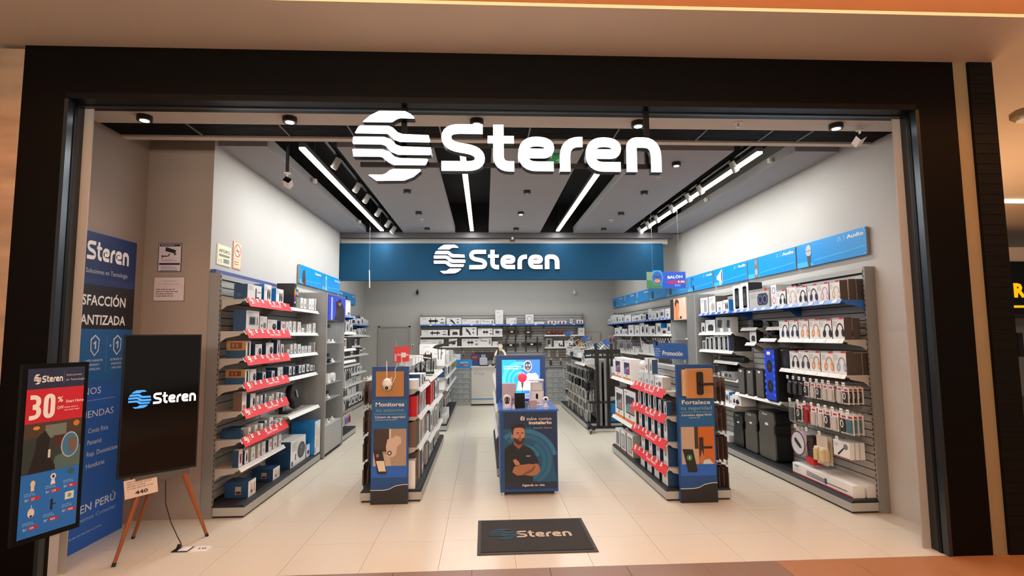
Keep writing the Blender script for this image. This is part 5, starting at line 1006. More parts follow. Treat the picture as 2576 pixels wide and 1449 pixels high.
def end_panel(x0, x1, y, top, label, kind):
    t = thing('promotion_board', label, 'display board', (x0, y, 0)); w = x1-x0
    m = MB(); m.box(0, .0, 0, w, .05, top, 'panel_navy', {2: 'panel_navy'}); m.build('board', t)
    m = MB(); Y_ = -.002; B_ = H('20639f'); m.rect(.008, .22, w-.008, top-.01, Y_, 'panel_navy').rect(.008, .28, w-.008, .72, Y_-.0005, H('1c5cb8')).rect(.008, .72, w-.008, 1.10, Y_-.0005, H('14588f'))
    wave = [(0, .0), (w, .0), (w, .20), (w*.85, .20), (w*.65, .185), (w*.5, .155), (w*.35, .145), (0, .145)]
    wave = [(a, b) for a, b in wave]; m.poly(wave, Y_-.001, H('1a1a1b'))
    for dz, c in ((.0, 'f0eee8'), (.025, '1c4a80'), (.045, '1c4a80')):
        P = [(w*.0, .145+dz), (w*.35, .145+dz), (w*.5, .155+dz), (w*.65, .185+dz), (w*.85, .20+dz), (w, .20+dz)]
        m.poly(P+[(a, b+.006) for a, b in P[::-1]], Y_-.0015, H(c))
    lw = w*.78; cx = w/2
    if kind == 'cam':
        m.text('Monitorea', cx, 1.03, .062, Y_-.002, H('e6d8cf'), 'c', .018, width=lw).text('tu entorno', cx, .972, .055, Y_-.002, H('7f98b8'), 'c', width=lw*.96)
        m.rect(w*.06, .945, w*.94, .948, Y_-.002, H('9fb2c8')).text('Cámara de seguridad', cx, .905, .034, Y_-.002, H('d7d3d2'), 'c', .01, width=lw*1.05); lines(m, w*.1, .89, w*.8, 1, .02, Y_-.002, H('8ba0bc'))
        m.rect(w*.06, .40, w*.95, .79, Y_-.001, H('a08876')).rect(w*.06, .55, w*.48, .79, Y_-.0015, H('3a2822')).poly([(w*.06, .40), (w*.55, .40), (w*.5, .52), (w*.06, .54)], Y_-.0016, H('b8a593'))
        m.rect(w*.49, .66, w*.53, .79, Y_-.002, H('d8c8bc')).poly([(w*.4, .60), (w*.44, .68), (w*.56, .69), (w*.68, .72), (w*.8, .70), (w*.82, .64), (w*.7, .60), (w*.68, .52), (w*.58, .49), (w*.44, .50)], Y_-.003, H('c6b0a2')).ell(w*.5, .535, w*.065, .026, Y_-.004, H('4a3f3a')).ell(w*.5, .535, w*.03, .012, Y_-.005, H('d8d0cc'))
        m.poly([(w*.06, .57), (w*.30, .57), (w*.43, .33), (w*.40, .315), (w*.18, .32)], Y_-.006, H('1a1b20')).poly([(w*.14, .455), (w*.355, .455), (w*.41, .345), (w*.22, .345)], Y_-.007, H('d9cbb6')).ell(w*.18, .51, w*.04, .02, Y_-.007, H('b05a3a'))
    else:
        m.text('Fortalece', cx, 1.03, .062, Y_-.002, H('e6d8cf'), 'c', .018, width=lw).text('tu seguridad', cx, .972, .055, Y_-.002, H('86a0be'), 'c', width=lw*1.08)
        m.rect(w*.06, .945, w*.94, .948, Y_-.002, H('9fb2c8')).text('Cerradura digital Wi-Fi', cx, .905, .034, Y_-.002, H('d7d3d2'), 'c', .01, width=lw*1.05); lines(m, w*.3, .89, w*.4, 1, .02, Y_-.002, H('8ba0bc'))
        m.rect(w*.06, .40, w*.96, .79, Y_-.001, H('b09a86')).rect(w*.52, .40, w*.96, .79, Y_-.0015, H('b86018')).rect(w*.42, .56, w*.52, .79, Y_-.0016, H('3a2c24')).rect(w*.54, .48, w*.66, .68, Y_-.003, H('2a1c18')).rect(w*.6, .56, w*.9, .585, Y_-.0035, H('2a1c18')).poly([(w*.56, .46), (w*.6, .55), (w*.68, .46), (w*.74, .42), (w*.5, .41)], Y_-.004, H('b07050')).poly([(w*.66, .44), (w*.8, .455), (w*.92, .40), (w*.62, .40)], Y_-.0045, H('b8c4cc'))
        m.poly([(w*.08, .56), (w*.36, .555), (w*.47, .34), (w*.44, .315), (w*.22, .32)], Y_-.006, H('1a1416')).ell(w*.26, .47, w*.08, .032, Y_-.007, H('2f7a48')).rect(w*.245, .455, w*.275, .485, Y_-.008, H('d8e8dc'))
    m.build('printed_face', t); return t
end_panel(.94, 1.335, 1.085, 1.455, 'blue display panel about home monitoring on the left island end', 'cam')
end_panel(4.235, 4.635, .885, 1.455, 'blue display panel about door security on the right island end', 'lock')
m = MB(); m.box(.985, 1.070, 1.135, 1.285, 1.084, 1.405, 'kraft', {2: mat('tan_board', 'b07c48', .7, noise=.05, scale=40)})
tag(m.build('mounting_board'), 'square tan board with camera on the left island end panel', 'board')
t = thing('dome_camera', 'white dome camera mounted on the tan board of the left island', 'camera', (1.115, 1.03, 1.20))
m = MB(); m.lathe([(0, .135), (.02, .135), (.042, .115), (.054, .085), (.056, .06), (.05, .055)], (0, 0, 0), 'white_plastic', n=24).sphere((0, 0, .05), .045, 'white_plastic', n=20); m.build('body', t)
m = MB(); m.cyl((0, -.040, .035), (0, -.048, .035), .018, 'screen_black', n=18).cyl((0, -.0485, .035), (0, -.05, .035), .008, H('5a4a44'), n=12); m.build('lens', t)
m = MB(); m.cyl((-.005, .0, .12), (-.01, -.0, .32), .005, 'white_plastic').cyl((.03, .03, .1), (.04, .04, .14), .014, H('d8b0a0')); m.build('antenna', t)
m = MB(); m.tube([(.05, .04, .08), (.08, .035, .15), (.075, .035, .22), (.09, .04, .26)], .004, 'white_plastic'); m.build('cable', t)
t = thing('lock_sample', 'wooden block sample holding a black door lock on the right island panel', 'lock sample', (4.30, .87, 1.10), 0)
m = MB(); m.box(.02, -.06, 0, .30, .0, .31, 'kraft', {2: mat('oak', 'b47a44', .6, noise=.12, scale=5, stretch=(4, 1, 1)), 5: mat('oak_edge', 'c9a47c', .6, noise=.08)}).box(-.02, -.02, .02, .02, .01, .30, 'oak_edge'); m.build('wood_block', t)
m = MB(); m.cbox(.12, -.085, .04, .185, -.061, .28, .012, 'black_plastic', axis='y').cyl((.15, -.085, .155), (.15, -.12, .155), .016, 'black_plastic').cbox(.15, -.13, .142, .285, -.112, .168, .006, 'black_plastic', axis='x'); m.build('door_lock', t)
t = thing('promotion_sign', 'blue sign reading Promocion standing above the right island', 'sign', (4.44, 2.25, 1.395), (0, 0, .05))
m = MB(); m.poly([(0, .07), (.44, .045), (.46, .06), (.45, .24), (.42, .26), (-.02, .28)], 0, 'shelf_blue', .006).text('Promoción', .10, .11, .085, -.002, 'tag_white', bold=.02, width=.28, rot=-.05); lines(m, .0, .2, .08, 4, .03, -.002, H('9fb4dc')); m.build('board', t)
m = MB(); m.box(.02, .008, .0, .05, .014, .1, 'clear').box(.40, .008, .0, .43, .014, .08, 'clear').cyl((.03, .0, .24), (.02, -.01, .30), .012, 'black_plastic'); m.build('clip', t)
# things on top of the left island
t = thing('discount_sign', 'red discount sign standing on the left island behind the blue panel', 'sign', (1.02, 2.0, 1.402))
m = MB(); m.poly([(0, .05), (.19, .07), (.20, .26), (0, .25)], 0, 'promo_red', .005).text('Descuento', .045, .14, .04, -.002, 'tag_white', bold=.02, width=.14).rect(.01, .07, .035, .16, -.002, H('c9b4c8')); m.build('board', t)
m = MB(); m.box(.03, .005, 0, .05, .01, .06, 'clear').box(.15, .005, 0, .17, .01, .07, 'clear').cyl((.03, 0, .24), (.03, -.01, .32), .008, 'metal_rod'); m.build('clip', t)
t = thing('router', 'black wireless router with upright aerials on the left island', 'router', (1.33, 3.0, 1.245))
m = MB(); m.cbox(-.10, -.08, 0, .10, .08, .03, .02, 'black_plastic'); m.build('body', t)
for x, y in ((-.09, .05), (-.03, .07), (.05, .07), (.09, -.02)):
    m = MB(); m.cyl((x, y, .02), (x*1.05, y, .30 if x > -.05 and x < .06 else .18), .008, 'black_plastic', n=8); m.build('aerial', t)
t = thing('gaming_headset', 'black headset on a stand near the end of the left island', 'headset', (1.30, 2.42, 1.252))
m = MB(); m.lathe([(.055, -.008), (.065, 0), (.055, .008)], (0, 0, .12), 'black_plastic', n=20, axis='y').sphere((-.055, 0, .08), .04, 'black_plastic', sx=.5).sphere((.055, 0, .08), .04, 'black_plastic', sx=.5).cyl((0, .02, 0), (0, .02, .18), .01, 'black_plastic').cyl((0, 0, -.03), (0, 0, 0), .06, 'black_plastic'); m.build('body', t)
t = thing('ring_arm', 'white thin arm sticking out over the left island', 'lamp', (1.12, 2.0, 1.56))
m = MB(); m.cyl((0, 0, .0), (.36, .05, -.06), .007, 'white_plastic').cyl((0, 0, 0), (.0, .0, -.14), .006, 'white_plastic').cbox(-.01, -.02, -.04, .05, .02, .02, .008, 'white_plastic'); m.build('arm', t)
t = thing('tablet_stand', 'black desk lamp with an angled head on the left island', 'lamp', (1.32, 1.44, 1.205))
m = MB(); m.poly([(-.14, .20), (-.10, .24), (.0, .06), (-.03, .0), (-.06, .03)], 0, 'black_plastic', .05).cbox(-.05, -.03, 0, .05, .06, .02, .01, 'black_plastic'); m.build('body', t)
t = thing('wide_aerial', 'black winged aerial raised over the far left island', 'aerial', (1.46, 4.1, 1.40))
m = MB(); m.poly([(-.16, .19), (-.12, .23), (.16, .30), (.26, .31), (.2, .27), (.08, .24), (-.1, .175)], 0, 'black_plastic', .03).cyl((-.06, .01, 0), (-.07, .01, .2), .006, 'black_plastic').cyl((-.02, .01, 0), (-.01, .01, .2), .006, 'black_plastic'); m.build('body', t)
t = thing('soundbar', 'short black bar lying on the far end of the left island', 'speaker', (1.17, 3.6, 1.402))
m = MB(); m.cbox(-.15, -.03, .02, .17, .03, .10, .012, 'black_plastic', axis='x').box(-.1, -.02, 0, .1, .02, .02, 'black_plastic'); m.build('body', t)
t = thing('display_tray', 'sloping clear tray of small cards along the left island top', 'tray', (1.10, 2.25, 1.402))
m = MB()
for k in range(12): m.M = Matrix.Translation((.0, .12*k, 0)) @ Matrix.Rotation(-.3, 4, 'X'); m.box(-.05, 0, 0, .12, .004, .10, 'carton_white' if k % 3 else 'carton_grey')
m.M = None; m.box(-.06, -.03, -.001, .14, 1.5, .003, 'clear'); m.build('cards', t)

# ---- second islands further back
C1 = Unit('L', 5.48, 9.0, 1.46, 'low island shelf behind the left island, near the counter', .33, 1.36, [5.48, 6.65, 7.82, 9.0], wname='island_shelf', slats='joined')
C2 = Unit('R', 5.48, 9.0, .80, 'x3', .33, 1.36, [5.48, 6.65, 7.82, 9.0], slats='joined')
for b0, b1 in ((5.49, 6.64), (6.66, 7.81), (7.83, 8.99)):
    for z in (1.22, 1.00, .77): C1.shelf(b0, b1, z, 1.42, tags=4); 
    C2.shelf(b0, b1, .90, .84, tags=3)
C1.place(1.40, 1.22, [(5.52, 5.62, .20, 'white'), (5.64, 5.74, .20, 'white'), (5.76, 5.86, .21, 'slim'), (5.9, 6.0, .22, 'slim'), (6.1, 6.3, .2, 'white'), (6.7, 7.0, .25, 'white'), (7.1, 7.4, .25, 'slim'), (8.0, 8.3, .22, 'white')], 'top of second left island', 'boxes on the second left island')
C1.place(1.40, 1.00, [(5.52, 5.78, .18, 'tv'), (5.85, 6.1, .18, 'oval'), (6.2, 6.5, .18, 'white'), (6.8, 7.1, .18, 'phone'), (7.2, 7.6, .18, 'plug')], 'second shelf of second left island', 'boxes on the second left island')
C1.place(1.40, .77, [(5.52, 5.7, .19, 'white'), (5.74, 5.9, .19, 'white'), (6.0, 6.3, .19, 'oval'), (6.8, 7.1, .18, 'phone'), (7.2, 7.6, .18, 'plug')], 'third shelf of second left island', 'boxes on the second left island')
C1.hooks(.62, 1.43, [5.55+.18*i for i in range(8)], ['clear', 'grey', 'clear'], 'pegs of second left island', packs=2)
C1.place(1.42, .125, [(5.56, 5.64, .16, 'slim'), (5.66, 5.74, .16, 'slim'), (5.76, 5.84, .16, 'slim'), (5.86, 5.94, .16, 'slim'), (5.96, 6.04, .16, 'slim'), (6.2, 6.5, .2, 'white')], 'deck of second left island', 'boxes on the second left island')
merge(C1, C2)
carton(1.20, 5.60, 1.362, 0, .40, .16, 'flat', 'pale long box lying on top of the second left island', None, d=.3)
carton(1.02, 6.1, 1.362, 0, .34, .26, 'white', 'upright pale box at the back of the second left island top', None, d=.3)
D1 = Unit('R', 5.46, 8.85, 4.07, 'low island shelf with many pegs behind the television stand', .33, 1.30, [5.46, 6.6, 7.72, 8.85], wname='island_shelf', slats='joined')
D2 = Unit('L', 5.46, 8.85, 4.82, 'x4', .37, 1.30, [5.46, 6.6, 7.72, 8.85], slats='joined')
for q, z in enumerate((1.10, .90, .70, .50, .32)):
    D1.hooks(z, 4.10, [5.56+.17*i for i in range(15)], [['blackbag', 'grey', 'blackbag'], ['blackbag', 'blackbag', 'clear'], ['clear', 'blackbag', 'white'], ['clear', 'grey', 'clear'], ['clear', 'clear', 'grey']][q], ('first', 'second', 'third', 'fourth', 'fifth')[q]+' peg row of second right island', packs=2, drop=.02, sc=1.3, jit=.09)
for z in (1.05, .60): D2.shelf(5.47, 6.59, z, 4.79, tags=3)
D1.shelf(5.47, 6.59, 1.22, 4.10, tags=3)
D2.place(4.76, 1.05, [(5.5, 5.9, .24, 'white')], 'top shelf, right side of second right island', 'boxes on the second right island')
D2.place(4.76, .60, [(5.5, 6.0, .30, 'dark')], 'middle shelf, right side of second right island', 'boxes on the second right island')
D2.place(4.76, .125, [(5.5, 6.1, .40, 'fanw')], 'deck, right side of second right island', 'boxes on the second right island')
merge(D1, D2)
for k in range(9):
    carton(4.16+.02*(k % 3), 5.62+.36*k, 1.302 if k > 2 else 1.221+.001, FR, .2, .10+.05*(k % 3), ['plug', 'slim', 'oval', 'white'][k % 4], '%s small box from doorway along the top of the second right island' % ORD[k], 'boxes on the second right island', d=.14)
# roof aerials standing on that island
def aerial(x, y, z, L, a, n, label):
    t = thing('tv_aerial', label, 'aerial', (x, y, z), 0, 'television aerials on the second right island')
    d = Vector((math.cos(a), 0, math.sin(a))); nn = Vector((-d.z, 0, d.x))
    m = MB(); m.cyl((0, 0, 0), tuple(d*L), .012, 'metal_rod', n=8).cyl((0, .03, .02), tuple(d*L+Vector((0, .03, .02))), .008, 'metal_rod', n=8); m.build('boom', t)
    for k in range(n):
        p = d*(L*(.1+.85*k/(n-1))); w = .16-.05*k/(n-1); q = Vector((0, 1, 0))*.35+nn*.9
        m = MB(); m.cyl(tuple(p-q*w), tuple(p+q*w), .006, 'white_plastic', n=6); m.build('rod', t)
    m = MB(); m.M = Matrix.Translation(d*L*.98) @ Matrix.Rotation(-a+PI/2, 4, 'Y'); m.cbox(-.09, -.02, -.05, .09, .02, .05, .03, 'shelf_blue', axis='y'); m.build('blue_bracket', t)
aerial(4.42, 7.4, 1.31, .62, 2.15, 6, 'tallest white rod aerial with a blue bracket, leaning left')
aerial(4.25, 7.0, 1.40, .42, .30, 7, 'lower white rod aerial lying over the peg island')
aerial(4.55, 7.2, 1.31, .42, 1.9, 5, 'white rod aerial standing at right of the blue bracket aerial')
aerial(4.48, 6.4, 1.36, .36, .8, 7, 'white rod aerial closest to the television stand')

# ---- television floor stand
t = thing('television_stand', 'tall black wheeled television stand without a screen', 'stand', (4.35, 5.10, 0))
m = MB()
for x in (-.10, .10): m.box(x-.028, -.02, .10, x+.028, .03, 1.52, 'black_plastic')
m.build('column', t)
m = MB(); m.box(-.34, -.03, 1.43, .33, -.01, 1.51, 'black_plastic').box(-.34, -.03, 1.35, .33, -.01, 1.39, 'black_plastic')
for x in (-.33, -.2, .0, .19, .32): m.box(x-.012, -.032, 1.35, x+.012, -.008, 1.51, 'black_plastic')
m.build('mount_frame', t)
for x, nm in ((-.13, 0), (.16, 1)):
    m = MB(); m.box(x-.022, -.06, 1.20, x+.022, -.03, 1.62, 'black_plastic'); m.build('mount_arm', t)
m = MB(); m.box(-.28, -.10, .535, .22, .04, .56, 'black_plastic').box(-.28, -.10, .56, -.27, .04, .58, 'black_plastic'); m.build('tray', t)
m = MB(); m.box(-.30, -.02, .07, .48, .04, .11, 'black_plastic').add([(-.26, -.18, .07), (-.20, -.18, .07), (-.20, .3, .07), (-.26, .3, .07), (-.26, -.18, .10), (-.20, -.18, .10), (-.20, .3, .12), (-.26, .3, .12)], [(0, 3, 2, 1), (4, 5, 6, 7), (0, 1, 5, 4), (1, 2, 6, 5), (2, 3, 7, 6), (3, 0, 4, 7)], 'black_plastic').box(.42, -.3, .07, .48, .3, .11, 'black_plastic'); m.build('base', t)
for x, y in ((-.28, -.16), (-.24, .27), (.45, -.28), (.45, .28)):
    m = MB(); m.cyl((x-.012, y, .032), (x+.012, y, .032), .032, 'black_plastic', n=14).box(x-.015, y-.01, .03, x+.015, y+.01, .08, 'metal_rod'); m.build('castor', t)

# ---- counter
t = thing('checkout_counter', 'white checkout counter marked Caja with a blue stripe', 'counter', (1.815, 9.18, 0))
m = MB(); m.box(0, 0, .04, .66, .5, .97, 'caja_panel').box(.02, .02, 0, .64, .48, .04, 'slot_dark'); m.build('body', t)
m = MB(); m.box(-.015, -.02, .97, .675, .52, 1.0, 'shelf_white'); m.build('top', t)
m = MB(); m.text('Caja', .08, .78, .12, -.003, H('8fa8c8'), width=.26).rect(0, .15, .66, .18, -.003, H('4f8fc0')); m.build('lettering', t)
def showcase(x0, x1, z1, label):
    t = thing('glass_showcase', label, 'showcase', (x0, 9.2, 0), 0, 'glass showcases beside the counter'); w = x1-x0
    m = MB(); m.box(0, .0, 0, w, .45, .08, 'rack_light').box(0, 0, z1-.03, .02, .45, z1, 'rack_light').box(0, 0, .08, .02, .02, z1, 'rack_light').box(w-.02, 0, .08, w, .02, z1, 'rack_light').box(0, 0, z1-.02, w, .02, z1, 'rack_light').box(0, .43, .08, w, .45, z1, 'slot_dark'); m.build('frame', t)
    m = MB(); m.box(.02, .005, .08, w-.02, .01, z1-.02, 'clear'); m.build('glass_front', t)
    k = 0; z = .20
    while z < z1-.05:
        m = MB(); m.box(.02, .03, z-.008, w-.02, .42, z, 'clear').box(.02, .025, z-.012, w-.02, .032, z+.004, 'rack_light'); m.build('glass_shelf', t); z += .13
    return t
showcase(1.28, 1.81, .95, 'glass showcase left of the checkout counter')
showcase(2.50, 3.75, .92, 'glass showcase right of the checkout counter, behind the blue stand')
showcase(3.76, 4.26, .92, 'glass showcase at the right end of the counter')
for nm, xs, n in (('left', 1.28, 3), ('right', 3.76, 3)):
    for i in range(6):
        for j in range(n):
            m = MB(); m.box(0, 0, 0, .13, .18, .07, H(['4a4c4e', '6a6c6c', '3a3c40', '8a8b88'][(i+j) % 4])).rect(.03, .02, .09, .05, -.001, H('9a9c9c'))
            tag(m.build('part_bin', None, (xs+.035+j*.155, 9.26, .209-.008+i*.13-.13 if i else .081)), 'small grey bin, %s from the left, %s level up, %s showcase' % (ORD[j], ORD[i], nm), 'bin', 'bins in the %s showcase' % nm)
t = thing('floor_monitor', 'black computer monitor seen from behind on the checkout counter', 'monitor', (2.15, 9.45, 1.0))
m = MB(); m.box(-.25, 0, .14, .25, .03, .36, 'black_plastic').box(-.04, .01, 0, .04, .05, .2, 'black_plastic').box(-.12, -.05, 0, .12, .1, .01, 'black_plastic'); m.build('body', t)
t = thing('receipt_printer', 'pale receipt printer on the checkout counter', 'printer', (2.15, 9.26, 1.0))
m = MB(); m.cbox(-.12, 0, .03, .08, .16, .22, .02, H('b9bcc8'), axis='y').box(-.13, -.01, 0, .11, .17, .03, 'black_plastic').box(-.08, .02, .2, .04, .03, .30, H('8f9bb8')); m.build('body', t)
t = thing('card_terminal', 'small dark card terminal on the checkout counter', 'terminal', (2.38, 9.26, 1.0))
m = MB(); m.cbox(-.04, 0, 0, .04, .12, .05, .01, 'black_plastic').cyl((0, .05, .05), (.03, .0, .22), .015, H('c9ccd0')); m.build('body', t)
t = thing('counter_sign', 'blue promotional board standing on the left showcase', 'sign', (1.28, 9.22, .952))
m = MB(); m.box(0, 0, 0, .56, .01, .22, 'sign_blue').ell(.09, .13, .08, .10, -.002, H('6ea0c0')).ell(.09, .1, .06, .06, -.003, H('a8a04a')).text('BALÓN', .25, .13, .05, -.002, 'tag_white', width=.2, bold=.02).rect(.24, .06, .46, .10, -.002, H('c03848')).text('9.90', .34, .063, .035, -.003, 'tag_white', width=.1, bold=.01); m.build('board', t)
carton(1.42, 9.40, .955, 0, .22, .36, 'bowl', 'white box standing on the left showcase behind the blue board', None, d=.12)
t = thing('game_poster', 'dark blue and red poster standing behind the counter board', 'poster', (1.80, 9.38, .955))
m = MB(); m.box(0, 0, 0, .24, .01, .34, H('26407a')).rect(.02, .18, .22, .32, -.001, H('5a2c40')).rect(.04, .25, .16, .29, -.002, H('c05060')); m.build('sheet', t)

# ---- centre promotional stand
t = thing('promotion_stand', 'navy promotional stand with a technician poster in the middle of the shop', 'display stand', (2.335, 1.30, 0))
m = MB(); m.box(0, .0, .035, .65, .72, .925, 'panel_navy').box(.02, .03, .015, .63, .69, .035, 'slot_dark'); m.build('cabinet', t)
m = MB(); m.box(-.012, -.012, .925, .662, .72, .945, mat('blue_top', '3e6fc0', .15, noise=.05)); m.build('top', t)
m = MB(); m.box(-.03, .70, .93, .60, .78, 1.53, mat('stand_navy', '1c4884', .4, noise=.05)); m.build('header', t)
for x, y in ((.03, .03), (.62, .03), (.03, .68), (.62, .68)):
    m = MB(); m.cyl((x, y, 0), (x, y, .035), .02, 'metal_rod', n=12); m.build('foot', t)
mat('screen_cyan', '1fb8e0', .3, emit=.95, noise=0); mat('screen_blue', '3f86e6', .3, emit=.95, noise=0); mat('screen_white', 'f2fbff', .3, emit=1.15, noise=0); mat('screen_pale', '58ccec', .3, emit=.95, noise=0)
m = MB(); y = .696; m.rect(.045, .98, .53, 1.475, y, 'screen_cyan').poly([(.53, .98), (.53, 1.475), (.22, 1.475), (.36, 1.2), (.3, .98)], y-.0005, 'screen_blue')
for k, r in enumerate((.20, .15, .10)): m.ring(.28, 1.22, r*1.05, r*1.05, .022, y-.001-k*.0003, 'screen_pale', 60, 230, 24)
for k, r in enumerate((.232,)): m.ring(.28, 1.22, r, r, .02, y-.001, 'screen_pale', 60, 200, 24)
m.ell(.375, 1.395, .052, .07, y-.002, 'screen_white', n=20).ell(.375, 1.395, .043, .06, y-.003, H('6b7c9a'), n=20).ell(.36, 1.405, .011, .012, y-.004, 'screen_white').ell(.395, 1.405, .011, .012, y-.004, 'screen_white').ell(.375, 1.36, .02, .018, y-.004, H('d8c0c8'))
m.text('Laboratorio inteligente', .07, 1.385, .026, y-.002, 'screen_white', width=.22, bold=.02).text('Encuentra Cámaras', .07, 1.357, .026, y-.002, 'screen_white', width=.18, bold=.02)
m.poly([(.23, 1.09), (.5, 1.09), (.51, 1.27), (.47, 1.31), (.43, 1.3), (.41, 1.3), (.38, 1.31), (.34, 1.27), (.25, 1.2)], y-.002, 'screen_white').rect(.23, .98, .53, 1.05, y-.002, H('7f8fe0')); lines(m, .27, 1.045, .2, 3, .022, y-.003, 'screen_white')
m.build('backlit_screen', t)
m = MB(); Y_ = -.002; X = lambda u: (u-280)/525*.65; Z = lambda v: .925-(v-590)/765*.89
dk = H('15233a'); m.rect(X(312), Z(1325), X(795), Z(600), Y_, H('17506f')).poly([(X(312), Z(760)), (X(312), Z(600)), (X(795), Z(600)), (X(795), Z(1250)), (X(740), Z(900)), (X(560), Z(740))], Y_-.0004, H('152c50'))
for r, c, a0, a1 in ((150, '2a6f98', 20, 120), (250, '245f88', -60, 130), (200, '1e6288', -90, 60), (300, '2a6f98', 10, 130)):
    k = .65/525; m.ring(X(500), Z(1060), r*k, r*k*.94, 38*k, Y_-.0008, H(c), a0, a1, 24)
m.rect(X(318), Z(1325), X(795), Z(1262), Y_-.001, H('16203a'))
def q(*p): return [(X(a), Z(b)) for a, b in p]
m.poly(q((318,1262),(318,950),(345,920),(390,895),(420,890),(450,945),(485,905),(540,935),(580,970),(625,1060),(628,1090),(560,1130),(575,1180),(575,1262)), Y_-.003, H('14181f'))
m.poly(q((390,895),(418,885),(452,945),(440,952)), Y_-.0034, H('1d222b')).poly(q((485,902),(470,948),(505,925)), Y_-.0034, H('1d222b'))
m.poly(q((402,880),(402,905),(450,950),(487,905),(487,870)), Y_-.0036, H('8a5540'))
m.poly(q((388,745),(395,800),(398,850),(415,885),(450,908),(480,900),(497,870),(503,820),(503,770),(490,740),(430,730)), Y_-.0042, H('b8826a'))
m.poly(q((398,845),(412,885),(448,912),(480,904),(496,876),(502,838),(480,850),(450,846),(430,855),(415,840)), Y_-.0048, H('38241e')).poly(q((440,858),(460,852),(482,858),(472,868),(450,868)), Y_-.0052, H('a56452')).poly(q((450,872),(462,870),(474,874),(462,880)), Y_-.0052, H('6b3d30'))
m.poly(q((383,790),(378,750),(395,722),(440,708),(490,714),(506,740),(506,778),(494,752),(460,744),(415,748),(400,770),(398,815)), Y_-.0054, H('1d1412'))
m.ell(X(386), Z(832), .011, .024, Y_-.0045, H('a87058')).ell(X(440), Z(804), .009, .0045, Y_-.0056, H('2a1a16')).ell(X(482), Z(802), .008, .0045, Y_-.0056, H('2a1a16')).poly(q((424,792),(452,790),(454,796),(426,798)), Y_-.0056, H('2a1a16')).poly(q((470,790),(496,790),(496,795),(470,796)), Y_-.0056, H('2a1a16')).poly(q((462,800),(470,838),(455,842),(450,836)), Y_-.0056, H('8f563e'))
m.poly(q((385,1165),(405,1115),(455,1100),(540,1090),(580,1095),(615,1085),(636,1120),(640,1160),(610,1195),(560,1205),(500,1195),(430,1198)), Y_-.006, H('a0694e'))
m.poly(q((392,1055),(415,1040),(445,1065),(460,1095),(420,1105),(405,1080)), Y_-.0064, H('b27c62')).poly(q((470,1190),(560,1140),(590,1105),(600,1110),(575,1160),(500,1198)), Y_-.0064, H('7a4a36')).poly(q((318,1240),(318,1120),(350,1060),(385,1090),(400,1115),(388,1165),(360,1200)), Y_-.0066, H('171c25')).poly(q((540,935),(585,975),(628,1070),(622,1092),(575,1085),(550,1020)), Y_-.0066, H('1a1f29'))
m.rect(X(515), Z(1022), X(552), Z(1010), Y_-.007, H('7f97b8'))
m.text('Él', X(466), Z(675), .052, Y_-.004, H('ece0d6'), bold=.03, width=.045).text('sabe como', X(752), Z(675), .046, Y_-.004, H('ddd2ca'), 'r', .01, width=.285).text('instalarlo', X(752), Z(714), .05, Y_-.004, H('ece0d6'), 'r', .03, width=.26).text('Escuadrón', X(752)-.1, Z(757), .022, Y_-.004, H('9fb0c4'), 'r', .01, width=.105).text('Steren', X(752), Z(757), .022, Y_-.004, H('9fb0c4'), 'r', .01, width=.085)
m.text('Agenda tu cita', X(577), Z(1300), .034, Y_-.004, H('e0d8d2'), 'c', .02, width=.255)
m.build('technician_poster', t)
# items on the stand
def demo(name, label, cat, x, y, fn, z=.946):
    t = thing(name, label, cat, (x, y, z)); fn(t); return t
def f1(t):
    m = MB(); m.cbox(-.045, 0, 0, .045, .07, .13, .02, 'white_plastic').cyl((0, .0, .10), (0, .08, .10), .048, 'white_plastic', n=22); m.build('body', t)
    m = MB(); m.cyl((0, -.004, .10), (0, .0, .10), .034, H('7d746e'), n=20).cyl((0, -.007, .112), (0, -.004, .112), .011, 'screen_black', n=14).cyl((0, -.007, .085), (0, -.004, .085), .011, 'screen_black', n=14); m.build('lens', t)
    m = MB(); m.box(-.045, -.03, 0, .035, .0, .012, 'clear'); m.build('base', t)
demo('outdoor_camera', 'white two lens camera at the left front of the blue stand', 'camera', 2.42, 1.40, f1)
def f2(t):
    m = MB(); m.M = Matrix.Rotation(-.12, 4, 'X'); m.box(-.06, 0, 0, .06, .012, .175, 'black_plastic').rect(-.056, .004, .056, .171, -.001, 'screen_black'); m.build('screen', t)
demo('smart_tablet', 'black upright tablet at the front centre of the blue stand', 'tablet', 2.565, 1.38, f2)
def f3(t):
    m = MB(); m.sphere((0, 0, .20), .058, mat('red_glow', 'ff3348', .4, emit=1.1, noise=0), n=20); m.build('bulb', t)
    m = MB(); m.cyl((0, 0, .145), (0, 0, .08), .016, H('8d8d94'), r1=.010).cyl((0, 0, .08), (0, 0, -.12), .003, 'black_plastic').cyl((0, 0, -.125), (0, 0, -.12), .03, 'black_plastic'); m.build('stem', t)
demo('smart_bulb', 'glowing red bulb on a thin stem on the blue stand', 'lamp', 2.62, 1.72, f3, 1.071)
def f4(t):
    m = MB(); m.cbox(-.085, 0, 0, .085, .14, .165, .03, 'white_plastic'); m.build('base', t)
    m = MB(); m.cbox(-.085, 0, .165, .085, .14, .285, .03, 'clear').cbox(-.07, .03, .17, .07, .12, .262, .02, 'white_plastic'); m.build('hopper', t)
    m = MB(); m.cbox(-.09, -.004, .285, .09, .145, .30, .03, 'white_plastic'); m.build('lid', t)
    m = MB(); m.cbox(-.013, -.005, .07, .013, -.001, .14, .012, 'screen_black', axis='y').rect(-.03, .02, .03, .032, -.002, H('8f8480')); m.build('control_panel', t)
    m = MB(); m.box(-.07, -.05, 0, .07, .0, .01, 'white_plastic'); m.build('tray', t)
demo('pet_feeder', 'white pet feeder with a clear hopper at right on the blue stand', 'pet feeder', 2.79, 1.66, f4)
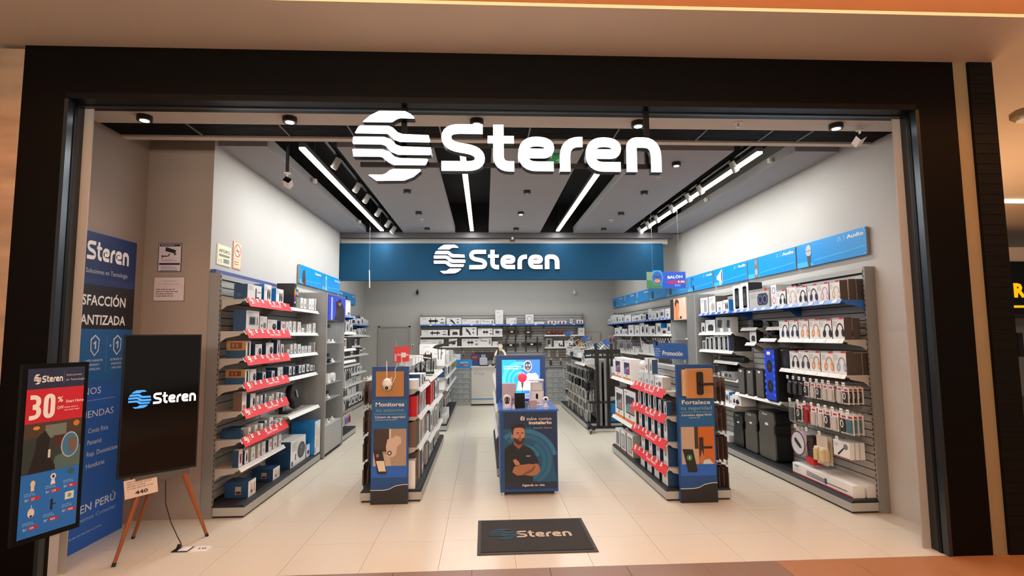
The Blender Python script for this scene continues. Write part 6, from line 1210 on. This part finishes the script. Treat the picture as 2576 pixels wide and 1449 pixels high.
def f5(t):
    m = MB(); m.cbox(-.083, 0, 0, .083, .10, .25, .01, H('c9aeb4')).rect(-.08, .148, .08, .15, -.001, H('a78c94')).rect(.03, .04, .06, .07, -.001, H('8f7c84')); m.build('body', t)
demo('smart_bin', 'pinkish box shaped device at left rear of the blue stand', 'device', 2.46, 1.78, f5)
def f6(t):
    m = MB(); m.sphere((0, 0, .085), .036, 'white_plastic', n=18).cyl((0, 0, 0), (0, 0, .05), .026, 'white_plastic', r1=.02, n=16).box(-.05, -.04, -.0, .05, .04, .006, 'clear'); m.build('body', t)
    m = MB(); m.sphere((-.002, -.024, .092), .018, 'screen_black', n=12); m.build('lens', t)
demo('indoor_camera', 'small round white camera at the right edge of the blue stand', 'camera', 2.875, 1.48, f6)
def f7(t):
    m = MB(); m.cbox(-.045, 0, 0, .045, .05, .085, .008, H('b79c94')).box(-.05, -.01, 0, .05, .05, .008, 'clear'); m.build('body', t)
demo('small_sensor', 'small beige cube right of the black tablet on the blue stand', 'sensor', 2.72, 1.42, f7)
def f8(t):
    m = MB(); m.box(-.02, 0, 0, .02, .02, .07, H('8c9ab4')).box(-.012, -.001, .01, .012, 0, .06, H('5a6a90')); m.build('body', t)
demo('small_remote', 'small bluish remote beside the black tablet', 'remote', 2.645, 1.42, f8)
def f9(t):
    m = MB(); m.cbox(-.02, -.02, 0, .02, .02, .02, .006, 'white_plastic').sphere((0, 0, .03), .015, 'white_plastic'); m.build('body', t)
demo('door_sensor', 'tiny white sensor between the two lens camera and tablet', 'sensor', 2.495, 1.40, f9)
def f10(t):
    m = MB(); m.tube([(-.03, 0, 0), (-.04, 0, .06), (-.01, 0, .10), (.03, 0, .09), (.02, 0, .02)], .003, H('7d90d8')); m.build('cable', t)
demo('loose_cable', 'bluish looped cable at the left edge of the blue stand', 'cable', 2.375, 1.55, f10)
# island behind the stand
E1 = Unit('R', 2.12, 4.9, 2.30, 'narrow island shelf hidden behind the blue promotional stand', .30, 1.30, [2.12, 3.5, 4.9], wname='island_shelf', slats='joined')
E2 = Unit('L', 2.12, 4.9, 2.92, 'x5', .30, 1.30, [2.12, 3.5, 4.9], slats='joined')
for z in (1.12, .82, .50): E1.shelf(2.14, 4.88, z, 2.33, tags=6)
for k, z in enumerate((1.12, .82, .50)):
    E1.place(2.345, z, [(2.9, 3.2, .2, 'white'), (3.3, 3.6, .2, 'slim'), (3.8, 4.2, .2, 'white'), (4.3, 4.7, .2, 'redbox' if k == 2 else 'white')], ('top', 'second', 'third')[k]+' shelf behind blue stand', 'boxes behind the blue stand')
merge(E1, E2)
t = thing('mannequin_headset', 'pale head form wearing a white headset behind the blue stand', 'headset', (2.42, 4.0, 1.302))
m = MB(); m.cyl((0, 0, 0), (0, 0, .06), .03, 'black_plastic').ring(0, .13, .10, .14, .03, 0, 'white_plastic', 10, 170, 14).cbox(-.03, -.02, .27, .03, .04, .34, .012, H('e0c4a8')).cyl((-.08, 0, 0), (-.03, 0, .27), .012, 'black_plastic'); m.build('body', t)
t = thing('camera_rig', 'black camera rig on the island behind the blue stand', 'camera rig', (2.52, 3.2, 1.302))
m = MB(); m.cbox(-.12, -.03, .03, .14, .05, .11, .02, 'black_plastic', axis='y').cyl((-.1, 0, 0), (-.1, 0, .18), .01, 'black_plastic').sphere((.1, -.02, .09), .03, 'white_plastic').tube([(-.2, 0, 0), (-.16, 0, .1), (-.05, 0, .13)], .012, 'black_plastic'); m.build('body', t)

# ================================================================== SIGNS ON THE WALLS
def cat_sign(side, y0, y1, z0, z1, title, pic, label, x=None):
    rot = FL if side == 'L' else FR; w = y1-y0; h = z1-z0
    X0 = x if x is not None else (-.62 if side == 'L' else 6.13)
    t = thing('category_sign', label, 'sign', (X0, y0 if side == 'L' else y1, z0), rot, 'blue category signs on the '+('left' if side == 'L' else 'right')+' wall')
    m = MB(); m.box(0, 0, 0, w, .03, h, 'sign_blue', {2: 'sign_blue', 5: 'rack_grey', 3: 'rack_grey'}); m.build('board', t)
    m = MB(); y = -.0015; m.poly([(0, 0), (w*.28, 0), (w*.24, h*.14), (w*.14, h*.22), (0, h*.22)], y, 'sign_blue_light').poly([(w*.28, h*.22), (w*.99, h*.34), (w*.99, h*.30), (w*.28, h*.18)], y, 'sign_blue_light').rect(w*.72, h*.72, w*.725, h*.9, y, H('9fd4f2'))
    for px in (.015, .985):
        for pz in (.06, .94): m.cyl((w*px, -.006, h*pz), (w*px, 0, h*pz), .008, 'metal_rod', n=8)
    m.text(title, w*.97, h*.74, h*.2, y, 'tag_white', 'r', .02, width=w*(.21 if title == 'Audio' else .30))
    if title == 'Audio': m.ring(w*.66, h*.80, h*.07, h*.08, .006, y, H('a9d8f4'), 0, 180, 12).rect(w*.66-h*.075, h*.72, w*.66-h*.045, h*.80, y, H('a9d8f4')).rect(w*.66+h*.045, h*.72, w*.66+h*.075, h*.80, y, H('a9d8f4'))
    K = H('2a2326'); cx = w*.2; y2 = -.003
    if pic == 'mic': m.ell(cx, h*.66, h*.2, h*.24, y2, H('b9b8bc')).rect(cx-h*.2, h*.62, cx+h*.2, h*.68, y2-.001, H('8f8d92')).poly([(cx-h*.13, h*.44), (cx+h*.13, h*.44), (cx+h*.1, 0), (cx-h*.06, 0)], y2, H('4a4448'))
    elif pic == 'speaker': m.poly([(cx-h*.18, h*.0), (cx+h*.2, 0), (cx+h*.2, h*.5), (cx+h*.14, h*.58), (cx+h*.2, h*.66), (cx+h*.16, h*.95), (cx-h*.16, h*.95), (cx-h*.2, h*.66), (cx-h*.14, h*.58), (cx-h*.2, h*.5)], y2, H('6d6d72')).ell(cx, h*.28, h*.13, h*.17, y2-.001, H('8fb0d8')).ell(cx, h*.76, h*.1, h*.12, y2-.001, H('8a8a90'))
    elif pic == 'megaphone': m.poly([(cx-h*.3, h*.35), (cx+h*.25, h*.12), (cx+h*.25, h*.9), (cx-h*.3, h*.6)], y2, H('d8d6d2')).ell(cx+h*.27, h*.5, h*.13, h*.42, y2-.001, H('e8e6e2')).ell(cx+h*.27, h*.5, h*.09, h*.34, y2-.002, H('5b6478')).rect(cx-h*.42, h*.36, cx-h*.3, h*.6, y2, H('e4e0dc')).poly([(cx-h*.1, h*.35), (cx+h*.05, h*.3), (cx+h*.1, h*.0), (cx, 0)], y2-.001, H('e4e0dc'))
    elif pic == 'headphones': m.ring(cx+h*.05, h*.5, h*.24, h*.42, h*.08, y2, K, 30, 220, 16).ell(cx+h*.2, h*.2, h*.12, h*.2, y2-.001, K)
    elif pic == 'laptop': m.poly([(cx-h*.4, h*.1), (cx-h*.25, h*.7), (cx+h*.05, h*.8), (cx+h*.2, h*.3), (cx+h*.15, 0), (cx-h*.05, 0)], y2, H('4a3a38')).poly([(cx+h*.2, h*.3), (cx+h*.26, h*.26), (cx+h*.2, 0), (cx+h*.12, 0)], y2-.001, H('b04838'))
    elif pic == 'cam': m.ell(cx, h*.6, h*.13, h*.3, y2, H('d4dcE0'.lower())).ell(cx, h*.55, h*.05, h*.17, y2-.001, K).poly([(cx-h*.1, h*.35), (cx+h*.1, h*.35), (cx+h*.14, 0), (cx, 0)], y2, H('b8c8d4'))
    elif pic == 'cable': m.rect(cx-h*.08, h*.5, cx+h*.08, h*.95, y2, H('e0e4e8')).rect(cx-h*.05, h*.2, cx+h*.05, h*.5, y2, K if x is None and 0 else H('8a9098')).rect(cx-h*.03, 0, cx+h*.03, h*.2, y2, H('d0d4d8'))
    else: m.rect(cx-h*.2, h*.1, cx+h*.25, h*.7, y2, K).rect(cx-h*.1, h*.2, cx+h*.15, h*.6, y2-.001, H('4a4448'))
    m.build('printed_face', t)
SG = [(.44, 1.69, 'Audio', 'mic'), (1.72, 2.97, 'Audio', 'speaker'), (3.0, 4.18, 'Audio', 'megaphone'), (4.22, 5.4, 'Audio', 'headphones'), (5.44, 6.62, 'Energía', 'box'), (6.65, 7.86, 'Celulares', 'box2'), (7.89, 9.12, 'Celulares', 'cable'), (9.15, 10.35, 'Cables', 'cable'), (10.38, 11.57, 'Video', 'box')]
for k, (a, b, tt, pc) in enumerate(SG):
    pn = {'mic': 'picturing a microphone', 'speaker': 'picturing a tower speaker', 'megaphone': 'picturing a megaphone', 'headphones': 'picturing headphones', 'box': 'picturing a dark device', 'box2': 'picturing a dark case', 'cable': 'picturing a white charger'}[pc]
    cat_sign('R', a, b, 2.595, 2.885, tt, pc, 'blue wall sign %s, %s from the doorway, right wall' % (pn, ORD[k]))
cat_sign('L', 3.32, 4.42, 2.60, 2.885, 'Computación', 'laptop', 'blue wall sign picturing a dark laptop bag, first on the left wall')
cat_sign('L', 4.45, 5.60, 2.60, 2.885, 'Smart Home', 'cam', 'blue wall sign picturing a white camera, second on the left wall')
for k, (a, b) in enumerate(((6.6, 7.8), (7.83, 9.0), (9.05, 10.3))): cat_sign('L', a, b, 2.66, 2.94, 'Hogar', 'box', 'blue wall sign in the left recess, %s of three' % ('nearest', 'middle', 'farthest')[k], x=-1.43)
# hanging promotion board
t = thing('hanging_board', 'blue and green hanging board advertising a ball for 9.90', 'sign', (4.74, 3.5, 2.51), 0)
m = MB(); m.box(0, 0, 0, .63, .008, .265, 'sign_blue').box(.1, 0, .265, .24, .008, .29, 'sign_blue'); m.build('board', t)
m = MB(); y = -.002; m.rect(.25, .0, .63, .265, y, H('2458c4')).poly([(0, 0), (.26, 0), (.2, .07), (.1, .12), (0, .13)], y-.0003, H('3f7d4a')).poly([(0, .13), (.12, .14), (.13, .26), (0, .26)], y-.0003, H('7f9a6c'))
m.ell(.17, .17, .092, .115, y-.001, H('5bb0d8'), n=24).ell(.17, .17, .082, .105, y-.0015, H('2c5fb0'), n=24).ell(.17, .12, .05, .03, y-.002, H('e08a3c')).poly([(.11, .2), (.23, .2), (.2, .17), (.14, .17)], y-.002, H('20448a'))
m.text('BALÓN', .34, .155, .06, y-.001, 'tag_white', width=.24, bold=.03, rot=.06).poly([(.33, .075), (.62, .085), (.62, .13), (.33, .115)], y-.001, H('c42858')).text('9.90', .50, .09, .045, y-.002, 'tag_white', width=.11, bold=.03); lines(m, .45, .065, .12, 2, .022, y-.001, H('a9c4f0')); m.build('printed_face', t)
m = MB(); m.cyl((.1, .004, .28), (.1, .004, 1.31), .0012, 'metal_rod', n=4).cyl((.53, .004, .26), (.53, .004, 1.31), .0012, 'metal_rod', n=4); m.build('hanging_wire', t)
def wall_notice(name, label, rot, loc, w, h, fn, c='f0eee6'):
    t = thing(name, label, 'notice', loc, rot)
    m = MB(); m.box(0, 0, 0, w, .008, h, H(c)); m.build('plate', t)
    m = MB(); fn(m, w, h); m.build('printed_face', t)
def n1(m, w, h):
    y = -.001; k = H('3a3a32'); m.rect(.01, .01, w-.01, h-.01, y, H('eeeebc')).rect(.018, .018, w-.018, h-.018, y-.0003, H('f3f2d2')).text('AFORO', w/2, h*.62, h*.24, y-.001, k, 'c', .02, width=w*.8).rect(w*.12, h*.42, w*.88, h*.54, y-.001, H('8f8f80')).text('15', w*.12, h*.12, h*.24, y-.001, H('7c7c70'), width=w*.22).rect(w*.44, h*.12, w*.88, h*.34, y-.001, H('a9a9a0')); lines(m, w*.46, h*.32, w*.4, 2, h*.1, y-.002, H('6a6a66'))
def n2(m, w, h):
    y = -.001; r = H('c8503c'); m.rect(.01, .01, w-.01, h-.01, y, H('e8b49c')).rect(.016, h*.38, w-.016, h-.016, y-.0003, H('f6e2c8')).ring(w/2, h*.68, w*.38, w*.38, .014, y-.001, r, n=24).poly([(w*.24, h*.86), (w*.3, h*.88), (w*.78, h*.5), (w*.72, h*.48)], y-.0012, r).rect(w*.3, h*.65, w*.72, h*.69, y-.0008, H('5a3a30')).rect(.016, .016, w-.016, h*.34, y-.0003, H('f6dcb8')); lines(m, w*.15, h*.28, w*.7, 2, h*.09, y-.001, r)
def n3(m, w, h):
    y = -.001; p = H('2c2440'); m.rect(.008, .008, w-.008, h-.008, y, H('cfc4cc')).rect(w*.06, h*.88, w*.94, h*.96, y-.0005, p).poly([(w*.32, h*.86), (w*.76, h*.75), (w*.72, h*.63), (w*.3, h*.72)], y-.0006, H('1c1a1e')).poly([(w*.66, h*.62), (w*.78, h*.66), (w*.76, h*.58), (w*.68, h*.58)], y-.0007, H('3c3a3e')).poly([(w*.16, h*.48), (w*.2, h*.48), (w*.2, h*.52), (w*.45, h*.53), (w*.52, h*.62), (w*.47, h*.63), (w*.42, h*.56), (w*.2, h*.56), (w*.2, h*.58), (w*.16, h*.58)], y-.0006, H('1c1a1e')).rect(w*.06, h*.24, w*.94, h*.31, y-.0005, p).rect(w*.1, .012, w*.85, h*.06, y-.0005, p)
    lines(m, w*.15, h*.43, w*.7, 2, h*.04, y-.0006, H('7f7684')); lines(m, w*.15, h*.2, w*.7, 3, h*.04, y-.0006, H('7f7684')); lines(m, w*.12, h*.935, w*.76, 1, h*.05, y-.001, H('b9b0c0'))
def n4(m, w, h):
    y = -.001; m.rect(.006, .006, w-.006, h-.006, y, H('d0c2c4')).text('ORDENANZA', w/2, h*.8, h*.06, y-.001, H('8a767a'), 'c', width=w*.42).text('Nº 000172-2001', w/2, h*.68, h*.055, y-.001, H('7a666a'), 'c', width=w*.68).rect(w*.05, h*.61, w*.95, h*.615, y-.001, H('a08c90')); lines(m, w*.08, h*.5, w*.82, 4, h*.09, y-.001, H('7a666a'))
wall_notice('notice', 'small yellow capacity notice reading AFORO on the left wall', FL, (-.652, .88, 2.56), .31, .22, n1, 'e6e4c8')
wall_notice('notice', 'small orange no smoking notice on the left wall', FL, (-.652, 1.24, 2.56), .20, .31, n2, 'e0a890')
wall_notice('notice', 'security camera warning notice on the wall above the television', 0, (-1.18, .752, 2.46), .235, .30, n3, '4a4258')
wall_notice('notice', 'square framed ordinance notice below the camera notice', 0, (-1.21, .752, 2.16), .31, .25, n4, '7a6a68')
m = MB(); m.box(-.655, .765, 2.45, -.60, 3.24, 2.49, H('4a5590')); tag(m.build('shelf_trim'), 'thin blue strip along the wall above the left shelving unit', 'trim') 

# ================================================================== THINGS AT THE ENTRANCE
# television on a wooden tripod
an = math.atan2(.40, .41)
TW = .575; t = thing('floor_television', 'upright black television on a wooden tripod by the entrance', 'television', (-.79, -.30, 0), an)
m = MB(); m.box(0, 0, .655, TW, .035, 1.815, 'black_plastic').box(TW*.15, .035, .75, TW*.85, .06, 1.5, 'black_plastic'); m.build('cabinet', t)
m = MB(); m.rect(.010, .675, TW-.010, 1.805, -.001, 'screen_black'); m.build('screen', t)
m = MB(); mat('tv_blue', '3f96f0', .4, emit=.9, noise=0); mat('tv_white', 'f4f6ff', .4, emit=1.0, noise=0); brand(m, .045, 1.205, .15, -.003, 'tv_blue', 'tv_white', letters=False); m.build('lit_emblem', t)
m = MB(); brand(m, 0, 0, .150, -.003, 'tv_blue', 'tv_white', emblem=False)
k_ = .150/516
xs = [v[0] for v in m.v]; sx = .325/max(xs)
for i, v in enumerate(m.v): m.v[i] = (.222+v[0]*sx, v[1], 1.232+(v[2]-80*k_)*.92)
m.build('lit_lettering', t)
t = thing('tripod_stand', 'wooden three legged stand holding the upright television', 'tripod', (-.58, -.08, 0), 0)
m = MB(); m.M = Matrix.Translation((0, 0, .60)) @ Matrix.Rotation(an, 4, 'Z'); m.cbox(-.20, -.03, 0, .22, .07, .055, .02, H('54524f')); m.build('crossbar', t)
for (fx, fy), (tx, ty) in (((-.75, -.34), (-.66, -.17)), ((-.98, .26), (-.66, .0)), ((-.35, .27), (-.44, .02))):
    m = MB(); a = Vector((fx+.58, fy+.08, .02)); b = Vector((tx+.58, ty+.08, .62)); m.cyl(a, b, .013, 'wood', r1=.022, n=14); lg = m.build('leg', t, smooth=False)
    m = MB(); m.cyl(a-(b-a).normalized()*.02, a+(b-a).normalized()*.01, .015, 'black_plastic', n=12); m.build('rubber_foot', lg)
t = thing('price_card', 'paper card reading 440 hanging under the television', 'card', (-.655, -.22, .50), (-.15, -.08, an))
m = MB(); m.box(-.10, 0, 0, .13, .001, .145, H('d8c4b8')); lines(m, -.08, .13, .19, 4, .018, -.001, H('9a8880')); m.text('440', -.03, .02, .04, -.001, H('2a2422'), bold=.03, width=.09); m.build('sheet', t)
m = MB(); P = [(-.50, -.14, .60), (-.48, -.16, .42), (-.45, -.12, .25), (-.42, -.07, .12), (-.40, -.05, .06), (-.425, -.03, .02)]; m.tube(P, .004, 'black_plastic', n=6)
tag(m.build('power_cord'), 'thin black cord from the television down to the floor socket', 'cord')
t = thing('floor_socket', 'black framed floor socket with the cord plugged in', 'socket', (-.40, -.03, 0))
m = MB(); m.box(-.06, -.055, 0, .07, .055, .006, 'black_plastic').box(-.015, -.045, .006, .065, .045, .009, 'white_plastic').cyl((-.035, .0, .0), (-.02, .0, .04), .018, 'black_plastic'); m.build('plate', t)
t = thing('floor_socket', 'white floor socket plate at right of the plugged one', 'socket', (-.245, -.03, 0))
m = MB(); m.box(-.06, -.05, 0, .065, .055, .006, 'white_plastic')
for x in (-.02, .01, .03): m.box(x, -.01, .006, x+.012, .015, .0075, H('4a4846'))
m.build('plate', t)
# tall banner on the recess wall
t = thing('tall_banner', 'tall blue brand banner standing along the recess wall at left', 'banner', (-1.275, -.56+.22, 0), FL)
m = MB(); Wb = .90; m.box(0, 0, 0, Wb, .012, 2.725, H('1d5aa8')); m.build('sheet', t)
m = MB(); y = -.0015; m.rect(0, 2.30, Wb, 2.72, y, H('102a5c')).rect(0, 2.22, Wb, 2.32, y-.0002, H('143468')).rect(0, 1.87, Wb, 2.26, y-.0003, H('14141f')).rect(0, 1.38, Wb, 1.88, y-.0001, H('155a94')).rect(0, 0, Wb, .35, y-.0002, H('2060bc'))
brand(m, 0, 0, .26, y-.001, 'tag_white', 'tag_white', emblem=False)
i0 = 0
xs = [v[0] for v in m.v[-1:]]
lw_ = [v for v in m.v if v[1] < y-.0009]; mxx = max(v[0] for v in lw_)
m.v = [((.24+v[0]*(.55/mxx)), v[1], 2.44+v[2]*.95) if v[1] < y-.0009 else v for v in m.v]
W8 = 'tag_white'; m.text('Soluciones en Tecnología', .78, 2.36, .06, y-.001, H('c0c8d8'), 'r', width=.54)
m.text('SATISFACCIÓN', .775, 2.08, .125, y-.001, W8, 'r', .02, width=.79).text('GARANTIZADA', .785, 1.91, .12, y-.001, W8, 'r', .02, width=.80)
for cx in (.40, .69): m.poly([(cx-.055, 1.78), (cx, 1.82), (cx+.055, 1.78), (cx+.05, 1.68), (cx, 1.63), (cx-.05, 1.68)], y-.001, H('d8dde6')).poly([(cx-.045, 1.772), (cx, 1.808), (cx+.045, 1.772), (cx+.04, 1.685), (cx, 1.643), (cx-.04, 1.685)], y-.002, H('155a94')).poly([(cx-.022, 1.745), (cx+.004, 1.765), (cx+.012, 1.765), (cx+.012, 1.695), (cx-.002, 1.695), (cx-.002, 1.745), (cx-.018, 1.733)], y-.003, H('d8dde6'))
m.text('+',   .60, 1.70, .06, y-.001, H('d8dde6'), 'c').rect(.55, 1.48, .553, 1.82, y-.001, H('6f90b8'))
for k, s_ in enumerate(('1 AÑO GARANTÍA', 'SOPORTE Y', 'PROTECCIÓN')): m.text(s_, .40, 1.585-k*.038, .026, y-.001, H('c8d2e0'), 'c', .01, width=(.22, .14, .16)[k])
for k, s_ in enumerate(('EXTIENDE TU', 'GARANTÍA', '1 AÑO MÁS')): m.text(s_, .69, 1.585-k*.038, .026, y-.001, H('c8d2e0'), 'c', .01, width=(.16, .14, .14)[k])
m.text('AÑOS', .51, 1.30, .085, y-.001, H('d8dde6'), 'r', width=.30).rect(.1, 1.245, .70, 1.249, y-.001, H('9fb4d0')).text('TIENDAS', .69, 1.10, .085, y-.001, H('d8dde6'), 'r', width=.42)
for k, s_ in enumerate(('Costa Rica', 'Panamá', 'Rep. Dominicana', 'Honduras')): m.text(s_, .38, .965-k*.10, .058, y-.001, H('d0d8e4'), 'l', .005)
m.text('EN PERÚ', .78, .30, .095, y-.001, H('d8dde6'), 'r', .01, width=.44).text('Sabemos Conectar', .79, .225, .05, y-.001, H('b0c0d8'), 'r', width=.52); lines(m, .1, .13, .7, 1, .03, y-.001, H('7f9cc8'))
m.build('printed_face', t)
# poster stand in front of the pier
pa = math.atan2(.38, .14); PW = .405
t = thing('poster_stand', 'black framed promotional poster stand in front of the left pier', 'poster stand', (-.80, -1.25, 0), pa)
m = MB(); z0, z1 = .48, 1.62
m.box(0, 0, z0, PW, .03, z1, 'black_frame'); m.build('frame', t)
m = MB(); y = -.002; a, b, c0, c1 = .028, PW-.028, z0+.035, z1-.03; hh = c1-c0; ww = b-a
Zc = lambda f: c1-f*hh; Xc = lambda f: a+f*ww
m.rect(a, c0, b, c1, y, H('1f6fc4')).rect(a, Zc(.125), b, c1, y-.0003, H('232c48')).rect(a, Zc(.33), b, Zc(.125), y-.0003, H('c41e30'))
brand(m, 0, 0, .065, y-.001, W8, W8)
m.v = [((Xc(.10)+v[0]*.62), v[1], Zc(.095)+v[2]) if v[1] < y-.0009 else v for v in m.v]
m.rect(Xc(.62), Zc(.105), Xc(.624), Zc(.02), y-.001, H('8088a0')).text('Soluciones', Xc(.66), Zc(.055), .02, y-.001, H('c8ccd8'), width=.10).text('en Tecnología', Xc(.66), Zc(.085), .02, y-.001, H('c8ccd8'), width=.12)
thirty(m, Xc(.05), Zc(.31), .165, y-.001, W8); m.text('%', Xc(.53), Zc(.215), .05, y-.001, W8, bold=.02).text('OFF', Xc(.53), Zc(.26), .028, y-.001, W8, bold=.01, width=.04).text('Smart Home', Xc(.68), Zc(.225), .03, y-.001, W8, bold=.01, width=.115); lines(m, Xc(.66), Zc(.25), .115, 2, .018, y-.001, H('e8a0a8'))
m.rect(a, Zc(.63), b, Zc(.33), y-.0004, H('2c3834')).rect(a, Zc(.42), b, Zc(.33), y-.0006, H('4a3a2c')).rect(Xc(.35), Zc(.43), Xc(.72), Zc(.35), y-.0008, H('6f7a70')).rect(Xc(.5), Zc(.48), Xc(.85), Zc(.42), y-.0008, H('4a2420')).poly([(Xc(.1), Zc(.63)), (Xc(.2), Zc(.5)), (Xc(.22), Zc(.42)), (Xc(.35), Zc(.38)), (Xc(.44), Zc(.43)), (Xc(.42), Zc(.52)), (Xc(.55), Zc(.6)), (Xc(.56), Zc(.63))], y-.001, H('181614')).poly([(Xc(.5), Zc(.63)), (Xc(.55), Zc(.55)), (Xc(1), Zc(.5)), (Xc(1), Zc(.63))], y-.0009, H('4f6a66')).ell(Xc(.80), Zc(.49), .056, .085, y-.002, H('c8c4b8'), n=24).ell(Xc(.80), Zc(.49), .050, .078, y-.003, H('3f78a0'), n=24).rect(Xc(.78), Zc(.53), Xc(.9), Zc(.45), y-.004, H('7a5a44')).ell(Xc(.2), Zc(.36), .02, .012, y-.001, H('d89038')).ell(Xc(.9), Zc(.36), .02, .02, y-.001, H('c87830')).rect(Xc(.42), Zc(.55), Xc(.46), Zc(.5), y-.002, H('d8d4c8'))
for k, (fx, fz, pr, kind) in enumerate(((.2, .69, '27', 'bulb'), (.54, .67, '129', 'cam'), (.85, .66, '34', 'dark'), (.2, .86, '199', 'dome'), (.54, .84, '424', 'lock'), (.85, .81, '494', 'panel'))):
    X_, Z_ = Xc(fx), Zc(fz)
    if kind == 'bulb': m.ell(X_, Z_, .014, .022, y-.001, H('e8c8a0')).rect(X_-.01, Z_-.045, X_+.01, Z_-.012, y-.0012, H('d8d0c8'))
    elif kind == 'cam': m.ell(X_, Z_, .017, .02, y-.001, H('e8e8ec')).ell(X_, Z_, .008, .01, y-.002, H('202020')).poly([(X_-.015, Z_-.05), (X_+.015, Z_-.05), (X_+.008, Z_-.015), (X_-.008, Z_-.015)], y-.001, H('e8e8ec'))
    elif kind == 'dark': m.ell(X_, Z_, .022, .02, y-.001, H('3a5a60'))
    elif kind == 'dome': m.ell(X_, Z_, .02, .03, y-.001, H('dcd8d0')).ell(X_, Z_-.02, .008, .008, y-.002, H('303030')).rect(X_-.002, Z_+.02, X_+.002, Z_+.05, y-.001, H('dcd8d0'))
    elif kind == 'lock': m.rect(X_-.007, Z_-.035, X_+.007, Z_+.035, y-.001, H('1a1a20')).rect(X_, Z_-.002, X_+.025, Z_+.005, y-.001, H('1a1a20'))
    else: m.rect(X_-.028, Z_-.025, X_+.028, Z_+.025, y-.001, H('d8e0dc')).ell(X_, Z_, .012, .014, y-.002, H('7aa070'))
    lines(m, X_-.045, Z_-.055, .08, 2, .012, y-.001, H('7fb0e0')); m.rect(X_-.01, Z_-.105, X_+.045, Z_-.085, y-.001, H('c41e30')).text('S/', X_-.04, Z_-.103, .02, y-.001, W8, width=.022).text(pr, X_-.004, Z_-.103, .02, y-.002, W8, bold=.01)
m.build('printed_poster', t)
m = MB(); m.box(PW*.55, .005, .02, PW*.70, .045, z0, 'black_frame', {2: 'rack_light'}); m.build('pole', t)
m = MB(); m.box(-.02, -.16, 0, PW+.02, .22, .02, 'black_frame'); m.build('base_plate', t)
# doormat
t = thing('doormat', 'black branded doormat on the shop floor at the entrance', 'doormat', (2.095, -.335, 0))
m = MB(); m.box(0, 0, 0, 1.0, .82, .007, 'mat_edge'); m.build('rubber_edge', t)
m = MB(); m.box(.03, .04, .004, .97, .79, .012, 'mat_fibre'); m.build('carpet', t)
m = MB(); m.M = Matrix.Translation((.10, .30, .0155)) @ Matrix.Rotation(-PI/2, 4, 'X'); brand(m, 0, 0, .25, 0, H('2c4a5a', 1), H('b9a690', 1), letters=False); m.build('woven_emblem', t)
m = MB(); m.M = Matrix.Translation((.345, .32, .0155)) @ Matrix.Rotation(-PI/2, 4, 'X'); brand(m, 0, 0, .33, 0, H('2c4a5a', 1), H('b9a690', 1), emblem=False)
xs = [v[0] for v in m.v]; zs = [v[1] for v in m.v]; x0_, x1_, y0_, y1_ = min(xs), max(xs), min(zs), max(zs)
m.v = [(.345+(v[0]-x0_)*.49/(x1_-x0_), .335+(v[1]-y0_)*.155/(y1_-y0_), v[2]) for v in m.v]; m.build('woven_lettering', t)

dup = {k: v for k, v in LABELS.items() if len(v) > 1}
bad = [(len(k.replace(',', ' ').split()), k) for k in LABELS if not 4 <= len(k.replace(',', ' ').split()) <= 16]
print('LABELS', len(LABELS), 'duplicates', list(dup.items())[:12], 'bad length', bad[:12])
